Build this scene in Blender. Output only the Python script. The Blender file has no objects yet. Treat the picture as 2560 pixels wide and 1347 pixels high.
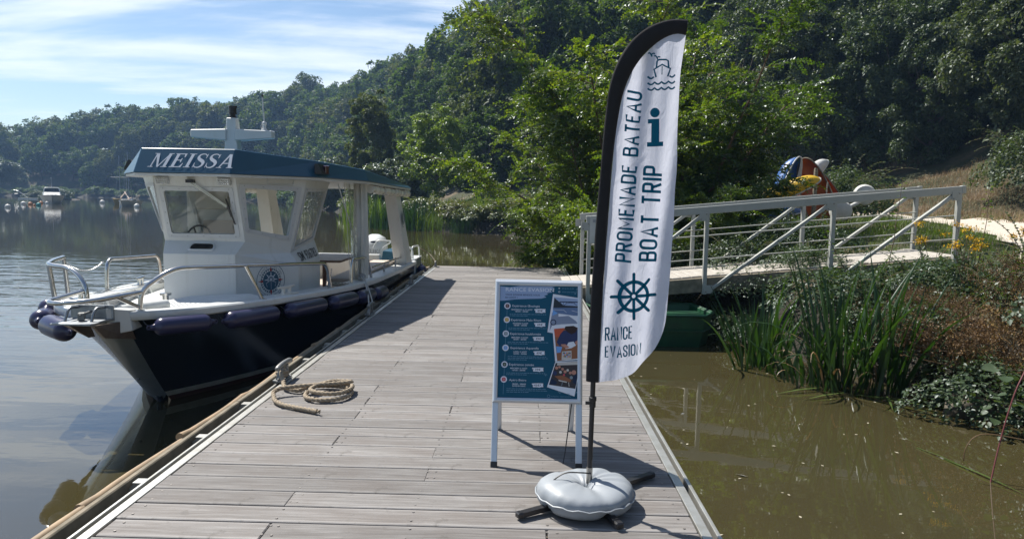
import bpy, bmesh, math, random
import numpy as np
from mathutils import Vector as V, Matrix

D = bpy.data
sc = bpy.context.scene
col = sc.collection
rad = math.radians

# ------------------------------------------------------------------ camera
cd = D.cameras.new('camera'); cam = D.objects.new('camera', cd); col.objects.link(cam); sc.camera = cam
cam.matrix_world = Matrix(((0.99967962, -0.01958885, 0.01602939, 0.0),
                           (0.01788693, 0.09865762, -0.99496067, 0.0),
                           (0.01790872, 0.99492862, 0.09897639, 1.5),
                           (0, 0, 0, 1)))
cd.sensor_width = 36.0; cd.lens = 36.0 * 1780 / 2560
cd.clip_start = 0.05; cd.clip_end = 3000

# ------------------------------------------------------------------ light
SUN_EL = rad(52.5); SUN_AZ = math.atan2(-0.76, 0.65)        # from the left, ahead of the camera
SDIR = V((math.sin(SUN_AZ) * math.cos(SUN_EL), math.cos(SUN_AZ) * math.cos(SUN_EL), math.sin(SUN_EL)))
sl = D.lights.new('sun', 'SUN'); sl.energy = 5.0; sl.angle = rad(0.55); sl.color = (1.0, 0.95, 0.87)
sun = D.objects.new('sun', sl); col.objects.link(sun)
sun.rotation_euler = SDIR.to_track_quat('Z', 'Y').to_euler()
sun.location = SDIR * 60

w = D.worlds.new('World'); sc.world = w; w.use_nodes = True
wt = w.node_tree; wt.nodes.clear()
def wn(t, **k):
    n = wt.nodes.new(t)
    for a, b in k.items(): setattr(n, a, b)
    return n
wl = wt.links.new
out = wn('ShaderNodeOutputWorld'); bg = wn('ShaderNodeBackground')
sky = wn('ShaderNodeTexSky'); sky.sky_type = 'NISHITA'; sky.sun_disc = False
sky.sun_elevation = SUN_EL; sky.sun_rotation = SUN_AZ
sky.air_density = 1.0; sky.dust_density = 0.35; sky.ozone_density = 2.6; sky.altitude = 30
tc = wn('ShaderNodeTexCoord'); sep = wn('ShaderNodeSeparateXYZ'); wl(tc.outputs['Generated'], sep.inputs[0])
def wmath(op, a, b=None, c=None):
    n = wn('ShaderNodeMath', operation=op)
    for i, x in enumerate((a, b, c)):
        if x is None: continue
        if isinstance(x, (int, float)): n.inputs[i].default_value = x
        else: wl(x, n.inputs[i])
    return n.outputs[0]
zz = wmath('ADD', wmath('MAXIMUM', sep.outputs[2], 0.0), 0.24)
cx = wmath('DIVIDE', sep.outputs[0], zz); cy = wmath('DIVIDE', sep.outputs[1], zz)
# thin cirrus drawn out along one wind direction, on a high flat layer
ang = rad(14)
ca = wmath('ADD', wmath('MULTIPLY', cx, math.cos(ang)), wmath('MULTIPLY', cy, math.sin(ang)))
cb = wmath('ADD', wmath('MULTIPLY', cx, -math.sin(ang)), wmath('MULTIPLY', cy, math.cos(ang)))
cmb = wn('ShaderNodeCombineXYZ'); wl(wmath('MULTIPLY', ca, 0.34), cmb.inputs[0]); wl(cb, cmb.inputs[1])
cmb.inputs[2].default_value = 3.7
n1 = wn('ShaderNodeTexNoise'); n1.inputs['Scale'].default_value = 1.55; n1.inputs['Detail'].default_value = 9
n1.inputs['Roughness'].default_value = 0.62; n1.inputs['Distortion'].default_value = 0.5
wl(cmb.outputs[0], n1.inputs['Vector'])
cmb2 = wn('ShaderNodeCombineXYZ'); wl(wmath('MULTIPLY', ca, 0.9), cmb2.inputs[0]); wl(wmath('MULTIPLY', cb, 5.0), cmb2.inputs[1])
n2 = wn('ShaderNodeTexNoise'); n2.inputs['Scale'].default_value = 1.6; n2.inputs['Detail'].default_value = 6
wl(cmb2.outputs[0], n2.inputs['Vector'])
mask = wmath('ADD', n1.outputs[0], wmath('MULTIPLY', wmath('SUBTRACT', n2.outputs[0], 0.5), 0.30))
mr = wn('ShaderNodeMapRange'); mr.interpolation_type = 'SMOOTHSTEP'
mr.inputs['From Min'].default_value = 0.515; mr.inputs['From Max'].default_value = 0.70
mr.inputs['To Max'].default_value = 0.78; wl(mask, mr.inputs['Value'])
mx = wn('ShaderNodeMix', data_type='RGBA'); wl(mr.outputs[0], mx.inputs['Factor'])
wl(sky.outputs[0], mx.inputs['A']); mx.inputs['B'].default_value = (9.2, 9.7, 10.2, 1)
wl(mx.outputs['Result'], bg.inputs['Color']); bg.inputs['Strength'].default_value = 0.074
wl(bg.outputs[0], out.inputs['Surface'])

sc.view_settings.view_transform = 'Standard'; sc.view_settings.look = 'None'
sc.view_settings.exposure = 0.72; sc.view_settings.gamma = 1.0; sc.view_settings.use_curve_mapping = False
sc.render.engine = 'CYCLES'
cy_ = sc.cycles
cy_.max_bounces = 8; cy_.diffuse_bounces = 3; cy_.glossy_bounces = 4; cy_.transmission_bounces = 6
cy_.transparent_max_bounces = 16; cy_.volume_bounces = 0
cy_.sample_clamp_indirect = 6.0; cy_.caustics_reflective = False; cy_.caustics_refractive = False
cy_.use_denoising = True

# ------------------------------------------------------------------ helpers
ORG = {}          # world position of every thing, parts are built in world coordinates and shifted

def tag(o, label=None, cat=None, group=None, kind=None):
    if label: o['label'] = label
    if cat: o['category'] = cat
    if group: o['group'] = group
    if kind: o['kind'] = kind
    return o

def thing(name, loc, label, cat, group=None):
    o = D.objects.new(name, None); col.objects.link(o); o.location = loc
    o.empty_display_size = 0.1
    ORG[o.name] = V(loc)
    return tag(o, label, cat, group)

def fillet(pts, r, seg=5, closed=False):
    pts = [V(p) for p in pts]; out = []; n = len(pts)
    for i, p in enumerate(pts):
        if not closed and i in (0, n - 1): out.append(p); continue
        a = pts[i - 1] - p; b = pts[(i + 1) % n] - p
        rr = min(r, a.length * .49, b.length * .49)
        s = p + a.normalized() * rr; e = p + b.normalized() * rr
        for k in range(seg + 1):
            t = k / seg
            out.append(s * (1 - t) ** 2 + p * 2 * t * (1 - t) + e * t * t)
    return out

def smooth_path(pts, sub=6, closed=False):
    pts = [V(p) for p in pts]; n = len(pts); out = []
    rng_ = range(n if closed else n - 1)
    for i in rng_:
        p0 = pts[i - 1] if (i > 0 or closed) else pts[0]
        p1 = pts[i]; p2 = pts[(i + 1) % n]
        p3 = pts[(i + 2) % n] if (closed or i + 2 < n) else pts[-1]
        for k in range(sub):
            t = k / sub
            out.append(0.5 * ((2 * p1) + (p2 - p0) * t + (2 * p0 - 5 * p1 + 4 * p2 - p3) * t * t + (3 * p1 - p0 - 3 * p2 + p3) * t ** 3))
    if not closed: out.append(pts[-1])
    return out

class B:
    def __init__(s): s.v = []; s.f = []; s.m = []
    def add(s, vs, fs, mi=0):
        o = len(s.v); s.v += [tuple(x) for x in vs]
        for f in fs: s.f.append(tuple(i + o for i in f)); s.m.append(mi)
        return s
    def hexa(s, p, mi=0):       # 8 points: bottom ring 0-3, top ring 4-7
        return s.add(p, [(3, 2, 1, 0), (4, 5, 6, 7), (0, 1, 5, 4), (1, 2, 6, 5), (2, 3, 7, 6), (3, 0, 4, 7)], mi)
    def box(s, c, d, rot=None, mi=0):
        c = V(c); h = [x / 2 for x in d]; ps = []
        for z in (-1, 1):
            for x, y in ((-1, -1), (1, -1), (1, 1), (-1, 1)):
                q = V((x * h[0], y * h[1], z * h[2]))
                if rot is not None: q = rot @ q
                ps.append(c + q)
        return s.hexa(ps, mi)
    def beam(s, a, b, wd, th, up=(0, 0, 1), mi=0):     # rectangular bar from a to b, wd across, th along up
        a, b = V(a), V(b); t = (b - a).normalized(); u = V(up); x = t.cross(u).normalized(); u = x.cross(t).normalized()
        x = x * wd / 2; u = u * th / 2
        return s.hexa([a - x - u, a + x - u, b + x - u, b - x - u, a - x + u, a + x + u, b + x + u, b - x + u], mi)
    def prism(s, poly, vec, mi=0):
        n = len(poly); vec = V(vec); a = [V(p) for p in poly]; b = [p + vec for p in a]
        fs = [tuple(range(n - 1, -1, -1)), tuple(range(n, 2 * n))]
        fs += [(i, (i + 1) % n, n + (i + 1) % n, n + i) for i in range(n)]
        return s.add(a + b, fs, mi)
    def tube(s, pts, r, n=8, closed=False, caps=True, mi=0):
        pts = [V(p) for p in pts]; m = len(pts)
        rs = r if isinstance(r, (list, tuple)) else [r] * m
        T = []
        for i in range(m):
            a = pts[i - 1] if (i > 0 or closed) else pts[0]; b = pts[(i + 1) % m] if (i < m - 1 or closed) else pts[-1]
            d = b - a
            T.append(d.normalized() if d.length > 1e-9 else V((0, 0, 1)))
        ref = V((0, 0, 1)) if abs(T[0].z) < .9 else V((1, 0, 0))
        u = (ref - T[0] * ref.dot(T[0])).normalized(); vs = []
        for i in range(m):
            u = (u - T[i] * u.dot(T[i]))
            u = u.normalized() if u.length > 1e-6 else T[i].orthogonal().normalized()
            w_ = T[i].cross(u)
            for k in range(n):
                a = 2 * math.pi * k / n
                vs.append(pts[i] + (u * math.cos(a) + w_ * math.sin(a)) * rs[i])
        fs = []
        for i in range(m if closed else m - 1):
            j = (i + 1) % m
            for k in range(n):
                k2 = (k + 1) % n
                fs.append((i * n + k, i * n + k2, j * n + k2, j * n + k))
        if caps and not closed:
            fs.append(tuple(range(n - 1, -1, -1))); fs.append(tuple((m - 1) * n + k for k in range(n)))
        return s.add(vs, fs, mi)
    def lathe(s, prof, c, axis=(0, 0, 1), n=16, mi=0):    # prof: (radius, height) along axis
        c = V(c); ax = V(axis).normalized(); u = ax.orthogonal().normalized(); w_ = ax.cross(u); vs = []
        for r, h in prof:
            for k in range(n):
                a = 2 * math.pi * k / n
                vs.append(c + ax * h + (u * math.cos(a) + w_ * math.sin(a)) * r)
        fs = []
        for i in range(len(prof) - 1):
            for k in range(n):
                k2 = (k + 1) % n
                fs.append((i * n + k, i * n + k2, (i + 1) * n + k2, (i + 1) * n + k))
        if prof[0][0] > 1e-6: fs.append(tuple(range(n - 1, -1, -1)))
        if prof[-1][0] > 1e-6: fs.append(tuple((len(prof) - 1) * n + k for k in range(n)))
        return s.add(vs, fs, mi)
    def sheet(s, grid, mi=0):
        h = len(grid); w_ = len(grid[0]); vs = [p for r in grid for p in r]
        fs = [(i * w_ + j, i * w_ + j + 1, (i + 1) * w_ + j + 1, (i + 1) * w_ + j) for i in range(h - 1) for j in range(w_ - 1)]
        return s.add(vs, fs, mi)
    def build(s, name, mats, parent=None, smooth=None, bevel=0.0, bseg=1, fix=True):
        me = D.meshes.new(name); off = ORG.get(parent.name, V()) if parent else V()
        me.from_pydata([(x[0] - off.x, x[1] - off.y, x[2] - off.z) for x in s.v], [], s.f)
        mats = mats if isinstance(mats, (list, tuple)) else [mats]
        for m in mats: me.materials.append(m)
        if len(mats) > 1: me.polygons.foreach_set('material_index', s.m)
        if fix or bevel:
            bm = bmesh.new(); bm.from_mesh(me)
            bmesh.ops.remove_doubles(bm, verts=bm.verts, dist=1e-5)
            if fix: bmesh.ops.recalc_face_normals(bm, faces=bm.faces)
            if bevel:
                es = [e for e in bm.edges if len(e.link_faces) == 2 and e.calc_face_angle(0) > rad(28)]
                bmesh.ops.bevel(bm, geom=es, offset=bevel, segments=bseg, affect='EDGES', profile=0.7, clamp_overlap=True)
            bm.to_mesh(me); bm.free()
        if smooth is not None:
            me.shade_smooth(); me.set_sharp_from_angle(angle=rad(smooth))
        o = D.objects.new(name, me); col.objects.link(o)
        if parent:
            o.parent = parent; ORG[o.name] = off
        else: ORG[o.name] = V()
        return o

def mesh_np(name, verts, faces4=None, tris=None, mat=None):
    """fast mesh from numpy arrays (all quads or all triangles)"""
    me = D.meshes.new(name); fs = faces4 if faces4 is not None else tris
    k = fs.shape[1]; n = len(fs)
    me.vertices.add(len(verts)); me.vertices.foreach_set('co', np.asarray(verts, np.float32).ravel())
    me.loops.add(n * k); me.loops.foreach_set('vertex_index', np.asarray(fs, np.int32).ravel())
    me.polygons.add(n); me.polygons.foreach_set('loop_start', np.arange(0, n * k, k, dtype=np.int32))
    me.update(calc_edges=True); me.validate()
    if mat: me.materials.append(mat)
    return me

def link(name, me, parent=None, loc=None):
    o = D.objects.new(name, me); col.objects.link(o)
    if parent: o.parent = parent
    if loc is not None: o.location = loc
    ORG[o.name] = ORG.get(parent.name, V()) if parent else V(loc) if loc is not None else V()
    return o

# ------------------------------------------------------------------ materials
class NT:
    def __init__(s, name):
        s.m = D.materials.new(name); s.m.use_nodes = True; s.t = s.m.node_tree; s.t.nodes.clear()
        s.out = s.n('ShaderNodeOutputMaterial')
    def n(s, t, **k):
        x = s.t.nodes.new(t)
        for a, b in k.items(): setattr(x, a, b)
        return x
    def l(s, a, b): s.t.links.new(a, b)
    def set(s, node, **k):
        for a, b in k.items():
            i = node.inputs[a.replace('_', ' ')]
            if hasattr(b, 'is_linked'): s.l(b, i)
            else: i.default_value = b
    def coord(s, kind='Object', scale=(1, 1, 1)):
        t = s.n('ShaderNodeTexCoord'); mp = s.n('ShaderNodeMapping'); s.l(t.outputs[kind], mp.inputs[0]); mp.inputs['Scale'].default_value = scale
        return mp.outputs[0]
    def noise(s, vec, scale, detail=4, rough=.55, dist=0.0):
        x = s.n('ShaderNodeTexNoise'); s.l(vec, x.inputs['Vector'])
        s.set(x, Scale=scale, Detail=detail, Roughness=rough, Distortion=dist); return x.outputs[0]
    def ramp(s, fac, stops):
        r = s.n('ShaderNodeValToRGB'); e = r.color_ramp.elements
        while len(e) < len(stops): e.new(0.5)
        for x, (p, c) in zip(e, stops): x.position = p; x.color = (*c, 1) if len(c) == 3 else c
        s.l(fac, r.inputs[0]); return r.outputs[0]
    def mix(s, f, a, b, blend='MIX'):
        x = s.n('ShaderNodeMix', data_type='RGBA', blend_type=blend)
        for k, v in (('Factor', f), ('A', a), ('B', b)):
            if hasattr(v, 'is_linked'): s.l(v, x.inputs[k])
            elif k == 'Factor': x.inputs[k].default_value = v
            else: x.inputs[k].default_value = (*v, 1)
        return x.outputs['Result']
    def math(s, op, a, b=0.0):
        x = s.n('ShaderNodeMath', operation=op)
        for i, v in enumerate((a, b)):
            if hasattr(v, 'is_linked'): s.l(v, x.inputs[i])
            else: x.inputs[i].default_value = v
        return x.outputs[0]
    def bump(s, h, strength=.3, dist=.01):
        b = s.n('ShaderNodeBump'); s.set(b, Strength=strength, Distance=dist, Height=h); return b.outputs[0]
    def prin(s, **k):
        p = s.n('ShaderNodeBsdfPrincipled'); s.set(p, **k); s.l(p.outputs[0], s.out.inputs[0]); return p

def simple(name, c, rough=.5, metal=0.0, c2=None, scale=6.0, bump=0.0, bscale=40.0, spec=.5, coat=0.0):
    t = NT(name); vec = t.coord()
    cc = (*c, 1)
    if c2 is not None:
        f = t.noise(vec, scale, 5, .6)
        cc = t.mix(t.ramp(f, [(.35, (0, 0, 0)), (.68, (1, 1, 1))]), c, c2)
    k = dict(Base_Color=cc, Roughness=rough, Metallic=metal)
    p = t.prin(**k); p.inputs['Specular IOR Level'].default_value = spec
    if coat: p.inputs['Coat Weight'].default_value = coat; p.inputs['Coat Roughness'].default_value = .08
    if bump:
        t.l(t.bump(t.noise(vec, bscale, 4), bump, .004), p.inputs['Normal'])
    return t.m

def leaf_mat(name, cols, trans=.42, gloss=.07, grough=.38, tcol=(1.35, 1.45, .42)):
    """thin leaves: reflect, let light through, and shine a little; hue differs from leaf to leaf and plant to plant"""
    t = NT(name); g = t.n('ShaderNodeNewGeometry'); oi = t.n('ShaderNodeObjectInfo')
    f = t.math('ADD', t.math('MULTIPLY', g.outputs['Random Per Island'], .62), t.math('MULTIPLY', oi.outputs['Random'], .38))
    n = len(cols); c = t.ramp(f, [(i / max(1, n - 1) * .9 + .05, x) for i, x in enumerate(cols)])
    d = t.n('ShaderNodeBsdfDiffuse'); t.l(c, d.inputs[0])
    tr = t.n('ShaderNodeBsdfTranslucent'); t.l(t.mix(1.0, c, tcol, 'MULTIPLY'), tr.inputs[0])
    m1 = t.n('ShaderNodeMixShader'); m1.inputs[0].default_value = trans; t.l(d.outputs[0], m1.inputs[1]); t.l(tr.outputs[0], m1.inputs[2])
    gl = t.n('ShaderNodeBsdfGlossy'); gl.inputs['Color'].default_value = (.9, .95, 1, 1); gl.inputs['Roughness'].default_value = grough
    lw = t.n('ShaderNodeLayerWeight'); lw.inputs[0].default_value = .5
    fac = t.math('ADD', t.math('MULTIPLY', t.math('POWER', lw.outputs['Facing'], 3.0), gloss * 1.6), gloss * .55)
    m2 = t.n('ShaderNodeMixShader'); t.l(fac, m2.inputs[0]); t.l(m1.outputs[0], m2.inputs[1]); t.l(gl.outputs[0], m2.inputs[2])
    t.l(m2.outputs[0], t.out.inputs[0]); return t.m

def glass_mat(name, tint=(.9, .94, .93), refl=1.0, film=None):
    """thin pane: clear, with a mirror reflection that grows towards grazing angles"""
    t = NT(name); tr = t.n('ShaderNodeBsdfTransparent'); tr.inputs[0].default_value = (*tint, 1)
    gl = t.n('ShaderNodeBsdfGlossy'); gl.inputs['Roughness'].default_value = .02
    base = tr.outputs[0]
    if film:
        df = t.n('ShaderNodeBsdfDiffuse'); df.inputs[0].default_value = (*film[0], 1)
        m0 = t.n('ShaderNodeMixShader'); m0.inputs[0].default_value = film[1]; t.l(base, m0.inputs[1]); t.l(df.outputs[0], m0.inputs[2]); base = m0.outputs[0]
    lw = t.n('ShaderNodeLayerWeight'); lw.inputs[0].default_value = .5; fr = t.math('ADD', t.math('MULTIPLY', t.math('POWER', lw.outputs['Facing'], 4.0), .85), .045)
    m = t.n('ShaderNodeMixShader'); t.l(t.math('MULTIPLY', fr, refl), m.inputs[0]); t.l(base, m.inputs[1]); t.l(gl.outputs[0], m.inputs[2])
    t.l(m.outputs[0], t.out.inputs[0])
    return t.m, t, gl

M = {}
M['white'] = simple('white_gelcoat', (.63, .645, .635), .32, c2=(.56, .575, .56), scale=1.3, spec=.5)
def worn_white():
    t = NT('white_boat_paint'); v = t.coord('Object', (9, 9, .9)); f = t.noise(v, 1.2, 6, .65); g = t.noise(t.coord(), 1.1, 4)
    c = t.mix(t.ramp(g, [(.35, (0, 0, 0)), (.7, (1, 1, 1))]), (.64, .655, .645), (.58, .595, .58)); c = t.mix(t.ramp(f, [(.56, (0, 0, 0)), (.80, (.55, .55, .55))]), c, (.42, .41, .36))
    t.prin(Base_Color=c, Roughness=t.math('ADD', t.math('MULTIPLY', f, .25), .20)); return t.m
M['white'] = worn_white()
M['offwhite'] = simple('cream_panel', (.70, .67, .60), .45, c2=(.64, .61, .55), scale=2)
M['deck'] = simple('nonslip_deck', (.72, .73, .71), .62, c2=(.58, .59, .57), scale=18, bump=.5, bscale=160)
M['navy'] = simple('navy_hull_paint', (.010, .016, .028), .16, c2=(.014, .021, .034), scale=1.2, coat=.5)
M['navyroof'] = simple('blue_roof_paint', (.026, .092, .150), .30, c2=(.022, .080, .135), scale=2, spec=.4)
M['antifoul'] = simple('antifouling', (.085, .028, .018), .7, c2=(.05, .02, .014), scale=4)
M['stripe'] = simple('waterline_stripe', (.52, .50, .42), .5, c2=(.34, .32, .24), scale=5)
M['stemgrey'] = simple('grey_stem_paint', (.19, .21, .225), .35, c2=(.14, .16, .17), scale=3)
M['steel'] = simple('stainless_tube', (.62, .61, .59), .20, 1.0, c2=(.50, .49, .47), scale=7, bump=.05, bscale=30)
M['galv'] = simple('galvanised_steel', (.36, .38, .40), .42, .85, c2=(.25, .27, .29), scale=12, bump=.2, bscale=60)
M['rust'] = simple('dull_brown_steel', (.13, .10, .085), .55, .5, c2=(.20, .16, .13), scale=9)
M['iron'] = simple('cast_cleat_metal', (.20, .21, .21), .5, .6, c2=(.30, .29, .27), scale=10, bump=.3, bscale=50)
M['alu'] = simple('aluminium_profile', (.60, .60, .57), .38, .75, c2=(.48, .47, .42), scale=9, bump=.1, bscale=80)
M['alupaint'] = simple('painted_aluminium_frame', (.58, .62, .67), .3, .35, c2=(.54, .58, .63), scale=5)
M['black'] = simple('black_plastic', (.012, .012, .014), .38, c2=(.02, .02, .022), scale=8)
M['blackcloth'] = simple('black_flag_sleeve', (.008, .008, .010), .85, c2=(.013, .013, .015), scale=14, bump=.2, bscale=300)
M['fender'] = simple('navy_fender_vinyl', (.026, .026, .075), .28, c2=(.032, .030, .080), scale=3, bump=.06, bscale=22, coat=.15)
M['teal'] = simple('teal_print', (.008, .105, .175), .75)
M['letter'] = simple('pale_lettering', (.62, .66, .72), .5)
M['ink'] = simple('dark_lettering', (.02, .025, .035), .5)
M['grey'] = simple('grey_plastic', (.30, .31, .32), .5, c2=(.26, .27, .28))
M['framegrey'] = simple('window_trim', (.55, .57, .58), .4, c2=(.50, .52, .53), scale=4)
M['tablewood'] = simple('table_wood', (.13, .07, .05), .35, c2=(.19, .11, .07), scale=9)
M['brownwood'] = simple('varnished_wood', (.20, .075, .035), .4, c2=(.14, .05, .025), scale=9)
M['red'] = simple('red_print', (.30, .03, .03), .6)
M['orange'] = simple('orange_plastic', (.55, .13, .025), .45, c2=(.42, .09, .02), scale=3)
M['kblue'] = simple('blue_plastic', (.03, .10, .32), .4, c2=(.05, .15, .38), scale=3)
M['kyellow'] = simple('yellow_plastic', (.72, .46, .02), .45, c2=(.6, .36, .02), scale=4)
M['kpink'] = simple('faded_red_plastic', (.62, .25, .16), .5, c2=(.5, .18, .12), scale=4)
M['hullwhite'] = simple('old_white_plastic', (.56, .56, .53), .5, c2=(.44, .44, .41), scale=4)
M['greenboat'] = simple('green_boat_paint', (.006, .070, .026), .5, c2=(.005, .042, .018), scale=5, bump=.15, bscale=25)
M['rock'] = simple('wet_rock', (.10, .085, .06), .8, c2=(.05, .045, .035), scale=6, bump=1.0, bscale=14)
M['bark'] = simple('bark', (.10, .085, .065), .9, c2=(.06, .05, .04), scale=8, bump=.8, bscale=18)
M['twig'] = simple('twig', (.13, .085, .045), .8, c2=(.09, .06, .035), scale=8)
M['seat'] = simple('beige_seat', (.55, .46, .38), .6, c2=(.48, .40, .33), scale=3)
M['fabric'] = simple('grey_vinyl_bag', (.29, .315, .34), .5, c2=(.26, .285, .31), scale=5, bump=.35, bscale=9)
M['socket'] = simple('bare_pole_metal', (.42, .40, .37), .35, .9, c2=(.34, .32, .29), scale=20)
M['lens'] = simple('dark_lamp_lens', (.05, .006, .01), .1, coat=.6)
M['led'] = simple('lamp_reflector', (.72, .74, .74), .15, .7)
M['buoywhite'] = simple('buoy_white', (.68, .66, .60), .5)
M['buoyor'] = simple('buoy_orange', (.55, .22, .08), .5)
M['buoygreen'] = simple('buoy_green', (.02, .28, .24), .5)
M['dinghyy'] = simple('ochre_hull', (.42, .30, .10), .5)
M['dinghyb'] = simple('blue_hull', (.06, .16, .30), .4)
M['sail'] = simple('rolled_sail_cloth', (.62, .48, .38), .8)
M['mastm'] = simple('mast_grey', (.34, .36, .38), .4, .4)
M['winblack'] = simple('dark_window', (.01, .012, .016), .08)
M['pane'], _, _ = glass_mat('window_glass', (.93, .95, .945), 1.0, ((.6, .62, .6), .04))
M['vinyl'], _t, _g = glass_mat('clear_vinyl', (.86, .88, .84), 1.2, ((.78, .78, .72), .22))
_b = _t.bump(_t.noise(_t.coord(scale=(1, 1, .5)), 7, 3), .5, .03); _t.l(_b, _g.inputs['Normal'])
M['rollvinyl'] = simple('rolled_clear_vinyl', (.62, .62, .56), .12, c2=(.80, .80, .76), scale=5, bump=.8, bscale=9)
M['curtain'] = simple('cloudy_curtain', (.66, .66, .62), .4, c2=(.52, .53, .50), scale=3, bump=.3, bscale=12)

def rope_mat(name, a, b):
    t = NT(name); vec = t.coord()
    f = t.noise(vec, 90, 3); t.prin(Base_Color=t.mix(f, a, b), Roughness=.9); return t.m
M['rope'] = rope_mat('tan_rope', (.40, .33, .24), (.24, .19, .13))
M['ropewhite'] = rope_mat('white_rope', (.62, .60, .55), (.46, .44, .40))

def plank_mat():
    t = NT('weathered_deck_wood'); oi = t.n('ShaderNodeObjectInfo')
    vec = t.coord('Object', (1.4, 26, 10))
    add = t.n('ShaderNodeVectorMath', operation='ADD'); cm = t.n('ShaderNodeCombineXYZ')
    t.l(t.math('MULTIPLY', oi.outputs['Random'], 60), cm.inputs[0]); t.l(t.math('MULTIPLY', oi.outputs['Random'], 23), cm.inputs[1])
    t.l(vec, add.inputs[0]); t.l(cm.outputs[0], add.inputs[1])
    f = t.noise(add.outputs[0], 2.2, 8, .66, .4)
    v2 = t.coord('Object', (2.2, 3.5, 1)); add2 = t.n('ShaderNodeVectorMath', operation='ADD'); t.l(v2, add2.inputs[0]); t.l(cm.outputs[0], add2.inputs[1])
    g = t.noise(add2.outputs[0], 1.4, 4)
    c = t.ramp(f, [(.20, (.070, .063, .058)), (.42, (.136, .126, .118)), (.58, (.194, .183, .174)), (.80, (.310, .298, .287))])
    c = t.mix(t.ramp(g, [(.38, (0, 0, 0)), (.66, (1, 1, 1))]), c, t.mix(.5, c, (.120, .098, .084)))
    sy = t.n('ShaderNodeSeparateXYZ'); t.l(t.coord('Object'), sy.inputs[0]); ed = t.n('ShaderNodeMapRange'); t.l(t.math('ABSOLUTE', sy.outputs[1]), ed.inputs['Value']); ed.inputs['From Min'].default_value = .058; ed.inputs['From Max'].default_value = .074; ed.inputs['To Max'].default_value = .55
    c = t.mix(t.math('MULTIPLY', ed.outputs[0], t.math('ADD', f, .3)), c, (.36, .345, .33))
    spt = t.noise(t.coord('Object', (1, 1, 1)), 9, 5, .7); spt2 = t.n('ShaderNodeVectorMath', operation='ADD'); c = t.mix(t.ramp(spt, [(.60, (0, 0, 0)), (.74, (1, 1, 1))]), c, (.085, .075, .066))
    hs = t.n('ShaderNodeHueSaturation'); t.set(hs, Saturation=.9, Color=c)
    t.l(t.math('ADD', t.math('MULTIPLY', oi.outputs['Random'], .40), .80), hs.inputs['Value'])
    wv = t.n('ShaderNodeTexWave'); wv.wave_type = 'BANDS'; wv.bands_direction = 'Y'; t.set(wv, Scale=22.0, Distortion=.15, Detail=1.0)
    t.l(t.coord('Object'), wv.inputs['Vector'])
    hgt = t.math('ADD', t.math('MULTIPLY', wv.outputs['Fac'], .55), t.math('MULTIPLY', f, .9))
    t.prin(Base_Color=hs.outputs[0], Roughness=.72, Normal=t.bump(hgt, .55, .006))
    return t.m
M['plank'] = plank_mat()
M['fendwood'] = simple('yellowed_fender_strip', (.36, .255, .15), .65, c2=(.22, .16, .10), scale=5, bump=.4, bscale=30)
M['oldwood'] = simple('grey_old_timber', (.25, .21, .15), .85, c2=(.13, .115, .08), scale=7, bump=.7, bscale=22)
M['whitewood'] = simple('washed_gangway_board', (.45, .42, .37), .75, c2=(.32, .29, .25), scale=6, bump=.3, bscale=30)
M['whitepaint'] = simple('worn_white_metal', (.40, .41, .385), .45, .2, c2=(.29, .29, .265), scale=6, bump=.15, bscale=40)
M['screw'] = simple('dull_screw_head', (.24, .22, .20), .5, .5)
def worn_paint():
    t = NT('worn_white_metal'); v = t.coord(); f = t.noise(v, 7, 6, .65); g = t.noise(v, 34, 4, .7)
    c = t.mix(f, (.42, .43, .405), (.31, .315, .285)); c = t.mix(t.ramp(g, [(.62, (0, 0, 0)), (.72, (1, 1, 1))]), c, (.20, .15, .10))
    t.prin(Base_Color=c, Roughness=.5, Metallic=.15, Normal=t.bump(g, .2, .003)); return t.m
M['whitepaint'] = worn_paint()
M['sand'] = simple('sand_in_groove', (.26, .20, .12), .95, c2=(.14, .11, .07), scale=30, bump=.8, bscale=90)
# ------------------------------------------------------------------ terrain, water, path
WZ = -0.55
SHORE = np.array([(5.2, -40), (5.0, -4), (4.85, 3), (4.7, 6.5), (4.3, 7.6), (3.7, 8.8), (3.2, 9.9), (2.7, 11.5), (2.0, 13), (1.45, 14.6), (1.3, 17), (1.6, 24), (1.4, 33), (-.4, 38.6), (-1.6, 40.0),
                  (-5.0, 42.3), (-8.9, 45.2), (-15, 70), (-26, 94), (-50, 158), (-84, 206), (-114, 214), (-150, 222), (-230, 226), (-420, 220)], float)
FOOT = np.array([(8.5, -40), (8.0, 2), (9.8, 9), (12.3, 14.5), (15.3, 21.5), (18.0, 30), (14.5, 43), (6, 50), (-4, 57), (-10.5, 73), (-21, 97), (-45, 160), (-80, 212), (-115, 223), (-150, 232), (-230, 237), (-420, 232)], float)
def inside(P, poly):
    x, y = P[:, 0], P[:, 1]; r = np.zeros(len(P), bool); n = len(poly)
    for i in range(n):
        x1, y1 = poly[i]; x2, y2 = poly[(i + 1) % n]
        c = ((y1 > y) != (y2 > y)); xi = (x2 - x1) * (y - y1) / (y2 - y1 + 1e-12) + x1
        r ^= c & (x < xi)
    return r
def sdist(P, line):
    d = np.full(len(P), 1e9)
    for a, b in zip(line[:-1], line[1:]):
        ab = b - a; t = np.clip(((P - a) @ ab) / (ab @ ab), 0, 1)
        d = np.minimum(d, np.hypot(*(P - a - t[:, None] * ab).T))
    land = np.vstack([line, [(-420, 900), (600, 900), (600, -40)]])
    return np.where(inside(P, land), d, -d)
HT = (np.array([-.74, -.63, -.51, -.4, -.355, -.26, -.203, -.17, -.12, 0, .25, .7]),
      np.array([9., 15, 20, 24, 27, 32, 34, 34, 34, 36, 38, 40]))
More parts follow.
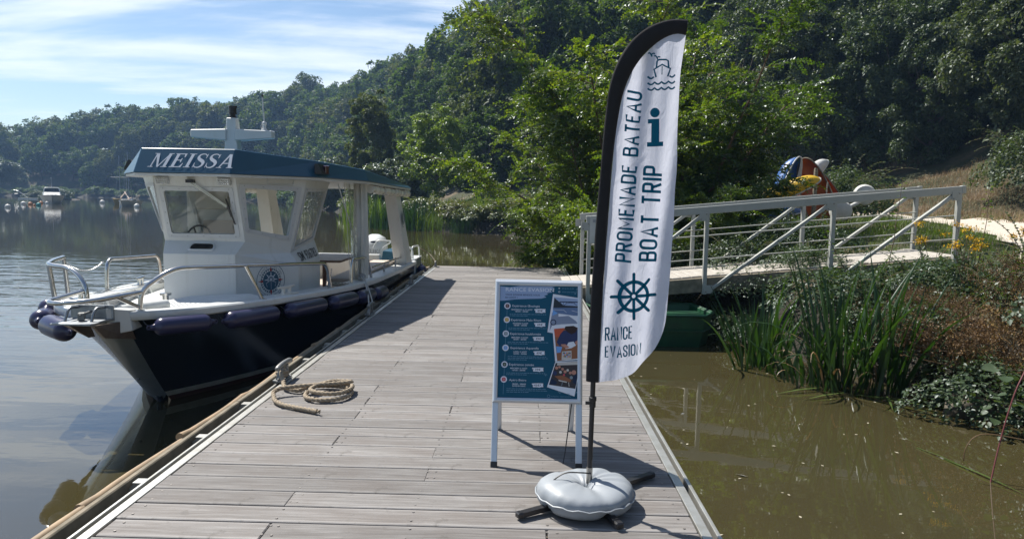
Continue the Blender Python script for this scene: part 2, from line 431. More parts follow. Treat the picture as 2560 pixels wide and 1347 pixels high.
def ground(P):
    P = np.asarray(P, float); s = sdist(P, SHORE); f = sdist(P, FOOT)
    e = np.clip(s / 1.3, 0, 1); z = WZ - .5 + np.clip(s + 1, 0, 1) * .45 + (e * e * (3 - 2 * e)) * .95 + .10 * np.clip(s - 1.3, 0, 5) + .02 * np.clip(s - 6.3, 0, 4)
    z = np.where(s < 0, WZ - .05 + np.clip(s, -3, 0) * .4, z)
    hc = np.interp(P[:, 0] / np.maximum(P[:, 1], 8), *HT)
    g = .08 * np.clip(f, 0, 2.5) + .42 * np.clip(f - 2.5, 0, 6) + .72 * np.clip(f - 8.5, 0, None)
    g = np.where(P[:, 1] > 46, g + .45 * np.clip(f - 6, 0, None) * np.clip((P[:, 1] - 46) / 12, 0, 1), g)
    hill = np.where(f > 0, hc * np.tanh(g / hc), 0)
    lump = .12 * np.sin(P[:, 0] * 1.7 + P[:, 1] * .6) * np.sin(P[:, 1] * 1.3 - .4 * P[:, 0]) * np.clip(s, 0, 1)
    return z + hill + lump * np.clip(f + .3, .12, 1)
def gz(x, y): return float(ground([(x, y)])[0])

def terrain():
    xs = np.unique(np.concatenate([np.linspace(-430, -60, 60), np.linspace(-60, -6, 46), np.linspace(-6, 24, 101), np.linspace(24, 140, 40), np.linspace(140, 420, 12)]))
    ys = np.unique(np.concatenate([np.linspace(-40, 2, 12), np.linspace(2, 50, 121), np.linspace(50, 130, 54), np.linspace(130, 330, 70), np.linspace(330, 700, 12)]))
    X, Y = np.meshgrid(xs, ys); P = np.stack([X.ravel(), Y.ravel()], 1); z = ground(P)
    nx, ny = len(xs), len(ys); i, j = np.meshgrid(np.arange(nx - 1), np.arange(ny - 1)); a = (j * nx + i).ravel()
    fs = np.stack([a, a + 1, a + nx + 1, a + nx], 1)
    t = NT('bank_soil_and_turf'); vec = t.coord()
    f1 = t.noise(vec, .35, 6, .6); f2 = t.noise(vec, 3.2, 6, .7); f3 = t.noise(vec, 22, 3)
    base = t.mix(f2, (.030, .036, .014), (.055, .060, .022))
    dry = t.mix(f3, (.15, .11, .065), (.085, .065, .038))
    c = t.mix(t.ramp(f1, [(.50, (0, 0, 0)), (.62, (1, 1, 1))]), base, dry)
    sz_ = t.n('ShaderNodeSeparateXYZ'); t.l(t.coord(), sz_.inputs[0]); wet = t.n('ShaderNodeMapRange'); t.l(sz_.outputs[2], wet.inputs['Value']); wet.inputs['From Min'].default_value = .42; wet.inputs['From Max'].default_value = .02
    c = t.mix(wet.outputs[0], c, (.022, .019, .012))
    t.prin(Base_Color=c, Roughness=.95, Normal=t.bump(t.math('ADD', f2, f3), .8, .08))
    me = mesh_np('terrain', np.column_stack([P, z]), faces4=fs, mat=t.m); me.shade_smooth()
    return tag(link('terrain', me), kind='structure')
terrain()

def water():
    t = NT('river_water'); vec = t.coord()
    sp = t.n('ShaderNodeSeparateXYZ'); t.l(vec, sp.inputs[0])
    # wakes: a ruffled belt crossing the river beyond the moored boat, otherwise almost still
    def belt(y0, w_, amp):
        d = t.math('DIVIDE', t.math('SUBTRACT', t.math('ADD', sp.outputs[1], t.math('MULTIPLY', sp.outputs[0], .10)), y0), w_)
        return t.math('MULTIPLY', t.math('POWER', 2.718, t.math('MULTIPLY', t.math('MULTIPLY', d, d), -1.0)), amp)
    left = t.n('ShaderNodeMapRange'); t.set(left, Value=sp.outputs[0]); left.inputs['From Min'].default_value = -1.5; left.inputs['From Max'].default_value = -4.5
    amp = t.math('ADD', t.math('MULTIPLY', belt(14.5, 4.5, 1.0), left.outputs[0]), .03)
    far = t.n('ShaderNodeMapRange'); t.set(far, Value=sp.outputs[1]); far.inputs['From Min'].default_value = 18; far.inputs['From Max'].default_value = 40; far.inputs['To Max'].default_value = .035
    amp = t.math('ADD', amp, far.outputs[0])
    rip = t.noise(t.coord('Object', (.5, 1.5, 1)), 1.15, 2, .45, .6)
    rip2 = t.noise(t.coord('Object', (.8, 2.2, 1)), 3.4, 2, .5)
    fine = t.noise(vec, 11, 2)
    h = t.math('ADD', t.math('MULTIPLY', t.math('ADD', rip, t.math('MULTIPLY', rip2, .22)), amp), t.math('MULTIPLY', fine, .0025))
    b = t.n('ShaderNodeBump'); t.set(b, Strength=1.0, Distance=.055, Height=h)
    m1 = t.noise(vec, .55, 5, .6); m2 = t.noise(vec, 38, 2, .5)
    c = t.mix(m1, (.060, .049, .021), (.040, .036, .017))
    c = t.mix(t.ramp(m2, [(.70, (0, 0, 0)), (.76, (1, 1, 1))]), c, (.11, .10, .06))
    p = t.prin(Base_Color=c, Roughness=.018, IOR=2.1, Normal=b.outputs[0])
    me = D.meshes.new('river'); me.from_pydata([(-600, -60, WZ), (200, -60, WZ), (200, 420, WZ), (-600, 420, WZ)], [], [(0, 1, 2, 3)]); me.materials.append(t.m)
    return tag(link('water', me), kind='structure')
water()

def path():
    ctr = smooth_path([(6.6, -6, 0), (7.2, 3, 0), (8.4, 9, 0), (11.0, 14.5, 0), (14.0, 21.5, 0), (16.9, 30, 0), (15.6, 41, 0), (10, 50, 0)], 10)
    g = []
    for i, p in enumerate(ctr):
        d = (ctr[min(i + 1, len(ctr) - 1)] - ctr[max(i - 1, 0)]).normalized(); s = V((d.y, -d.x, 0)); row = []
        for k in range(9):
            q = p + s * ((k / 8 - .5) * 2.7 + .1 * math.sin(i * 1.3 + k)); row.append((q.x, q.y, gz(q.x, q.y) + .035))
        g.append(row)
    t = NT('pale_gravel'); v = t.coord(); f = t.noise(v, 30, 4, .7); f2 = t.noise(v, 1.3, 4)
    t.prin(Base_Color=t.mix(f2, t.mix(f, (.46, .40, .33), (.62, .56, .48)), (.50, .44, .36)), Roughness=.95, Normal=t.bump(f, .6, .02))
    b = B(); b.sheet(g); tag(b.build('path', t.m, smooth=60), kind='structure')
path()

# ------------------------------------------------------------------ floating dock
rng = random.Random(7)
DX0, DX1, DY0, DY1 = -1.865, 0.825, 0.25, 15.55
dock = thing('floating_dock', (-.52, 8, 0), 'long floating dock of weathered grey planks beside the blue and white boat', 'dock')
PITCH = .1725
def planks():
    cache = {}
    n = int((DY1 - DY0) / PITCH); b = B()
    joists = [-1.80, -1.13, -.50, .13, .76]
    for i in range(n):
        y = DY1 - PITCH * (i + .5)
        near = y < 9
        cuts = [DX0]
        k = (i * 2 + (i // 3)) % 4
        if i % 4 != 3: cuts.append([-1.13, .13, -.50, -1.13][k] + rng.uniform(-.01, .01))
        if len(cuts) == 2 and cuts[1] < -1 and i % 3 == 0: cuts.append(.13)
        cuts.append(DX1)
        for a, c in zip(cuts[:-1], cuts[1:]):
            L = round(c - a - (.004 if c != DX1 else 0), 2); key = (L, near)
            if key not in cache:
                q = B(); q.box((0, 0, 0), (L, PITCH - .014, .028))
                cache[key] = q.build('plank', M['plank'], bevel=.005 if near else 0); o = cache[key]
            else:
                o = cache[key].copy(); col.objects.link(o)
            o.parent = dock
            o.location = V(((a + c) / 2 + rng.uniform(-.003, .003), y + rng.uniform(-.0015, .0015), -.014 + rng.uniform(-.0012, .0022))) - V(dock.location)
            o.rotation_euler = (rng.uniform(-.006, .006), 0, rng.uniform(-.0012, .0012))
            ORG[o.name] = V()
        for jx in joists:
            for dy in (-.045, .045):
                if y > 11: continue
                b.lathe([(.0065, 0), (.0055, .0018), (.0, .0018)], (jx + rng.uniform(-.008, .008), y + dy + rng.uniform(-.006, .006), .0012), n=8)
                for cc in cuts[1:-1]:
                    if abs(cc - jx) < .1: b.lathe([(.0065, 0), (.0055, .0018), (.0, .0018)], (cc + .045, y + dy, .0012), n=8)
    tag(b.build('deck_screw', M['screw'], dock, fix=False), kind='stuff')
planks()
def dock_frame():
    b = B()
    for jx in (-1.80, -1.13, -.50, .13, .76): b.box((jx, (DY0 + DY1) / 2, -.078), (.07, DY1 - DY0 - .04, .09))
    b.build('joist', M['oldwood'], dock)
    b = B(); b.box((-.52, 8, -.20), (2.5, 15.0, .12)); b.build('deck_tray', M['black'], dock)
    for k, y in enumerate((2.2, 6.2, 10.2, 13.9)):
        b = B(); b.box((-.52, y, -.47), (2.3, 2.4, .42)); b.build('pontoon_float', M['grey'], dock, bevel=.06, bseg=2)
    # left edge: flat strip, ribs, open bay with brackets, timber waler, fender strip
    L = DY1 - DY0; yc = (DY0 + DY1) / 2
    b = B(); b.box((-1.892, yc, -.012), (.048, L, .03)); b.box((-1.945, yc, -.03), (.016, L, .07)); b.box((-1.966, yc, -.045), (.010, L, .06)); b.box((-1.93, yc, -.10), (.075, L, .02))
    b.build('edge_profile', M['alu'], dock, bevel=.002)
    b = B(); b.box((.850, yc, -.010), (.046, L, .03)); b.box((.902, yc, -.012), (.018, L, .05)); b.box((.868, yc, -.06), (.085, L, .03)); b.box((.912, yc, -.13), (.012, L, .2))
    b.build('edge_profile', M['alu'], dock, bevel=.002)
    g = []
    for i in range(200):
        y = DY0 + L * i / 199; h = -.034 + .012 * math.sin(i * .9) * math.sin(i * .37)
        g.append([(.874, y, h - .004), (.8835, y, h + .004 * math.sin(i * 2.1)), (.893, y, h - .004)])
    b = B(); b.sheet(g); b.build('sand_fill', M['sand'], dock, smooth=80)
    b = B(); b.box((.880, DY1 - 4.1, -.020), (.02, .05, .022)); b.build('edge_clip', M['alu'], dock)
    y = DY0 + .45; first = None
    while y < DY1 - .1:
        if first is None:
            q = B(); q.add([(-1.965, 0, -.02), (-2.02, 0, -.02), (-2.052, 0, -.05), (-2.052, 0, -.16), (-1.965, 0, -.16)], [(0, 1, 2, 3, 4)])
            q.v = [(p[0], .004, p[2]) for p in q.v]; pp = [V(p) for p in q.v]; q = B(); q.prism(pp, (0, -.008, 0))
            q.box((-2.0, .03, -.024), (.07, .06, .006))
            first = q.build('edge_bracket', M['alu'], dock); first.location.y += 0
            base = V(first.location); o = first
        else: o = first.copy(); col.objects.link(o); o.parent = dock
        o.location = base + V((0, y, 0)); y += .72
    y = DY0
    while y < DY1 - .05:
        l = min(rng.uniform(1.9, 2.5), DY1 - y); b = B(); b.box((-2.073, y + l / 2, -.085), (.034, l - .008, .15)); b.build('waler_board', M['oldwood'], dock, bevel=.006); y += l
    y = DY0 + .02
    while y < DY1 - .05:
        l = min(rng.uniform(.55, 1.25), DY1 - y); x0 = -2.112 + rng.uniform(-.006, .006); z0 = -.035 + rng.uniform(-.008, .006); pts = []
        for k in range(8):
            t = k / 7; pts.append((x0 + .006 * math.sin(t * 5 + y) - (.008 if k in (0,) else 0), y + l * t, z0 + .005 * math.sin(t * 4 + 2 * y) + (.007 if k == 0 else 0)))
        b = B(); b.tube(pts, [.027] + [.023] * 6 + [.021], 10); o = b.build('fender_strip', M['fendwood'], dock, smooth=50); y += l - .01
    b = B(); b.tube([(-2.112, DY0 + .03, -.03), (-2.118, DY0 - .03, -.06), (-2.115, DY0 - .05, -.30)], .034, 10); b.build('fender_strip', M['fendwood'], dock, smooth=50)
    b = B(); b.box((-.52, DY1 + .03, -.08), (2.9, .04, .16)); b.build('end_board', M['oldwood'], dock, bevel=.004)
dock_frame()

def cleat_mesh():
    b = B(); b.box((0, 0, .008), (.085, .23, .016))
    for s in (-1, 1):
        b.hexa([(-.026, s * .065 - .03, .016), (.026, s * .065 - .03, .016), (.026, s * .065 + .03, .016), (-.026, s * .065 + .03, .016),
                (-.014, s * .05 - .022, .115), (.014, s * .05 - .022, .115), (.014, s * .05 + .022, .115), (-.014, s * .05 + .022, .115)])
        b.lathe([(.012, 0), (.012, .012), (.006, .016)], (0, s * .10, .016), n=6)
    pts = [(0, -.17, .118), (0, -.12, .132), (0, 0, .138), (0, .12, .132), (0, .17, .118)]
    b.tube(smooth_path(pts, 4), [.012] + [.02] * 15 + [.012], 10)
    return b
for i, (x, y, lab) in enumerate(((-1.935, 5.62, 'grey iron mooring cleat on the dock edge beside the coiled tan rope'), (-1.935, 8.88, 'grey iron mooring cleat on the dock edge holding the white boat line'),
                                 (-1.935, 12.15, 'dark mooring cleat on the dock edge beside the boat stern, without a rope'), (-1.91, 15.32, 'small mooring cleat at the far left corner of the dock'))):
    if i == 0:
        cl0 = cleat_mesh().build('dock_cleat', M['iron'], smooth=40, bevel=.004); o = cl0
    else: o = cl0.copy(); col.objects.link(o)
    o.location = (x, y, .012); o.rotation_euler = (0, rad(7), 0); tag(o, lab, 'cleat', 'mooring cleats along the dock edge')
    if i == 3: o.scale = (.8, .8, .8)

def twist(b, path, r, turns_per_m=11, n=6, strands=3, mi=0):
    P = [V(p) for p in path]; acc = 0; u = None; lines = [[] for _ in range(strands)]
    for i, p in enumerate(P):
        t = (P[min(i + 1, len(P) - 1)] - P[max(i - 1, 0)]).normalized()
        if u is None: u = t.orthogonal().normalized()
        u = (u - t * u.dot(t)).normalized(); w_ = t.cross(u)
        if i: acc += (P[i] - P[i - 1]).length
        for k in range(strands):
            a = acc * turns_per_m * 2 * math.pi / strands * 1.0 + 2 * math.pi * k / strands
            lines[k].append(p + (u * math.cos(a) + w_ * math.sin(a)) * r * .52)
    for l in lines: b.tube(l, r * .56, n, mi=mi)
def resample(pts, step):
    pts = [V(p) for p in pts]; out = [pts[0]]; rem = step
    for a, c in zip(pts[:-1], pts[1:]):
        L = (c - a).length; d = rem
        while d < L: out.append(a + (c - a) * (d / L)); d += step
        rem = d - L
    out.append(pts[-1]); return out
def coil():
    pts = [(-1.935, 5.62, .10), (-1.90, 5.50, .085), (-1.86, 5.42, .05), (-1.80, 5.30, .03)]
    cx0, cy0 = -1.47, 5.22
    for k in range(0, 30):                      # two and a bit loose turns
        a = math.pi * .95 - k * 2 * math.pi / 12.5; rx = .215 - .0028 * k + .02 * math.sin(k * .9); ry = .20 - .0015 * k + .018 * math.cos(k * .7)
        pts.append((cx0 + rx * math.cos(a) + .002 * k, cy0 + ry * math.sin(a), .024 + (.0016 * k if k > 12 else 0)))
    pts += [(-1.79, 5.18, .06), (-1.79, 5.02, .03), (-1.70, 4.90, .022), (-1.56, 4.82, .022), (-1.40, 4.745, .024)]
    p = resample(smooth_path(pts, 8), .012)
    b = B(); twist(b, p, .0165, 28, 6)
    for k in range(9):
        a = k * .7; b.tube([(-1.40, 4.745, .024), (-1.375 + .006 * math.cos(a), 4.732 + .01 * math.sin(a * 2), .026 + .012 * math.sin(a))], .0035, 4)
    for z in (.05, .075): b.tube([V((-1.935, 5.62, z)) + V((.035 * math.cos(t * .7), .05 * math.sin(t * .7), .004 * math.sin(t))) for t in range(10)], .018, 8)
    tag(b.build('coiled_rope', M['rope'], smooth=60, fix=False), 'thick tan rope lying in loose coils on the dock planks', 'rope')
coil()
# ------------------------------------------------------------------ lettering
def glyph_mesh(body, size=1.0, bold=0.0):
    cu = D.curves.new('lettering', 'FONT'); cu.body = body; cu.size = size; cu.offset = bold; cu.space_character = 1 + bold * 3.5; cu.resolution_u = 3; cu.fill_mode = 'FRONT'
    o = D.objects.new('lettering', cu); me = D.meshes.new_from_object(o)
    vs = [tuple(v.co[:2]) for v in me.vertices]; fs = [tuple(p.vertices) for p in me.polygons]
    D.objects.remove(o); D.curves.remove(cu); D.meshes.remove(me)
    return vs, fs
_GC = {}
def text2d(body, h, xs=1.0, bold=0.0, align='L'):
    """flat lettering, cap height h; returns verts, faces and width"""
    k = (body, bold)
    if k not in _GC: _GC[k] = glyph_mesh(body, 1.0, bold)
    vs, fs = _GC[k]
    if not vs: return [], [], 0
    x0 = min(v[0] for v in vs); x1 = max(v[0] for v in vs); s = h / .70
    W = (x1 - x0) * s * xs; off = {'L': 0, 'C': -W / 2, 'R': -W}[align]
    return [((v[0] - x0) * s * xs + off, v[1] * s) for v in vs], fs, W
def put_text(b, body, at_, h, frame, xs=1.0, bold=0.0, align='L', width=None, lift=.002, mi=0):
    """frame(u, v, n) -> world point"""
    vs, fs, W = text2d(body, h, xs, bold, align)
    if width and W: k = width / W; vs = [(x * k, y) for x, y in vs]
    b.add([frame(at_[0] + x, at_[1] + y, lift) for x, y in vs], fs, mi)
def plane_frame(O, U, W_):
    O = V(O); U = V(U).normalized(); W_ = (V(W_) - U * V(W_).dot(U)).normalized(); N = U.cross(W_)
    return lambda u, v, n=0.0: O + U * u + W_ * v + N * n
def arc_text(b, body, c, r, a0, a1, h, frame, inside=False, lift=.002, mi=0, bold=0.0):
    n = len(body)
    for i, ch in enumerate(body):
        if ch == ' ': continue
        a = a0 + (a1 - a0) * i / max(1, n - 1); vs, fs, W = text2d(ch, h, 1, bold, 'C'); ca, sa = math.cos(a), math.sin(a)
        pts = []
        for x, y in vs:
            if inside: p = (c[0] + ca * (r - y) - sa * x, c[1] + sa * (r - y) + ca * x)
            else: p = (c[0] + ca * (r + y) + sa * x, c[1] + sa * (r + y) - ca * x)
            pts.append(frame(p[0], p[1], lift))
        b.add(pts, fs, mi)
def disc2(b, c, r, frame, n=28, lift=.001, mi=0, r0=0.0, a0=0, a1=2 * math.pi, sx=1.0):
    if r0 == 0 and a1 - a0 > 6.28:
        b.add([frame(c[0] + sx * r * math.cos(2 * math.pi * k / n), c[1] + r * math.sin(2 * math.pi * k / n), lift) for k in range(n)], [tuple(range(n))], mi); return
    vs = []
    for k in range(n + 1):
        a = a0 + (a1 - a0) * k / n
        for q in (r0, r): vs.append(frame(c[0] + sx * q * math.cos(a), c[1] + q * math.sin(a), lift))
    b.add(vs, [(2 * k, 2 * k + 1, 2 * k + 3, 2 * k + 2) for k in range(n)], mi)
def poly2(b, pts, frame, lift=.001, mi=0): b.add([frame(x, y, lift) for x, y in pts], [tuple(range(len(pts)))], mi)
def line2(b, pts, w_, frame, lift=.001, mi=0, ws=None):
    vs = []
    for i, p in enumerate(pts):
        a = pts[max(i - 1, 0)]; c = pts[min(i + 1, len(pts) - 1)]; dx, dy = c[0] - a[0], c[1] - a[1]; L = math.hypot(dx, dy) or 1
        k = (ws[i] if ws else w_) / 2
        vs += [frame(p[0] - dy / L * k, p[1] + dx / L * k, lift), frame(p[0] + dy / L * k, p[1] - dx / L * k, lift)]
    b.add(vs, [(2 * i, 2 * i + 1, 2 * i + 3, 2 * i + 2) for i in range(len(pts) - 1)], mi)

# ------------------------------------------------------------------ excursion boat
AX = -3.57
boat = thing('excursion_boat', (AX, 9.5, WZ), 'blue and white excursion boat with a cabin, moored along the dock', 'boat')
def P(h, y, z): return V((AX + h, y, z))
ST = [  # y gunwale, half width, z gunwale, y at waterline, half width there
    (5.90, .165, .470, 6.92, .085), (6.06, .42, .468, 7.00, .13), (6.28, .63, .462, 7.14, .22), (6.60, .80, .452, 7.36, .36), (7.10, .96, .430, 7.76, .58), (7.65, 1.075, .402, 8.2, .80),
    (8.5, 1.24, .362, 8.8, 1.02), (9.3, 1.34, .325, 9.5, 1.18), (10.5, 1.385, .275, 10.6, 1.29), (12.5, 1.39, .225, 12.5, 1.32), (14.35, 1.375, .20, 14.35, 1.32)]
def sect(st, t):        # t 0 at z=-.6, 1 at gunwale
    y, h, z, yw, hw = st; fl = t ** 1.25 if y < 9 else t
    return hw + (h - hw) * fl, yw + (y - yw) * (t ** .92), -.60 + (z + .60) * t
TL = [0, .10, .155, .3, .45, .6, .75, .88, 1]
def hull():
    b = B()
    for s in (1, -1):
        rows = []
        for st in ST:
            r = [P(s * st[4] * .55, st[3] + .25, -1.0)]
            for t in TL: h, y, z = sect(st, t); r.append(P(s * h, y, z))
            rows.append(r)
        for i in range(len(rows) - 1):
            for j in range(len(TL)):
                mi = 1 if j < 2 else 2 if j == 2 else 0
                b.add([rows[i][j], rows[i + 1][j], rows[i + 1][j + 1], rows[i][j + 1]], [(0, 1, 2, 3)], mi)
        # transom half
        b.add([P(0, 14.36, -1)] + rows[-1] + [P(0, 14.36, .2)], [tuple(range(len(TL) + 3))], 0)
    b.add([P(.085 * .55, 7.17, -1), P(-.085 * .55, 7.17, -1), P(-1.3 * .55, 14.6, -1), P(1.3 * .55, 14.6, -1)], [(0, 1, 2, 3)], 1)
    b.build('hull', [M['navy'], M['antifoul'], M['stripe']], boat, smooth=35)
    # stem plate
    b = B(); g = []
    for t in np.linspace(.12, .97, 12):
        h, y, z = sect(ST[0], float(t)); h += .004
        g.append([P(-h, y - .004, z), P(-h * .45, y - .035 - .02 * t, z - .01), P(h * .45, y - .035 - .02 * t, z - .01), P(h, y - .004, z)])
    b.sheet(g); h, y, z = sect(ST[0], .12)
    b.add([P(-h, y, z), P(0, y - .05, z - .01), P(h, y, z), P(0, y + .05, z - .10)], [(0, 1, 2), (0, 2, 3)])
    st = b.build('stem_plate', M['stemgrey'], boat, smooth=40)
    b = B(); h, y, z = sect(ST[0], .33); b.lathe([(.016, 0), (.016, .02), (.012, .024)], P(-.03, y - .035, z), (0, -1, .3), 10); b.build('stem_bolt', M['navy'], st, smooth=40)
    b = B(); h, y, z = sect(ST[0], .12); b.tube([P(.02, y - .03, z + .03), P(.02, y + .0, z - .05), P(.02, y + .09, z - .075)], .03, 8); b.build('stem_shoe', M['navy'], st, smooth=40)
hull()
def decks():
    yg = [s[0] for s in ST]; hg = [s[1] for s in ST]; zg = [s[2] for s in ST]
    H = lambda y: float(np.interp(y, yg, hg)); Z = lambda y: float(np.interp(y, yg, zg))
    ys = [5.9, 6.0, 6.12, 6.28, 6.45, 6.7, 7.0, 7.4, 7.8, 8.2, 8.6, 9.0, 9.1, 9.6, 10.5, 11.5, 12.5, 13.5, 14.35]
    W_ = lambda y: min(.25, H(y) * .8)
    b = B()
    for s in (1, -1):      # gunwale moulding: rectangle swept along the sheer
        g = []
        for y in ys:
            h, z = H(y), Z(y); g.append([P(s * (h + .012), y, z - .062), P(s * (h + .028), y, z - .05), P(s * (h + .028), y, z), P(s * (h + .012), y, z + .014), P(s * (h - .05), y, z + .014), P(s * (h - .05), y, z - .02)])
        b.sheet(g)
    b.add([P(-.19, 5.895, .41), P(.19, 5.895, .41), P(.19, 5.895, .484), P(-.19, 5.895, .484)], [(0, 1, 2, 3)])
    b.build('gunwale', M['white'], boat, smooth=40)
    b = B()
    fl = lambda y: .285 if y < 9.05 else -.12
    for s in (1, -1):
        g = [[P(s * (H(y) - .045), y, Z(y) + .008), P(s * (H(y) - W_(y)), y, Z(y) + .008), P(s * (H(y) - W_(y) - .004), y, fl(y))] for y in ys if y > 5.95]
        b.sheet(g)
    b.build('side_deck', M['white'], boat, smooth=40)
    b = B(); ys2 = [y for y in ys if 6.1 < y <= 9.0] + [9.1]
    b.sheet([[P(-(H(y) - W_(y)), y, .285), P(0, y, .292), P(H(y) - W_(y), y, .285)] for y in ys2]); b.build('foredeck', M['deck'], boat, smooth=60)
    # raised tread plate at the starboard bow and its dimples
    b = B(); b.add([P(.20, 6.15, .452), P(.42, 6.3, .452), P(.70, 6.75, .444), P(.88, 7.35, .424), P(.60, 7.62, .424), P(.10, 7.3, .43), P(.02, 6.5, .45)], [(0, 1, 2, 3, 4, 5, 6)])
    b.v = [(x, y, z) for x, y, z in b.v]; top = [V(p) for p in b.v]; b = B(); b.prism(top, (0, 0, -.16)); o = b.build('tread_plate', M['deck'], boat)
    b = B(); rg = random.Random(3)
    poly = [(p.x, p.y) for p in top]
    xx, yy = np.meshgrid(np.arange(-3.5, -2.6, .05), np.arange(6.2, 7.6, .035)); Q = np.stack([xx.ravel() + .025 * (np.round(yy.ravel() / .035) % 2), yy.ravel()], 1)
    for x, y in Q[inside(Q, np.array(poly))]:
        z = .4525 - max(0, y - 6.3) * .026; b.lathe([(.014, .0), (.009, .004), (0, .0045)], (x, y, z), n=6)
    tag(b.build('tread_dimples', M['white'], o, fix=False), kind='stuff')
    # bulwark panels seen inside the port bow
    for y in (6.75, 7.15, 7.6, 8.05, 8.5):
        h = -(H(y) - W_(y)) + .012; b = B(); b.hexa([P(h, y - .02, .285), P(h + .045, y - .02, .285), P(h + .045, y + .02, .285), P(h, y + .02, .285), P(h, y - .02, Z(y)), P(h + .015, y - .02, Z(y)), P(h + .015, y + .02, Z(y)), P(h, y + .02, Z(y))]); b.build('bulwark_rib', M['white'], boat)
    b = B()
    for y0, y1 in ((6.8, 7.1), (7.2, 7.55), (7.66, 8.0), (8.1, 8.45)):
        g = [[P(-(H(y) - W_(y)) + .010, y, .31), P(-(H(y) - W_(y)) + .010, y, Z(y) - .035)] for y in np.linspace(y0, y1, 4)]; b.sheet(g)
    b.build('bulwark_panel', M['grey'], boat, smooth=40)
    b = B()
    for s in (1, -1):
        for k in range(5): h0 = H(9) - .05 - k * .042; b.box(P(s * (h0 - .02), 8.98 + .0 * k, Z(8.98) + .0105), (.016, .62, .006), Matrix.Rotation(-.13 * s, 3, 'Z'))
        for k in range(4): b.box(P(-1.0 + .04 * k - .02 * k, 7.35 + .06 * k, Z(7.4) + .0095), (.012, .75, .005), Matrix.Rotation(.22, 3, 'Z')) if s < 0 else None
    tag(b.build('deck_slot', M['winblack'], boat), kind='stuff')
    b = B(); b.sheet([[P(-(H(y) - .24), y, -.12), P(H(y) - .24, y, -.12)] for y in (9.05, 10.5, 12.5, 14.3)]); b.build('cockpit_floor', M['seat'], boat)
    # white bow moulding beside the anchor fitting
    b = B(); b.hexa([P(.11, 5.80, .30), P(.25, 5.93, .32), P(.25, 6.25, .34), P(.11, 6.25, .34), P(.10, 5.80, .53), P(.23, 5.92, .50), P(.25, 6.25, .47), P(.10, 6.2, .49)]); b.build('bow_moulding', M['white'], boat, bevel=.012, bseg=2)
    b = B(); b.tube([P(.10, 6.02, .475), P(.30, 6.42, .475)], .05, 12); b.build('anchor_roller', M['white'], boat, smooth=40)
decks()

def quadwall(b, p, t, hole=None, mi=0):
    """p = bl, br, tr, tl (outer face); wall of thickness t with an optional opening given in fractions (u0,v0,u1,v1)"""
    p = [V(x) for x in p]; n = (p[1] - p[0]).cross(p[3] - p[0]).normalized() * -t
    f = lambda u, v: p[0] * (1 - u) * (1 - v) + p[1] * u * (1 - v) + p[2] * u * v + p[3] * (1 - u) * v
    if not hole: b.prism(p, n, mi); return f, n
    u0, v0, u1, v1 = hole; o = [f(0, 0), f(1, 0), f(1, 1), f(0, 1)]; i = [f(u0, v0), f(u1, v0), f(u1, v1), f(u0, v1)]
    a = o + i; c = [x + n for x in a]; fs = []
    for k in range(4):
        k2 = (k + 1) % 4; fs += [(k, k2, 4 + k2, 4 + k), (8 + k, 12 + k, 12 + k2, 8 + k2), (4 + k, 4 + k2, 12 + k2, 12 + k), (k, 8 + k, 8 + k2, k2)]
    b.add(a + c, fs, mi); return f, n
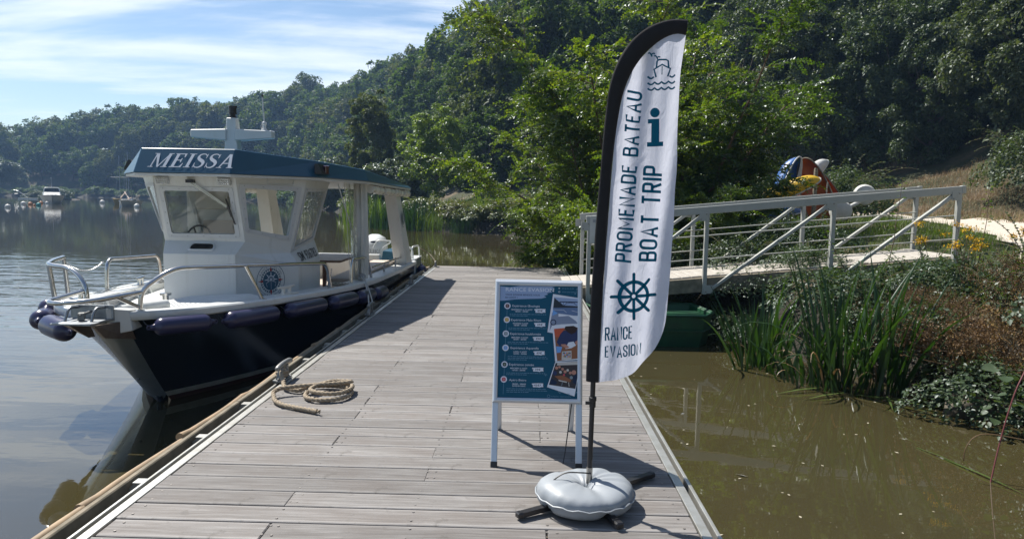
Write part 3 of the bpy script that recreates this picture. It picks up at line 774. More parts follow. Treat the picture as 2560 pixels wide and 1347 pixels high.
def cabin():
    L = {'f': (.40, 7.75, .83), 'c': (.86, 8.50, .66), 'b': (.86, 9.40, .68)}; U = {'f': (.45, 7.90, .965), 'c': (.76, 8.50, .80), 'b': (.77, 9.45, .915)}
    T = {'f': (.45, 7.66, 1.70), 'c': (.94, 8.62, 1.70), 'b': (.96, 9.55, 1.69)}
    # the port side is set in and its corner stands a little further forward
    port = {id(L): {'f': L['f'], 'c': (.62, 8.30, .76), 'b': (.78, 9.40, .72)}, id(U): {'f': U['f'], 'c': (.61, 8.25, .93), 'b': (.72, 9.45, .93)}, id(T): {'f': T['f'], 'c': (.88, 8.26, 1.70), 'b': (.95, 9.55, 1.69)}}
    def Q(d, k, s): x = d[k] if s > 0 else port[id(d)][k]; return P(s * x[0], x[1], x[2])
    b = B(); z0 = .27
    for s in (1, -1):
        dn = lambda k: V((Q(L, k, s).x, Q(L, k, s).y, z0))
        b.add([dn('f'), dn('c'), Q(L, 'c', s), Q(L, 'f', s)], [(0, 1, 2, 3)]); b.add([dn('c'), dn('b'), Q(L, 'b', s), Q(L, 'c', s)], [(0, 1, 2, 3)])
        b.add([Q(L, 'f', s), Q(L, 'c', s), Q(U, 'c', s), Q(U, 'f', s)], [(0, 1, 2), (0, 2, 3)]); b.sheet([[Q(L, 'c', s).lerp(Q(L, 'b', s), k / 10) for k in range(11)], [Q(U, 'c', s).lerp(Q(U, 'b', s), k / 10) for k in range(11)]])
        b.add([dn('b'), P(s * .30, 9.40, z0), P(s * .30, 9.40, .72), Q(L, 'b', s)], [(0, 1, 2, 3)]); b.add([P(s * .30, 9.40, .72), Q(L, 'b', s), Q(U, 'b', s), P(s * .30, 9.45, .915)], [(0, 1, 2, 3)])
    b.add([P(-.40, 7.75, z0), P(.40, 7.75, z0), Q(L, 'f', 1), Q(L, 'f', -1)], [(0, 1, 2, 3)]); b.add([Q(L, 'f', -1), Q(L, 'f', 1), Q(U, 'f', 1), Q(U, 'f', -1)], [(0, 1, 2, 3)])
    cb = b.build('cabin', M['white'], boat, bevel=.008, bseg=2)
    # small dark vent window in the sloping hood
    fr = plane_frame(P(0, 7.832, .903), (1, 0, 0), (0, .15, .135))
    b = B(); q = fillet([(-.135, -.042, 0), (.135, -.042, 0), (.115, .042, 0), (-.115, .042, 0)], .035, 4, True); q2 = [(x * 1.18, y * 1.5) for x, y, z in q]
    n = len(q); vs = [fr(x, y, .014) for x, y, z in q] + [fr(x, y, .004) for x, y in q2] + [fr(x, y, .016) for x, y in [(p[0] * 1.09, p[1] * 1.25) for p in q]]
    b.add(vs, [(i, (i + 1) % n, 2 * n + (i + 1) % n, 2 * n + i) for i in range(n)] + [(2 * n + i, 2 * n + (i + 1) % n, n + (i + 1) % n, n + i) for i in range(n)])
    hv = b.build('hood_window', M['framegrey'], boat, smooth=50)
    b = B(); b.add([fr(x, y, .008) for x, y, z in q], [tuple(range(n))]); b.build('pane', M['winblack'], hv)
    # window band, one leaning panel per face, frame and pane in each
    def panel(p, hole, fw=.045, screws=(4, 4), vinyl=False):
        b = B(); f, n_ = quadwall(b, p, .03, hole); w_ = b.build('window_panel', M['white'], boat)
        u0, v0, u1, v1 = hole; out_ = n_.normalized() * -1
        du = fw / (V(p[1]) - V(p[0])).length; dv = fw / (V(p[3]) - V(p[0])).length
        ring = lambda k, n0: [f(u0 - k * du, v0 - k * dv) + out_ * n0, f(u1 + k * du, v0 - k * dv) + out_ * n0, f(u1 + k * du, v1 + k * dv) + out_ * n0, f(u0 - k * du, v1 + k * dv) + out_ * n0]
        A = [fillet(ring(1, z), .03, 3, True) for z in (.001, .007)]; Bi = [fillet(ring(-.05, z), .03, 3, True) for z in (.007, -.004)]
        m = len(A[0]); b = B(); vs = A[0] + A[1] + Bi[0] + Bi[1]
        for r in range(3): b.add(vs[r * m:(r + 2) * m], [(i, (i + 1) % m, m + (i + 1) % m, m + i) for i in range(m)])
        for i in range(screws[0] + 1):
            for v in (v0 - dv * .5, v1 + dv * .5): b.lathe([(.0065, 0), (.0045, .003), (0, .003)], f(u0 + (u1 - u0) * i / screws[0], v) + out_ * .0072, out_, 6, mi=1)
        for i in range(1, screws[1]):
            for u in (u0 - du * .5, u1 + du * .5): b.lathe([(.0065, 0), (.0045, .003), (0, .003)], f(u, v0 + (v1 - v0) * i / screws[1]) + out_ * .0072, out_, 6, mi=1)
        fo = b.build('window_frame', [M['framegrey'], M['grey']], w_, smooth=30)
        b = B(); b.add([f(u0 - .2 * du, v0 - .2 * dv) - out_ * .006, f(u1 + .2 * du, v0 - .2 * dv) - out_ * .006, f(u1 + .2 * du, v1 + .2 * dv) - out_ * .006, f(u0 - .2 * du, v1 + .2 * dv) - out_ * .006], [(0, 1, 2, 3)])
        b.build('pane', M['vinyl'] if vinyl else M['pane'], w_)
        return f, out_, w_
    f, o_, wp = panel([P(-.45, 7.90, .965), P(.45, 7.90, .965), P(.45, 7.66, 1.70), P(-.45, 7.66, 1.70)], (.10, .11, .90, .76))
    # wiper
    b = B(); a = f(.43, .90) + o_ * .03; e = f(.855, .52) + o_ * .035
    b.box(f(.46, .905) + o_ * .02, (.085, .05, .035), mi=1)
    for k in (0, .035): b.tube([a + V((k, 0, .006)), e + V((k * .7, 0, .012))], .006, 6)
    b.beam(f(.86, .66) + o_ * .03, f(.925, .28) + o_ * .03, .008, .022, o_, mi=1); b.beam(f(.87, .56) + o_ * .04, f(.905, .40) + o_ * .04, .02, .014, o_, mi=1)
    b.build('wiper', [M['steel'], M['black']], wp, smooth=40)
    panel([Q(U, 'f', 1), Q(U, 'c', 1), Q(T, 'c', 1), Q(T, 'f', 1)], (.10, .21, .88, .82), screws=(3, 4))
    panel([Q(U, 'c', 1), Q(U, 'b', 1), Q(T, 'b', 1), Q(T, 'c', 1)], (.09, .05, .91, .82), vinyl=True)
    panel([Q(U, 'c', -1), Q(U, 'f', -1), Q(T, 'f', -1), Q(T, 'c', -1)], (.12, .21, .90, .82), screws=(3, 4))
    panel([Q(U, 'b', -1), Q(U, 'c', -1), Q(T, 'c', -1), Q(T, 'b', -1)], (.09, .05, .91, .82), vinyl=True)
    # floodlights under the roof edge
    for u in (.05, .80):
        fr = plane_frame(f(u + .07, .915) + o_ * .02, (1, 0, 0), (0, -.24, .735)); b = B()
        b.hexa([fr(-.072, -.045, -.018), fr(.072, -.045, -.018), fr(.072, .045, -.018), fr(-.072, .045, -.018), fr(-.066, -.04, .028), fr(.066, -.04, .028), fr(.066, .04, .028), fr(-.066, .04, .028)])
        fl = b.build('floodlight', M['framegrey'], boat, bevel=.006)
        b = B()
        for i in range(5):
            for j in range(3): b.lathe([(.0115, .0), (.0105, .003), (.004, -.004)], fr(-.046 + .023 * i, -.023 + .023 * j, .030), fr(0, 0, 1) - fr(0, 0, 0), 8)
        b.build('lamp_cell', M['led'], fl, smooth=60)
    # chamfer grab recess, registration lettering
    pa, pb, pc, pd = Q(U, 'f', 1), Q(U, 'c', 1), Q(T, 'c', 1), Q(T, 'f', 1); f2 = lambda u, v: pa * (1 - u) * (1 - v) + pb * u * (1 - v) + pc * u * v + pd * (1 - u) * v
    n2 = (pb - pa).cross(pd - pa).normalized()
    b = B(); b.tube([f2(.42, 1.0) + n2 * .006] + fillet([f2(.42, .92) + n2 * .006, f2(.42, .895) + n2 * .006, f2(.80, .90) + n2 * .006, f2(.80, .93) + n2 * .006], .02, 4) + [f2(.80, 1.0) + n2 * .006], .0065, 6); b.build('grab_trim', M['white'], cb, smooth=50)
    def fr(u, v, n=0.0):
        t = u / .92; lo = P(.86, 8.50 + u, .66 + .02 * t); hi = P(.765, 8.50 + u, .80 + .115 * t); d = hi - lo; return lo + d * (v / d.length) + V((d.z, 0, -d.x)).normalized() * n
    b = B()
    put_text(b, 'SM 936783', (.16, .03), .12, fr, .5, .012, width=.66, lift=.005); b.build('registration_lettering', M['ink'], cb, fix=False)
    # logo on the starboard chamfer
    a, c = P(.40, 7.75, .28), P(.86, 8.50, .28); u = (c - a).normalized(); fr = plane_frame(a + u * .47 + V((0, 0, .225)), u, (0, 0, 1)); b = B(); R0 = .200
    disc2(b, (0, 0), R0, fr, 40, .0015, 0, R0 - .007); disc2(b, (0, 0), R0 * .56, fr, 40, .0015)
    for k in range(28):
        t = 2 * math.pi * k / 28; disc2(b, (0, 0), R0 * .70, fr, 3, .0015, 0, R0 * .60, t, t + .13)
    disc2(b, (0, 0), R0 * .715, fr, 40, .0018, 0, R0 * .69)
    for k in range(4): t = k * math.pi / 2; ca, sa = math.cos(t), math.sin(t); poly2(b, [(R0 * .56 * ca - R0 * .075 * sa, R0 * .56 * sa + R0 * .075 * ca), (R0 * .56 * ca + R0 * .075 * sa, R0 * .56 * sa - R0 * .075 * ca), (R0 * .90 * ca, R0 * .90 * sa)], fr, .0022, 1)
    disc2(b, (0, .012), R0 * .24, fr, 24, .0026, 2, R0 * .20); disc2(b, (0, .012), R0 * .05, fr, 12, .0026, 2)
    for k in range(8):
        t = k * math.pi / 4; q = lambda r: (r * math.cos(t), .012 + r * math.sin(t)); line2(b, [q(R0 * .04), q(R0 * .22)], .004, fr, .0026, 2)
        if k not in (5, 6, 7): line2(b, [q(R0 * .24), q(R0 * .30), q(R0 * .38), q(R0 * .46)], .004, fr, .0026, 2, [.004, .012, .008, .002])
    poly2(b, [(-.07, -.025), (0, .0), (.07, -.025), (.055, -.072), (0, -.10), (-.055, -.072)], fr, .0030, 0)
    line2(b, [(-.055, -.072), (-.07, -.025), (0, .002), (.07, -.025), (.055, -.072)], .004, fr, .0034, 2); line2(b, [(0, -.01), (0, -.10)], .003, fr, .0034, 2)
    arc_text(b, 'RANCE EVASION', (0, 0), R0 * .76, rad(152), rad(28), .024, fr, lift=.0018); arc_text(b, 'Excursions & Activités en Rance', (0, 0), R0 * .90, rad(205), rad(335), .021, fr, True, lift=.0018)
    b.build('round_logo', [M['navyroof'], M['red'], M['letter']], cb, fix=False)
    # inside: dash, wheel, rear bulkhead, seat
    b = B(); b.prism([P(-.52, 8.25, .87), P(-.42, 7.98, .90), P(.42, 7.98, .90), P(.66, 8.48, .86), P(.66, 8.6, .86), P(-.54, 8.6, .86)], (0, 0, .03)); b.build('dashboard', M['offwhite'], boat, bevel=.01)
    b = B(); b.lathe([(.05, 0), (.05, .03), (.035, .06), (0, .07)], P(.10, 8.05, .935), n=12); b.build('compass', M['black'], boat, smooth=50)
    b = B(); ring = [P(-.36 + .15 * math.cos(t), 8.52 + .06 * math.sin(t), .95 + .16 * math.sin(t)) for t in np.linspace(0, 2 * math.pi, 24, endpoint=False)]; b.tube(ring, .012, 8, True)
    for k in range(0, 24, 8): b.tube([P(-.36, 8.50, .95), ring[k]], .009, 6)
    b.build('steering_wheel', M['black'], boat, smooth=50)
    b = B(); b.box(P(-.58, 9.42, 1.18), (.66, .03, 1.02)); bl = b.build('rear_bulkhead', M['white'], boat, bevel=.005)
    b = B(); b.box(P(-.56, 9.38, 1.44), (.42, .05, .30)); b.build('locker', M['offwhite'], bl, bevel=.01)
    b = B(); b.box(P(-.42, 9.15, .55), (.42, .30, .5)); b.box(P(-.42, 9.28, .95), (.42, .08, .4)); b.build('helm_seat', M['seat'], boat, bevel=.03, bseg=2)
cabin()

def roof():
    bot = [(-.51, 7.40, 1.702), (.51, 7.40, 1.702), (1.08, 8.72, 1.712), (1.40, 9.95, 1.70), (1.40, 13.65, 1.655), (-1.40, 13.65, 1.655), (-1.40, 9.95, 1.70), (-1.19, 8.42, 1.708)]
    top = [(-.50, 7.56, 1.965), (.50, 7.56, 1.965), (1.02, 8.80, 1.915), (1.32, 9.98, 1.865), (1.34, 13.62, 1.708), (-1.34, 13.62, 1.708), (-1.32, 9.98, 1.865), (-1.10, 8.58, 1.925)]
    b = B(); n = 8; bp = [P(*p) for p in bot]; tp = [P(*p) for p in top]; cr = [P(0, 7.9, 1.975), P(0, 13.6, 1.75)]
    b.add(bp + tp, [(i, (i + 1) % n, n + (i + 1) % n, n + i) for i in range(n)] + [tuple(range(n))] + [(n, n + 1, n + 2, n + 7), (n + 7, n + 2, n + 3, n + 6), (n + 6, n + 3, n + 4, n + 5)])
    rf = b.build('roof', M['navyroof'], boat, bevel=.006)
    b = B(); b.prism([P(x * .985, y + (.02 if y < 14 else -.02), z - .004) for x, y, z in bot], (0, 0, -.025)); b.build('roof_liner', M['white'], boat)
    # name on the front facet: slanted roman capitals built stroke by stroke
    fr0 = plane_frame(P(-.505, 7.40, 1.702), (1, 0, 0), (0, .16, .263)); H = .172; X0, Y0 = .128, .068; b = B(); k = [0]
    def fr(x, y, n=0): return fr0(X0 + (x + y * .26) * H, Y0 + y * H, .003 + n)
    def poly(p): k[0] += 1; poly2(b, p, fr, k[0] * .00006)
    def stem(x, w_, y0=0, y1=1): poly([(x, y0), (x + w_, y0), (x + w_, y1), (x, y1)])
    def ser(x0, x1, y, d=.045): poly([(x0, y), (x1, y), (x1 - .05, y + d), (x0 + .05, y + d)]) if y < .5 else poly([(x0 + .05, y - d), (x1 - .05, y - d), (x1, y), (x0, y)])
    TK, TN = .185, .07
    def Mm(x):
        stem(x + .14, TN); poly([(x + .12, 1), (x + .31, 1), (x + .64, 0), (x + .55, 0)]); poly([(x + .55, 0), (x + .63, 0), (x + 1.02, 1), (x + .95, 1)]); stem(x + .90, TK)
        ser(x - .02, x + .34, 0); ser(x + .76, x + 1.20, 0); ser(x + .0, x + .30, 1); ser(x + .92, x + 1.22, 1); return 1.24
    def Ee(x):
        stem(x + .12, TK); poly([(x + .12, .94), (x + .72, .94), (x + .72, 1), (x + .0, 1)]); poly([(x + .66, .72), (x + .71, .72), (x + .72, 1), (x + .60, .95)])
        poly([(x + .0, 0), (x + .74, 0), (x + .74, .06), (x + .06, .06)]); poly([(x + .74, 0), (x + .78, .30), (x + .73, .30), (x + .62, .05)]); poly([(x + .28, .48), (x + .56, .48), (x + .56, .54), (x + .28, .54)]); poly([(x + .55, .36), (x + .59, .36), (x + .59, .66), (x + .55, .66), (x + .50, .51)]); return .84
    def Ii(x): stem(x + .14, TK); ser(x - .0, x + .46, 0); ser(x + .0, x + .46, 1); return .50
    def Ss(x):
        c = [(.60, .80), (.56, .90), (.45, .975), (.32, .985), (.18, .93), (.12, .80), (.17, .66), (.32, .55), (.48, .45), (.57, .32), (.55, .15), (.43, .035), (.28, .015), (.14, .07), (.07, .22)]
        ws = [.03, .05, .06, .065, .09, .13, .17, .20, .20, .17, .13, .09, .065, .05, .03]
        p = smooth_path([(a, d, 0) for a, d in c], 4); w2 = np.interp(np.linspace(0, 14, len(p)), range(15), ws); k[0] += 1
        line2(b, [(x + q.x, q.y) for q in p], .1, fr, k[0] * .00006, ws=list(w2))
        poly([(x + .585, .68), (x + .625, .68), (x + .64, .99), (x + .60, .99)]); poly([(x + .03, .01), (x + .07, .01), (x + .08, .34), (x + .04, .34)]); return .72
    def Aa(x):
        poly([(x + .42, 1), (x + .54, 1), (x + .19, 0), (x + .11, 0)]); poly([(x + .42, 1), (x + .58, 1), (x + .92, 0), (x + .71, 0)]); poly([(x + .26, .30), (x + .72, .30), (x + .72, .36), (x + .26, .36)]); ser(x - .03, x + .33, 0); ser(x + .58, x + 1.02, 0); return 1.0
    x = 0
    for g in (Mm, Ee, Ii, Ss, Ss, Aa): x += g(x) + .035
    b.build('name_lettering', M['letter'], rf, fix=False)
    # sidelights in recesses
    for s in (1, -1):
        b = B(); c = P(1.075 if s > 0 else -1.16, 8.80 if s > 0 else 8.62, 1.785)
        b.hexa([c + V((-.05 * s, -.17, -.03)), c + V((.045 * s, -.17, -.03)), c + V((.045 * s, .17, -.03)), c + V((-.05 * s, .17, -.03)), c + V((-.05 * s, -.17, .09)), c + V((-.012 * s, -.17, .09)), c + V((-.012 * s, .17, .09)), c + V((-.05 * s, .17, .09))])
        b.build('light_recess', M['black'], rf)
        b = B(); c = P(1.105 if s > 0 else -1.19, 8.84 if s > 0 else 8.6, 1.762); b.lathe([(.04, 0), (.04, .012), (.036, .014), (.036, .075), (.043, .077), (.043, .094), (.03, .1)], c, n=14); b.build('side_light', M['lens'], rf, smooth=40)
    # mast cross with lamp and whip aerial
    b = B(); c = P(.04, 8.62, 1.93)
    for (z0, z1, w0, w1) in ((0, .47, .085, .062),): b.hexa([c + V((-w0, -.06, z0)), c + V((w0, -.06, z0)), c + V((w0, .09, z0)), c + V((-w0, .09, z0)), c + V((-w1 * .9, -.04, z1)), c + V((w1 * .9, -.04, z1)), c + V((w1 * .9, .07, z1)), c + V((-w1 * .9, .07, z1))])
    mast = b.build('mast', M['white'], boat, bevel=.008)
    b = B()
    for s in (1, -1): b.hexa([c + V((s * .05, -.075, .20)), c + V((s * .49, -.05, .235)), c + V((s * .49, .08, .235)), c + V((s * .05, .10, .20)), c + V((s * .05, -.075, .335)), c + V((s * .49, -.045, .325)), c + V((s * .49, .075, .325)), c + V((s * .05, .10, .335))])
    b.build('crosstree', M['white'], mast, bevel=.008)
    b = B(); b.lathe([(.045, 0), (.045, .02), (.034, .028), (.034, .045), (.045, .05), (.045, .12), (.05, .122), (.05, .14), (.02, .142)], c + V((0, .02, .47)), n=16); b.build('masthead_light', M['black'], mast, smooth=40)
    b = B(); a0 = c + V((.38, .02, .325)); b.lathe([(.04, 0), (.03, .02), (.02, .03), (.02, .07), (.028, .075), (.028, .10), (.01, .11)], a0, n=12); b.tube([a0 + V((0, 0, .10)), a0 + V((-.018, 0, .40))], [.009, .008], 8); b.tube([a0 + V((-.018, 0, .40)), a0 + V((-.021, 0, .435))], .011, 8, mi=1); b.tube([a0 + V((-.03, -.01, .02)), a0 + V((-.035, -.015, .06)), a0 + V((-.008, -.01, .1))], .004, 5); b.build('aerial', [M['white'], M['black']], mast, smooth=50)
roof()

def rails():
    st = M['steel']; r = .0215
    def rail(name, pts, rr=.09, seg=6, r=r, m=st): b = B(); b.tube(fillet(pts, rr, seg), r, 10); return b.build(name, m, boat, smooth=60)
    o = rail('hand_rail', [P(.27, 6.02, .47), P(.28, 6.03, .66), P(.47, 6.20, .835), P(.98, 7.55, .755), P(1.17, 8.62, .675), P(1.19, 8.70, .34)], .14)
    b = B(); b.tube([P(.80, 7.02, .785), P(.93, 7.12, .42)], .019, 10); b.build('rail_brace', st, o, smooth=60)
    b = B()
    for q in (P(.27, 6.02, .478), P(.93, 7.12, .435), P(1.19, 8.70, .362)): b.lathe([(.04, 0), (.04, .008), (.025, .012)], q, n=12)
    b.build('rail_foot', st, o, smooth=40)
    lp = fillet([P(.28, 6.03, .64), P(.10, 5.66, .615), P(-.16, 5.56, .60), P(-.30, 5.66, .60), P(-.22, 6.02, .64)], .12, 6); b = B(); b.tube(lp, .0215, 10); b.tube([P(.19, 5.83, .62), P(.28, 6.03, .50)], .017, 8); b.build('bow_loop', st, o, smooth=60)
    o = rail('bow_rail', [P(-.19, 6.03, .47), P(-.20, 6.03, .70), P(-.36, 6.10, .83), P(-.66, 6.22, .842), P(-.80, 6.50, .85), P(-.93, 6.86, .85)], .11)
    b = B(); b.tube([P(-.70, 6.30, .845), P(-.67, 6.33, .47)], .021, 10); b.tube([P(-.93, 6.86, .852), P(-.92, 6.90, .44)], .021, 10); b.build('rail_post', st, o, smooth=60)
    rail('port_rail', [P(-1.10, 7.85, .41), P(-1.10, 7.87, .74), P(-1.25, 9.28, .67), P(-1.29, 9.42, .34)], .13)
    def chain(name, a, c, sag, n=26):
        b = B()
        for i in range(n):
            t = (i + .5) / n; p = V(a).lerp(V(c), t) - V((0, 0, sag * 4 * t * (1 - t))); q = V(a).lerp(V(c), t + .01) - V((0, 0, sag * 4 * (t + .01) * (1 - t - .01))); d = (q - p).normalized(); s = d.orthogonal().normalized() if i % 2 else d.cross(d.orthogonal()).normalized()
            b.tube([p + d * .011 * math.cos(x) + s * .007 * math.sin(x) for x in np.linspace(0, 6.28, 8, endpoint=False)], .0028, 4, True)
        b.build(name, st, boat, smooth=60, fix=False)
    chain('safety_chain', P(-.92, 6.84, .83), P(-1.10, 7.80, .72), .10, 44); chain('safety_chain', P(1.18, 8.66, .60), P(1.12, 8.72, .34), .0, 14); chain('safety_chain', P(1.20, 8.72, .60), P(1.16, 8.74, .34), .0, 14)
    # anchor fitting on the stem
    b = B(); z = .43; b.hexa([P(-.20, 5.54, z), P(.13, 5.54, z), P(.15, 5.83, z), P(-.20, 5.83, z), P(-.20, 5.54, z + .012), P(.13, 5.54, z + .012), P(.15, 5.83, z + .012), P(-.20, 5.83, z + .012)]); b.box(P(-.03, 5.835, .488), (.36, .014, .13)); an = b.build('anchor_bracket', M['galv'], boat)
    for x in (-.145, .075): b = B(); b.tube(fillet([P(x, 5.83, .535), P(x, 5.70, .55), P(x - .01, 5.66, .44)], .06, 5), .012, 8); b.build('bracket_hook', M['galv'], an, smooth=50)
    b = B(); b.box(P(-.04, 5.70, .478), (.05, .06, .06), Matrix.Rotation(.4, 3, 'Z')); b.tube([P(-.04, 5.83, .50), P(-.03, 5.66, .492)], .01, 8); b.build('bracket_latch', M['iron'], an, bevel=.004)
    b = B(); b.hexa([P(.13, 5.54, .43), P(.15, 5.54, .43), P(.19, 5.98, .40), P(.17, 5.98, .40), P(.13, 5.70, .30), P(.15, 5.70, .30), P(.20, 6.07, .22), P(.18, 6.07, .22)]); b.hexa([P(-.17, 5.62, .43), P(-.10, 5.60, .43), P(-.05, 5.80, .43), P(-.14, 5.82, .43), P(-.10, 5.84, .30), P(-.05, 5.80, .28), P(-.03, 5.86, .28), P(-.09, 5.90, .30)]); b.build('bracket_gusset', M['rust'], an)
    # windlass, cleats
    b = B(); c = P(-.03, 7.05, .288); b.box(c + V((0, 0, .012)), (.16, .18, .024)); b.lathe([(.07, .02), (.065, .05), (.04, .07), (.045, .09), (.065, .11), (.06, .125), (.03, .13), (.03, .18), (.055, .185), (.055, .205), (.02, .21)], c, n=18); b.lathe([(.04, 0), (.045, .05), (.02, .08), (.035, .10)], c + V((-.02, -.05, .07)), (-.3, -1, 0), 14); b.build('windlass', M['steel'], boat, smooth=40)
    chain('anchor_chain', P(-.07, 6.95, .36), P(-.10, 6.35, .33), .01, 28)
    def cl(c, a):
        b = B(); Rz = Matrix.Rotation(a, 3, 'Z'); q = lambda x, y, z: V(c) + Rz @ V((x, y, z))
        b.box(V(c) + V((0, 0, .006)), (.10, .32, .012), Rz)
        for s in (-1, 1): b.lathe([(.024, 0), (.019, .02), (.019, .07)], q(0, s * .055, .01), n=10)
        b.tube([q(0, -.155, .088), q(0, -.10, .086), q(0, 0, .08), q(0, .10, .086), q(0, .155, .088)], [.009, .014, .018, .014, .009], 8); b.build('deck_cleat', M['offwhite'] if c[0] > AX else M['steel'], boat, smooth=40)
    cl(P(.99, 7.66, .415), -.28); cl(P(-1.10, 8.55, .372), .2); cl(P(-.62, 6.62, .462), .6)
    # side hoop, low rail, bollard
    rail('hand_rail', [P(1.25, 9.50, .33), P(1.25, 9.52, .645), P(1.27, 10.42, .605), P(1.28, 10.62, .29)], .11, r=.02)
    o = rail('low_rail', [P(1.27, 10.8, .42), P(1.25, 14.12, .345)], r=.017)
    b = B()
    for y in (11.7, 12.75): b.tube([P(1.265, y, .40), P(1.25, y + .05, .25)], .016, 8)
    b.build('rail_post', st, o, smooth=60)
    b = B(); c = P(1.26, 10.03, .30); d = V((.25, -.25, .93)).normalized(); b.lathe([(.04, 0), (.035, .03), (.035, .07), (.055, .075), (.055, .09), (.02, .095)], c, d, 14); b.build('bollard', M['iron'], boat, smooth=40)
    b = B(); u = d.orthogonal().normalized(); v = d.cross(u)
    for k in range(5): b.tube([c + d * (.035 + .009 * k) + (u * math.cos(t) + v * math.sin(t)) * (.047 + .004 * (k % 2)) for t in np.linspace(0, 6.28, 14, endpoint=False)], .0085, 6, True)
    tag(b.build('line_turns', M['ropewhite'], boat, smooth=60), label='white line wound on the bollard')
rails()

def aft():
    # gathered curtain round the post, loose clear sheet, rolled side screens
    b = B(); g = []; rg = random.Random(5)
    b.box(P(1.16, 10.36, .90), (.06, .06, 1.52)); b.build('roof_post', M['white'], boat)
    for i in range(15):
        z = .30 + 1.37 * i / 14; row = []
        for k in range(41):
            a = 2 * math.pi * k / 40; rr = .075 + .014 * math.sin(9 * a + .5 * math.sin(i * .6)) + .008 * math.sin(4 * a + i * .35) + .012 * math.sin(math.pi * i / 14); row.append(P(1.20 + rr * 1.1 * math.cos(a), 10.30 + rr * 1.2 * math.sin(a), z))
        g.append(row)
    b = B(); b.sheet(g); b.build('gathered_curtain', M['curtain'], boat, smooth=70)
    g = []
    for i in range(17):
        t = i / 16; z = 1.66 - 1.45 * t; row = []
        for k in range(17):
            u = k / 16; y0 = 9.62 + .30 * t + .05 * math.sin(4 * t); y1 = 10.2; y = y0 + (y1 - y0) * u; x = 1.15 + .03 * math.sin(9 * u + 3 * t) * (.4 + t) + .03 * t; row.append(P(x, y, z))
        g.append(row)
    b = B(); b.sheet(g); b.build('clear_side_screen', M['vinyl'], boat, smooth=70)
    b = B()
    for k, (y0, z0, y1, z1) in enumerate(((9.22, 1.64, 10.2, .75), (9.55, 1.66, 9.72, .55))): b.beam(P(1.155, y0, z0), P(1.175, y1, z1), .006, .03 if k == 0 else .018, (0, 1, .3))
    b.build('screen_strap', M['curtain'], boat)
    for s in (1, -1):
        p = []; rr = []
        for i in range(41):
            t = i / 40; y = 10.45 + 3.4 * t; pin = .018 if any(abs(t - q) < .02 for q in (.28, .55, .82)) else 0; p.append(P(s * 1.30, y, 1.60 - .045 * t + .006 * math.sin(t * 23))); rr.append(.062 - pin + .006 * math.sin(i * 1.7))
        b = B(); b.tube(p, rr, 14); o = b.build('rolled_screen', M['rollvinyl'], boat, smooth=70)
        b = B()
        for q in (.28, .55, .82):
            y = 10.45 + 3.4 * q; b.tube([P(s * 1.30 + .058 * math.cos(a), y, 1.59 + .07 * math.sin(a)) for a in np.linspace(0, 6.28, 12, endpoint=False)], .008, 5, True)
        b.build('screen_tie', M['curtain'], o, smooth=60)
        b = B(); b.hexa([P(s * 1.12, 13.45, .15), P(s * 1.36, 13.45, .15), P(s * 1.36, 14.10, .15), P(s * 1.12, 14.10, .15), P(s * 1.04, 12.72, 1.67), P(s * 1.25, 12.72, 1.67), P(s * 1.25, 13.12, 1.67), P(s * 1.04, 13.12, 1.67)]); pl = b.build('stern_pillar', M['white'], boat, bevel=.012, bseg=2)
        a = V((0, .73, -1.52)).normalized() * -1
        if s > 0: fr = plane_frame(P(1.312, 13.25, 1.10), (0, 1, 0), a)
        else: fr = plane_frame(P(-1.150, 12.975, 1.26), (1, 0, 0), a)
        b = B(); R0 = .17; sx = 1.0 if s > 0 else .55
        disc2(b, (0, 0), R0, fr, 32, .006, 0, R0 - .012, sx=sx); disc2(b, (0, 0), R0 * .6, fr, 32, .006, sx=sx)
        for k in range(20): t = k * math.pi / 10; disc2(b, (0, 0), R0 * .74, fr, 2, .006, 0, R0 * .6, t, t + .17, sx=sx)
        disc2(b, (0, 0), R0 * .26, fr, 20, .007, 1, R0 * .2, sx=sx)
        for k in range(8): t = k * math.pi / 4; line2(b, [(sx * R0 * .05 * math.cos(t), R0 * .05 * math.sin(t)), (sx * R0 * .5 * math.cos(t), R0 * .5 * math.sin(t))], .007, fr, .007, 1)
        b.build('round_logo', [M['navyroof'], M['letter']], pl, fix=False)
        if s < 0:
            b = B(); disc2(b, (0, -.40), .10, fr, 24, .006, 0, sx=.6); b.build('speaker', M['grey'], pl); b = B(); disc2(b, (0.01, -.40), .02, fr, 12, .012, 0, sx=.7); b.build('speaker_cone', M['black'], pl)
    # cockpit furniture
    b = B(); b.prism(fillet([P(.42, 9.75, .575), P(1.04, 9.75, .575), P(1.04, 10.9, .575), P(.42, 10.9, .575)], .06, 4, True), (0, 0, .03)); tb = b.build('table_top', M['tablewood'], boat)
    b = B(); b.tube([P(.72, 10.1, -.12), P(.72, 10.1, .575)], .03, 8); b.beam(P(.55, 9.6, .555), P(.55, 10.7, .50), .02, .02); b.build('table_leg', M['brownwood'], tb)
    for s in (1, -1):
        b = B(); b.box(P(s * .90, 11.9, .06), (.40, 3.2, .36)); sb = b.build('bench', M['offwhite'], boat, bevel=.02)
        b = B(); b.box(P(s * .90, 11.9, .265), (.42, 3.2, .05)); b.build('bench_cushion', M['seat'], sb, bevel=.015)
    b = B(); b.box(P(0, 9.6, .06), (.9, .5, .30)); b.box(P(0, 9.6, .22), (.95, .55, .03)); b.build('engine_box', M['seat'], boat, bevel=.01)
    b = B(); b.box(P(-.2, 13.95, .105), (1.9, .10, .52)); b.build('transom_wall', M['white'], boat, bevel=.02)
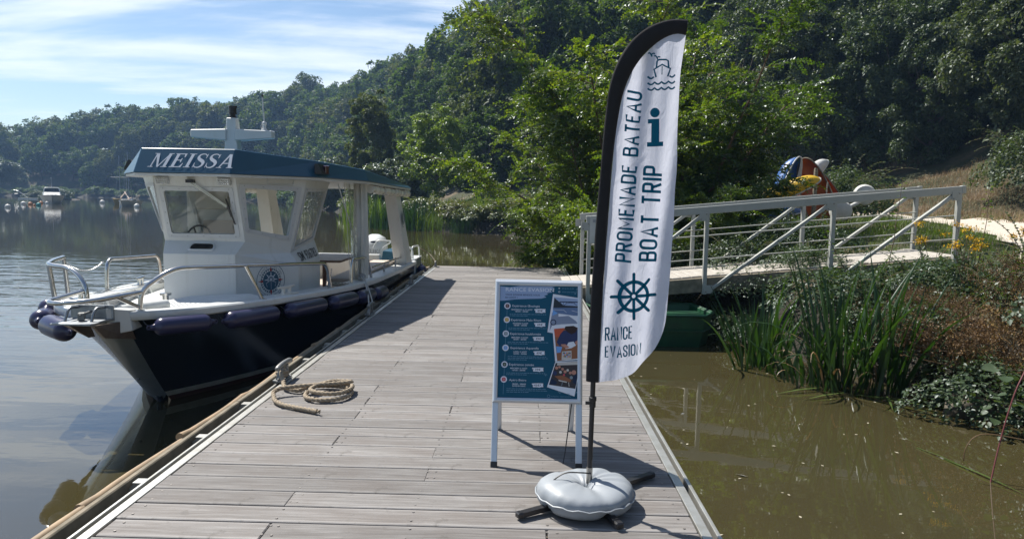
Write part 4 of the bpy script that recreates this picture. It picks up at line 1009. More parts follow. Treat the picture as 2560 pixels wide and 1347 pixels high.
    b = B(); b.hexa([P(.80, 13.55, -.1), P(1.12, 13.55, -.1), P(1.12, 14.3, -.1), P(.80, 14.3, -.1), P(.86, 13.6, .46), P(1.12, 13.6, .44), P(1.12, 14.3, .44), P(.86, 14.3, .46)]); b.build('stern_locker', M['navyroof'], boat, bevel=.01)
    # quarter box aft with white top, rails
    b = B(); b.box(P(1.12, 14.85, -.10), (.46, .95, .62)); q = b.build('quarter_box', M['navyroof'], boat, bevel=.015)
    b = B(); b.box(P(1.12, 14.85, .225), (.49, .98, .03)); b.box(P(1.36, 14.36, -.1), (.03, .05, .62)); b.build('quarter_lid', M['white'], q, bevel=.006)
    for h0, h1 in ((.88, 1.30),):
        b = B(); b.tube(fillet([P(h0, 14.45, .24), P(h0, 14.45, .50), P(h1, 14.45, .47), P(h1 + .03, 14.45, -.35)], .1, 6), .018, 8); b.tube(fillet([P(1.26, 14.55, .24), P(1.28, 14.55, .48), P(1.32, 15.2, .46), P(1.34, 15.3, -.2)], .1, 6), .018, 8); b.tube(fillet([P(.55, 14.2, .46), P(.62, 14.25, .62), P(.98, 14.25, .60), P(1.0, 14.25, .30)], .08, 6), .017, 8); b.tube([P(.72, 14.3, .46), P(.92, 14.28, .60)], .012, 6); b.build('stern_rail', M['white'], boat, smooth=60)
    b = B(); b.tube(fillet([P(-1.3, 9.9, .3), P(-1.3, 9.9, .62), P(-1.25, 13.4, .56), P(-1.25, 13.5, .2)], .1, 6), .018, 8); b.build('port_side_rail', M['white'], boat, smooth=60)
    # outboard engine
    fr = lambda x, y, z: P(.42 + x, 14.85 + y, .13 + z); b = B()
    g = []
    for z, w_, y0, y1 in ((-.30, .17, -.20, .26), (.0, .245, -.32, .36), (.22, .27, -.37, .40), (.38, .26, -.35, .38), (.48, .22, -.28, .33), (.54, .12, -.15, .2)):
        row = []
        for k in range(25):
            a = 2 * math.pi * k / 24; ca, sa = math.cos(a), math.sin(a); row.append(fr(w_ * math.copysign(abs(ca) ** .55, ca), (y0 + y1) / 2 + (y1 - y0) / 2 * math.copysign(abs(sa) ** .55, sa), z + .03 * sa))
        g.append(row)
    b.sheet(g); b.add(g[-1][:-1], [tuple(range(24))]); en = b.build('outboard_engine', M['white'], boat, smooth=50)
    b = B(); f2 = plane_frame(fr(.07, -.345, .42), (1, .05, 0), (0, .13, .12)); b.add([f2(.085 * math.cos(a) + .02, .032 * math.sin(a) + .01, .012) for a in np.linspace(0, 6.28, 16, endpoint=False)], [tuple(range(16))]); b.build('air_intake', M['winblack'], en)
    b = B(); f2 = plane_frame(fr(-.23, -.385, .205), (1, 0, 0), (0, -.03, 1)); put_text(b, 'SUZUKI', (0, 0), .085, f2, 1.2, .02, width=.44, lift=.004); b.build('engine_lettering', M['grey'], en, fix=False)
    b = B(); b.box(fr(0, .08, -.62), (.14, .26, .75)); b.build('engine_leg', M['white'], en, bevel=.02)
    # lettering along the hull side
    b = B(); f2 = plane_frame((AX + 1.382, 10.75, -.22), (0, 1, 0), (.03, 0, 1)); put_text(b, 'RANCE EVASION', (0, 0), .17, f2, 1, .01, width=2.6, lift=.012); b.build('hull_lettering', M['framegrey'], boat, fix=False)
aft()

# ------------------------------------------------------------------ fenders, lines
def fender(a, c, r, label):
    a, c = V(a), V(c); L = (c - a).length; d = (c - a).normalized()
    t = thing('boat_fender', tuple((a + c) / 2), label, 'fender', 'navy fenders hung round the boat')
    prof = [(.012, 0), (.022, .01), (.030, .035)] + [(r * math.sin(x), .035 + r * .9 * (1 - math.cos(x))) for x in np.linspace(.42, math.pi / 2, 6)]
    h = prof[-1][1]; prof += [(r * 1.01, L / 2)] + [(q[0], L - q[1]) for q in reversed(prof)]
    b = B(); b.lathe(prof, a, d, 20); body = b.build('fender_body', M['fender'], t, smooth=50)
    b = B(); u = d.orthogonal().normalized()
    for q, s in ((a, -1), (c, 1)): b = B(); b.tube([q + d * s * (.004) + (d * math.cos(x) * .016 + V((0, 0, 1)).cross(d).normalized() * 0 + V((0, 0, 1)) * math.sin(x) * .016) for x in np.linspace(0, 6.28, 10, endpoint=False)], .007, 6, True); b.build('fender_eye', M['fender'], t, smooth=50)
    b = B(); b.tube([a + V((0, 0, .01)), a - d * .02 + V((-.01, 0, .03)), a + d * .0 + V((-.06, .02, .05))], .005, 5); b.build('fender_lanyard', M['black'], t, smooth=50)
def side_pts(y0, y1, dz, out_):
    r = []
    for y in (y0, y1):
        h = float(np.interp(y, [s[0] for s in ST], [s[1] for s in ST])); z = float(np.interp(y, [s[0] for s in ST], [s[2] for s in ST])); r.append((h, y, z - dz))
    (h0, a, z0), (h1, c, z1) = r; dx, dy = h1 - h0, c - a; L = math.hypot(dx, dy); n = (dy / L, -dx / L)
    return P(h0 + n[0] * out_, a + n[1] * out_, z0), P(h1 + n[0] * out_, c + n[1] * out_, z1)
for y0, y1, dz, r, lab in ((6.00, 6.42, .120, .078, 'long navy fender at the starboard bow, first one behind the anchor bracket'), (6.47, 7.22, .130, .082, 'second navy fender from the bow along the dock side'), (7.34, 8.20, .135, .084, 'navy fender below the white deck cleat'),
                           (8.32, 9.12, .145, .088, 'navy fender below the slotted side deck, between two others'), (9.22, 9.92, .165, .092, 'navy fender in front of the bollard with the white line'), (10.02, 10.66, .195, .094, 'rearmost visible navy fender, just behind the white mooring line')):
    a, c = side_pts(y0, y1, dz, .085); fender(a, c, r, lab)
fender(P(-.62, 6.10, .34), P(-.20, 5.80, .32), .094, 'navy fender lying right beside the anchor bracket on the port bow')
fender(P(-.80, 6.42, .35), P(-.66, 6.06, .36), .090, 'glossy navy fender pointing forward at the port bow')
fender(P(-.99, 6.92, .36), P(-.79, 6.36, .42), .090, 'navy fender furthest round the port bow, partly behind the other two')
fender(P(1.46, 14.75, -.42), P(1.44, 14.78, .12), .10, 'dark navy fender hanging upright at the stern corner of the boat')
def mooring():
    b = B(); a = P(1.27, 10.0, .37)
    for off, e in ((0, V((-1.955, 8.84, .10))), (.03, V((-1.925, 8.98, .11)))):
        pts = [a + V((off, 0, 0)), a.lerp(e, .3) + V((.05, -.02, -.02)), a.lerp(e, .7) + V((.05, -.02, -.05)), e]; twist(b, resample(smooth_path(pts, 8), .02), .010, 30, 5)
    tag(b.build('mooring_line', M['ropewhite'], smooth=60, fix=False), 'doubled white mooring line from the boat bollard to a dock cleat', 'rope')
    b = B(); twist(b, resample(smooth_path([P(1.31, 15.25, .42), V((-2.12, 15.5, .30)), V((-2.0, 15.45, .21)), V((-1.905, 15.33, .10))], 8), .02), .012, 30, 5)
    tag(b.build('mooring_line', M['rope'], smooth=60, fix=False), 'thin tan stern line running to the far corner cleat', 'rope')
mooring()
# ------------------------------------------------------------------ feather flag on a weighted cross base
# condensed block capitals as strokes on a unit-high grid: width, list of polylines
def _arc(cx, cy, rx, ry, a0, a1, n=8): return [(cx + rx * math.cos(rad(a0 + (a1 - a0) * i / n)), cy + ry * math.sin(rad(a0 + (a1 - a0) * i / n))) for i in range(n + 1)]
_bowl = lambda y0, y1, w_, x=0.0: [(x, y1), (w_ - .14, y1)] + _arc(w_ - .14, y1 - .14, .14, .14, 90, 0, 4) + _arc(w_ - .14, y0 + .14, .14, .14, 0, -90, 4) + [(x, y0)]
BLOCK = {'P': (.40, [[(0, 0), (0, 1)], _bowl(.44, 1, .40)]), 'R': (.42, [[(0, 0), (0, 1)], _bowl(.48, 1, .40), [(.20, .48), (.42, 0)]]),
         'O': (.42, [_arc(.21, .79, .21, .21, 180, 0) + _arc(.21, .21, .21, .21, 0, -180) + [(0, .79)]]), 'M': (.60, [[(0, 0), (0, 1), (.30, .22), (.60, 1), (.60, 0)]]),
         'E': (.34, [[(.34, 1), (0, 1), (0, 0), (.34, 0)], [(0, .52), (.29, .52)]]), 'N': (.43, [[(0, 0), (0, 1), (.43, 0), (.43, 1)]]),
         'A': (.46, [[(0, 0), (.23, 1), (.46, 0)], [(.08, .30), (.38, .30)]]), 'D': (.42, [[(0, 0), (0, 1)], [(0, 1), (.22, 1)] + _arc(.22, .8, .20, .20, 90, 0, 4) + _arc(.22, .2, .20, .20, 0, -90, 4) + [(0, 0)]]),
         'B': (.42, [[(0, 0), (0, 1)], _bowl(.53, 1, .39), _bowl(0, .53, .42)]), 'T': (.42, [[(0, 1), (.42, 1)], [(.21, 1), (.21, 0)]]),
         'U': (.42, [[(0, 1), (0, .21)] + _arc(.21, .21, .21, .21, 180, 360) + [(.42, 1)]]), 'I': (0, [[(0, 0), (0, 1)]]),
         'C': (.42, [[(.42, .68), (.42, .79)] + _arc(.21, .79, .21, .21, 0, 180) + _arc(.21, .21, .21, .21, 180, 360) + [(.42, .32)]]), 'V': (.46, [[(0, 1), (.23, 0), (.46, 1)]]),
         'S': (.41, [[(.41, .70), (.41, .80)] + _arc(.205, .80, .205, .20, 0, 180) + [(0, .72), (.10, .56), (.31, .44), (.41, .28), (.41, .20)] + _arc(.205, .20, .205, .20, 0, -180) + [(0, .30)]]), ' ': (.16, [])}
def put_block(b, s, frame, h, width, st=.145):
    gap = .25; W_ = sum(BLOCK[c][0] for c in s) + gap * (len(s) - 1) + st; k = width / W_ ; x = st / 2; hh = h * (1 - st)
    for c in s:
        w_, ls = BLOCK[c]
        for l in ls:
            q = []
            for i, (a, d) in enumerate(l): q.append((a, d))
            e0 = (q[0][0] - q[1][0], q[0][1] - q[1][1]); e1 = (q[-1][0] - q[-2][0], q[-1][1] - q[-2][1])
            for e, i in ((e0, 0), (e1, -1)):
                L = math.hypot(*e) or 1
                if abs(e[1]) > abs(e[0]): q[i] = (q[i][0] + e[0] / L * .0, q[i][1] + e[1] / L * st * .5)
            line2(b, [((x + a) * k, h * st / 2 + d * hh) for a, d in q], st * h, frame)
        x += w_ + gap
def flag():
    K = .945; FY = 3.42
    q = lambda p: (p[0] * K, 1.5 + (p[1] - 1.5) * K)
    outer = [q(p) for p in [(.335, .568), (.336, .677), (.351, 1.094), (.364, 1.42), (.38, 1.701), (.39, 1.879), (.405, 2.036), (.428, 2.134), (.461, 2.212), (.508, 2.284), (.571, 2.34), (.639, 2.374), (.707, 2.39), (.783, 2.389)]]
    inner = [q(p) for p in [(.402, .563), (.402, .679), (.41, 1.095), (.422, 1.381), (.435, 1.662), (.449, 1.841), (.47, 1.988), (.497, 2.086), (.538, 2.168), (.589, 2.233), (.648, 2.284), (.71, 2.315), (.778, 2.316)]]
    edge = [q(p) for p in [(.402, .563), (.449, .572), (.515, .591), (.582, .624), (.635, .673), (.682, .737), (.714, .811), (.732, .895), (.741, 1.019), (.747, 1.183), (.754, 1.366), (.757, 1.528), (.762, 1.667), (.761, 1.826), (.759, 1.963), (.76, 2.1), (.766, 2.197), (.778, 2.316)]]
    def rs(pts, n):
        p = np.array([(a.x, a.y) for a in smooth_path([(x, y, 0) for x, y in pts], 6)]); d = np.concatenate([[0], np.cumsum(np.hypot(*np.diff(p, axis=0).T))]); t = np.linspace(0, d[-1], n)
        return np.stack([np.interp(t, d, p[:, 0]), np.interp(t, d, p[:, 1])], 1)
    def wave(x, z):
        e = min(1, max(0, (x - .36) / .12)); s = x - .045 * z
        return FY + e * (.015 * math.sin(34 * s + 1.2 * math.sin(2.2 * z)) + .008 * math.sin(61 * s - 3.1 * z) + .016 * math.sin(9 * s + 2.0 * z) + .004 * math.sin(23 * z + 40 * x))
    t = thing('feather_flag', (.34, FY, 0), 'tall white and black feather flag with blue lettering on the dock', 'flag')
    def cloth(name, ink, c, tr):
        n = NT(name); v = n.coord(); f = n.noise(v, 240, 2); cc = n.mix(f, c, tuple(x * .94 for x in c))
        d = n.n('ShaderNodeBsdfDiffuse'); n.l(cc, d.inputs[0]); r = n.n('ShaderNodeBsdfTranslucent'); n.l(cc, r.inputs[0])
        m = n.n('ShaderNodeMixShader'); m.inputs[0].default_value = tr; n.l(d.outputs[0], m.inputs[1]); n.l(r.outputs[0], m.inputs[2]); n.l(m.outputs[0], n.out.inputs[0])
        bw = n.bump(n.noise(n.coord('Object', (3, 1, 1.2)), 12, 4, .6, .8), .5, .012)
        for x in (d, r): n.l(bw, x.inputs['Normal'])
        return n.m
    mw = cloth('white_flag_cloth', False, (.72, .75, .86), .42); mt = cloth('blue_flag_print', True, (.012, .13, .22), .30)
    N = 90; a = rs(inner, N); e = rs(edge, N); g = []
    for i in range(N):
        row = []
        for k in range(25):
            u = k / 24; x = a[i, 0] * (1 - u) + e[i, 0] * u; z = a[i, 1] * (1 - u) + e[i, 1] * u; row.append((x, wave(x, z), z))
        g.append(row)
    b = B(); b.sheet(g); cl = b.build('flag_cloth', mw, t, smooth=80)
    o = rs(outer, N); vs = []
    b = B(); g = []
    for i in range(N):
        row = []
        for k in range(9):
            u = k / 8; ang = math.pi * u; x = o[i, 0] + (a[i, 0] - o[i, 0]) * (1 - math.cos(ang)) / 2; z = o[i, 1] + (a[i, 1] - o[i, 1]) * (1 - math.cos(ang)) / 2; row.append((x, FY - .014 * math.sin(ang) + .002 * math.sin(20 * z), z))
        for k in range(1, 9):
            u = k / 8; ang = math.pi * (1 - u); x = o[i, 0] + (a[i, 0] - o[i, 0]) * (1 - math.cos(ang)) / 2; z = o[i, 1] + (a[i, 1] - o[i, 1]) * (1 - math.cos(ang)) / 2; row.append((x, FY + .014 * math.sin(ang), z))
        g.append(row)
    b.sheet(g); b.build('flag_sleeve', M['blackcloth'], t, smooth=60)
    # printing follows the folds of the cloth
    def pf(o_, u, v):
        o_ = q(o_); u = (u[0] * K, u[1] * K); v = (v[0] * K, v[1] * K)
        lu = math.hypot(*u); lv = math.hypot(*v); u = (u[0] / lu, u[1] / lu); v = (v[0] / lv, v[1] / lv)
        def f(x, y, n=0.0):
            X = o_[0] + u[0] * x + v[0] * y; Z = o_[1] + u[1] * x + v[1] * y; return V((X, wave(X, Z) - .0012 - n * .4, Z))
        return f
    def sub(b, name, lim=.022):
        bm = bmesh.new(); vs = [bm.verts.new(v) for v in b.v]
        for f in b.f:
            try: bm.faces.new([vs[i] for i in f])
            except ValueError: pass
        bmesh.ops.triangulate(bm, faces=bm.faces)
        for _ in range(4):
            es = [x for x in bm.edges if x.calc_length() > lim]
            if not es: break
            bmesh.ops.subdivide_edges(bm, edges=es, cuts=1); bmesh.ops.triangulate(bm, faces=bm.faces)
        for v in bm.verts: v.co.y = wave(v.co.x, v.co.z) - .0016
        me = D.meshes.new(name); off = ORG[cl.name]
        for v in bm.verts: v.co -= off
        bm.to_mesh(me); bm.free(); me.materials.append(mt); me.shade_smooth(); return link(name, me, cl)
    b = B()
    put_block(b, 'PROMENADE BATEAU', pf((.546, 1.186), (.034, .855), (-.08, .004)), .0775, .857 * K)
    put_block(b, 'BOAT TRIP', pf((.682, 1.192), (.008, .48), (-.10, .003)), .0925, .482 * K)
    put_block(b, 'RANCE', pf((.427, .781), (.139, .015), (-.002, .094)), .066, .139 * K, .115)
    put_block(b, 'EVASION', pf((.429, .692), (.186, .021), (-.002, .089)), .058, .187 * K, .12)
    f = pf((.608, 1.77), (.079, .004), (-.006, .16)); H = .132
    for p in ([(0, 0), (.074, 0), (.074, .021), (0, .021)], [(.020, .021), (.056, .021), (.056, .108), (.020, .108)], [(.004, .108), (.056, .108), (.056, .128), (.004, .128)]): poly2(b, p, f)
    disc2(b, (.036, .157), .0225, f, 24)
    f = pf((.566, 1.015), (.07, .004), (-.004, .115)); R0 = .083 * K
    disc2(b, (0, 0), R0, f, 40, 0, 0, R0 - .0175); disc2(b, (0, 0), .020, f, 20, 0, 0, .009)
    for k in range(8):
        an = k * math.pi / 4; line2(b, [(math.cos(an) * .014, math.sin(an) * .014), (math.cos(an) * (R0 - .01), math.sin(an) * (R0 - .01)), (math.cos(an) * .108, math.sin(an) * .108)], .0155, f); disc2(b, (math.cos(an) * .108, math.sin(an) * .108), .0077, f, 10)
    f = pf((.602, 2.043), (.13, .006), (-.003, .166)); k_ = K
    for row in range(3):
        y0 = .014 + .026 * row; xs = np.linspace(0, .130 * k_, 29)
        if row < 2: line2(b, [(x, y0 - .010 * abs(math.sin(4 * math.pi * x / (.13 * k_)))) for x in xs], .0075, f)
        else:
            line2(b, [(x, y0 + .004 - .012 * abs(math.sin(4 * math.pi * x / (.13 * k_)))) for x in xs[:7]], .0075, f); line2(b, [(x, y0 + .004 - .012 * abs(math.sin(4 * math.pi * x / (.13 * k_)))) for x in xs[-7:]], .0075, f)
    for l in ([(.036, .062), (.026, .098), (.062, .118), (.100, .098), (.088, .062)], [(.036, .106), (.038, .134), (.046, .140), (.080, .140), (.090, .134), (.092, .104)]): line2(b, l, .0075, f)
    line2(b, [(.062, .072), (.062, .110)], .004, f)
    for bx, by in ((.010, .168), (.034, .150)): line2(b, [(bx - .010, by + .008), (bx - .004, by + .010), (bx + .003, by), (bx + .006, by - .010)], .006, f); line2(b, [(bx + .003, by), (bx + .012, by + .004), (bx + .018, by)], .006, f)
    sub(b, 'flag_print')
    # pole, socket, base legs
    b = B(); b.tube([(.347, FY, .17), (.352, FY, .62), (.345, FY + .001, 1.1), (.359, FY, 1.5)], [.0125, .0125, .010, .007], 12); b.build('pole', M['black'], t, smooth=50)
    b = B(); b.lathe([(.016, 0), (.016, .03), (.019, .032), (.019, .05), (.015, .052)], (.352, FY, .49), n=12); b.box((.352 - .02, FY, .51), (.03, .012, .014)); b.build('pole_clamp', M['black'], t, smooth=40)
    b = B(); b.tube([(.346, FY, .03), (.347, FY, .185)], .0155, 14); b.build('pole_socket', M['socket'], t, smooth=50)
    first = None
    for vx, vy, L in ((-.35, -.21, .40), (.116, -.285, .31), (.376, .336, .50), (-.15, .27, .30)):
        d = V((vx, vy, 0)).normalized(); b = B(); c = V((.345, FY, .024)); b.beam(c + d * .03 + V((0, 0, .012)), c + d * L, .036, .026); l = b.build('leg', M['black'], t, bevel=.006, bseg=2)
        b = B(); b.beam(c + d * (L - .02), c + d * (L + .012), .040, .030); b.build('end_cap', M['black'], l, bevel=.006)
    b = B(); b.tube(smooth_path([(.352, FY - .02, .16), (.30, FY - .05, .175), (.22, FY - .05, .17), (.15, FY - .06, .12), (.10, FY - .03, .03), (.2, 3.75, .008), (.25, 3.95, .01), (.29, 4.02, .30), (.30, 4.05, .36)], 6), .0035, 5); b.build('tether_cord', M['black'], t, smooth=60)
flag()
def bag():
    t = thing('weight_bag', (.325, 3.39, 0), 'puffy grey ring shaped weight bag at the foot of the flag pole', 'weight bag'); g = []
    for i in range(97):
        a = 2 * math.pi * i / 96; row = []
        pin = sum(math.exp(-((((a - c + math.pi) % (2 * math.pi)) - math.pi) / .16) ** 2) for c in (3.72, 5.12, .74, 2.1))
        for k in range(29):
            bb = 2 * math.pi * k / 28; r = .112 * (1 + .03 * math.sin(2 * a + 1) + .006 * math.sin(5 * a + 2 * bb)); r *= 1 - .08 * pin
            s = math.sin(bb); cc = math.cos(bb); x = .124 + r * (abs(cc) ** .8) * math.copysign(1, cc); z = .066 + (r * .58) * math.copysign(abs(s) ** .75, s) + (.0035 * math.sin(13 * a + 2 * math.sin(3 * a)) * max(0, s) * (1 + math.cos(a - .6)) * .5) + .010 * math.sin(2 * a + .6) * max(0, s)
            if math.cos(bb) > .9: z += .003 * math.sin(31 * a + 2 * math.sin(5 * a))
            z = max(z, .004 + (.05 * pin if s < 0 and cc > 0 else 0)); row.append((.325 + x * math.cos(a) * 1.0, 3.39 + x * math.sin(a) * .98, z))
        g.append(row)
    b = B(); b.sheet(g); b.build('bag_skin', M['fabric'], t, smooth=80)
    b = B(); b.tube([(.325 + .243 * math.cos(a), 3.39 + .238 * math.sin(a), .072 + .004 * math.sin(17 * a)) for a in np.linspace(0, 6.283, 60, endpoint=False)], .0045, 5, True); b.build('bag_seam', M['fabric'], t, smooth=60)
bag()

# ------------------------------------------------------------------ poster stand
def stand():
    t = thing('poster_stand', (.095, 4.15, 0), 'white framed poster stand with a blue boat trip programme beside the flag', 'sign')
    TOP = V((.093, 4.165, 1.02)); sl = V((0, 3.855 - 4.165, -1.02)); dn = sl.normalized(); N_ = V((1, 0, 0)).cross(-dn).normalized()
    if N_.y > 0: N_ = -N_
    X0, X1 = -.163, .349; LL = sl.length
    def F(x, s, n=0.0): return V((x, TOP.y, TOP.z)) + dn * s + N_ * n     # s measured down from the top edge
    S1 = .706
    b = B()
    for a, c, e in ((X0, X0 + .036, 0), (X1 - .036, X1, 0)): b.hexa([F(a, S1 - .02, -.025), F(c, S1 - .02, -.025), F(c, LL - .02, -.025), F(a, LL - .02, -.025), F(a, S1 - .02, -.003), F(c, S1 - .02, -.003), F(c, LL - .02, -.003), F(a, LL - .02, -.003)]); b.build('leg', M['alupaint'], t, bevel=.003); b = B()
    for a, c in ((X0, X0 + .036), (X1 - .036, X1)): b = B(); b.hexa([F(a - .001, LL - .035, -.027), F(c + .001, LL - .035, -.027), F(c + .001, LL, -.027), F(a - .001, LL, -.027), F(a - .001, LL - .035, 0), F(c + .001, LL - .035, 0), F(c + .001, LL, 0), F(a - .001, LL, 0)]); b.build('foot_cap', M['black'], t, bevel=.003)
    # snap frame with mitred, rounded profiles
    W_ = .028; ring = [(X0, 0), (X1, 0), (X1, S1), (X0, S1)]; inn = [(X0 + W_, W_), (X1 - W_, W_), (X1 - W_, S1 - W_), (X0 + W_, S1 - W_)]
    prof = [(0, -.004), (0, .006), (.25, .014), (.6, .015), (1, .007), (1, .0005)]
    for k in range(4):
        k2 = (k + 1) % 4; g = []
        for u, n in prof: g.append([F(ring[k][0] * (1 - u) + inn[k][0] * u, ring[k][1] * (1 - u) + inn[k][1] * u, n), F(ring[k2][0] * (1 - u) + inn[k2][0] * u, ring[k2][1] * (1 - u) + inn[k2][1] * u, n)])
        m_ = .0006; b = B(); b.sheet(g); b.build('frame_profile', M['alupaint'], t, smooth=50)
    b = B(); b.hexa([F(X0 + .004, .004, -.02), F(X1 - .004, .004, -.02), F(X1 - .004, S1 - .004, -.02), F(X0 + .004, S1 - .004, -.02), F(X0 + .004, .004, -.004), F(X1 - .004, .004, -.004), F(X1 - .004, S1 - .004, -.004), F(X0 + .004, S1 - .004, -.004)]); b.build('back_board', M['grey'], t)
    # rear half of the stand
    ub = V((0, 4.515 - 4.175, -1.02)).normalized(); Gf = lambda x, s, n=0: V((x, 4.178, 1.02)) + ub * s + V((0, 1, .33)).normalized() * n
    for a, c in ((X0 + .004, X0 + .04), (X1 - .04, X1 - .004)): b = B(); b.hexa([Gf(a, S1 - .03, 0), Gf(c, S1 - .03, 0), Gf(c, 1.075, 0), Gf(a, 1.075, 0), Gf(a, S1 - .03, .02), Gf(c, S1 - .03, .02), Gf(c, 1.075, .02), Gf(a, 1.075, .02)]); b.build('leg', M['alupaint'], t, bevel=.003)
    b = B(); b.hexa([Gf(X0, 0, 0), Gf(X1, 0, 0), Gf(X1, S1, 0), Gf(X0, S1, 0), Gf(X0, 0, .018), Gf(X1, 0, .018), Gf(X1, S1, .018), Gf(X0, S1, .018)]); b.build('rear_panel', M['alupaint'], t, bevel=.004)
    # poster sheet and its printing: layout in poster units (x right, y down), one unit about 2.3 mm
    u0 = (X1 - X0 - 2 * W_) / 195.0
    def C(cx, cy): return (cx / 7.925 - 17.0, cy / 7.925 - 22.0)
    def f(x, y, n=0.0): return F(X0 + W_ + x * u0, W_ + (-y) * u0, .0008 + n)
    mats = [simple('poster_' + n, c, .6, spec=.25) for n, c in (('teal', (.006, .085, .15)), ('pale_blue', (.30, .40, .60)), ('white', (.70, .74, .82)), ('dark', (.015, .03, .07)), ('wine', (.10, .015, .02)), ('ochre', (.60, .36, .06)), ('slate', (.22, .28, .33)), ('sky', (.16, .36, .72)), ('pine', (.02, .05, .03)), ('rose', (.55, .07, .11)), ('faint', (.16, .30, .42)), ('hill', (.03, .04, .055)), ('lake', (.12, .19, .34)), ('hull', (.22, .27, .38)), ('flame', (.50, .10, .05)), ('hair', (.035, .022, .022)), ('jacket', (.03, .045, .12)), ('skin', (.48, .24, .18)), ('table', (.26, .11, .06)), ('smoke', (.05, .045, .05)), ('cream', (.55, .53, .5)))]
    ix = {n: i for i, n in enumerate('teal pale_blue white dark wine ochre slate sky pine rose faint hill lake hull flame hair jacket skin table smoke cream'.split())}
    b = B(); lv = [0]
    def nl(): lv[0] += 1; return lv[0] * .00002
    def pg(pts, c, dy=0): poly2(b, [(p[0] / 7.925 - 17.0, -(p[1] + dy) / 7.925 + 22.0) for p in pts], f, nl(), ix[c])
    def tx(s, cx, cy, h, wd, c, dy=0, al='L', bold=.0): put_text(b, s, (cx / 7.925 - 17.0, -(cy + dy) / 7.925 + 22.0), h / 7.925, f, 1, bold, al, width=wd / 7.925, lift=nl(), mi=ix[c])
    def ds(cx, cy, r, c, dy=0, r0=0): disc2(b, (cx / 7.925 - 17.0, -(cy + dy) / 7.925 + 22.0), r / 7.925, f, 22, nl(), ix[c], r0 / 7.925)
    def ln(pts, w_, c, dy=0): line2(b, [(p[0] / 7.925 - 17.0, -(p[1] + dy) / 7.925 + 22.0) for p in pts], w_ / 7.925, f, nl(), ix[c])
    BY = 160 * 7.925
    poly2(b, [(0, 0), (195, 0), (195, -279), (0, -279)], f, nl(), 0)
    pg([(136, 196), (330, 214), (520, 180), (1245, 178), (1165, 200), (1225, 226), (1120, 262), (1180, 300), (1060, 320), (1095, 345), (1010, 372), (1060, 402), (960, 430), (560, 448), (230, 470), (420, 474), (136, 490)], 'pale_blue')
    tx('RANCE EVASION', 250, 292, 70, 958, 'white', bold=.012); tx('VOUS DONNE RENDEZ-VOUS', 245, 378, 31, 682, 'dark', bold=.015); tx('EN AOÛT !', 245, 436, 31, 242, 'dark', bold=.015)
    ds(1312, 216, 15, 'white', 0, 7); ds(1312, 288, 19, 'white', 0, 14); tx('07 66 91 22 29', 1370, 232, 24, 235, 'faint', bold=.01); tx('www.rance-evasion.fr', 1370, 298, 22, 300, 'faint', bold=.01)
    ln([(286, 640), (283, 800)], 6, 'faint'); ln([(280, 930), (275, 1075)], 6, 'faint'); ln([(270, 1205), (268, 90 + BY)], 6, 'faint'); ln([(266, 215), (262, 410)], 6, 'faint', BY); ln([(258, 540), (254, 695)], 6, 'faint', BY); ln([(252, 825), (246, 1045)], 6, 'faint', BY)
    ev = [(290, 590, 'wine', 'Expérience Œnologie', 390, 605, 540, 'VENDREDIS 2 et 23 AOÛT', '18H00 - 20H00', 575, 672, 425, '49€', 935, 0, 2), (285, 865, 'ochre', 'Expérience Malo Rhum', 372, 885, 588, 'VENDREDI 9 AOÛT', '18H00 - 20H00', 555, 947, 305, '49€', 935, 0, 2), (272, 1140, 'slate', 'Expérience houblonnée', 358, 1158, 602, 'MERCREDI 14 AOÛT', '18H00 - 20H00', 548, 1224, 325, '49€', 912, 0, 2),
          (272, 150, 'sky', 'Expérience Aquarelle', 372, 168, 550, 'LUNDI 19 AOÛT', '16H00 - 20H00', 560, 235, 262, '49€', 930, BY, 3), (260, 473, 'pine', 'Expérience contée', 350, 490, 482, 'MERCREDI 21 AOÛT', '16H30 - 20H00', 540, 555, 330, '39€', 910, BY, 2), (253, 760, 'rose', 'Apéro Bistro', 358, 788, 330, '18H00 - 20H00', 'DATES EN LIGNE !', 550, 856, 262, '45€*', 910, BY, 3)]
    rg = random.Random(4)
    for cx, cy, c, ti, tx_, ty, tw, d1, d2, dc, dy_, dw, pr, px_, off, nl_ in ev:
        ds(cx, cy, 63, 'white', off); ds(cx, cy, 39, c, off)
        for k in range(4): a = k * math.pi / 2 + .78; ln([(cx, cy), (cx + 50 * math.cos(a), cy + 50 * math.sin(a))], 8, c, off)
        ds(cx, cy, 16, 'cream', off, 10)
        tx(ti, tx_, ty, 42, tw, 'white', off); tx(d1, dc, dy_, 25, dw, 'white', off, 'C', .02); tx(d2, dc, dy_ + 37, 24, 255, 'white', off, 'C', .02)
        y0 = dy_ - 34; pg([(px_ - 112, y0 + 6), (px_ - 60, y0 + 2), (px_ + 10, y0 - 2), (px_ + 110, y0), (px_ + 104, y0 + 34), (px_ + 112, y0 + 72), (px_ + 70, y0 + 70), (px_ + 40, y0 + 82), (px_ - 20, y0 + 74), (px_ - 84, y0 + 78), (px_ - 96, y0 + 44), (px_ - 70, y0 + 38), (px_ - 108, y0 + 28)], 'white', off)
        tx(pr, px_, y0 + 56, 36, 108 if len(pr) == 3 else 140, 'dark', off, 'C', .015)
        for r in range(nl_):
            x = tx_ - 50; yy = dy_ + 80 + r * 32
            while x < 1060:
                w_ = rg.uniform(18, 78); pg([(x, yy - 7), (x + w_, yy - 7), (x + w_, yy + 3), (x, yy + 3)], 'faint', off); x += w_ + 12
                if r == nl_ - 1 and x > 700: break
    ds(1125, 1062, 28, 'faint', BY, 22); tx('Instagram : rance.evasion', 1172, 1075, 24, 380, 'faint', BY)
    # three snapshot prints
    cl = lambda pts: [(min(p[0], 1680), p[1]) for p in pts]
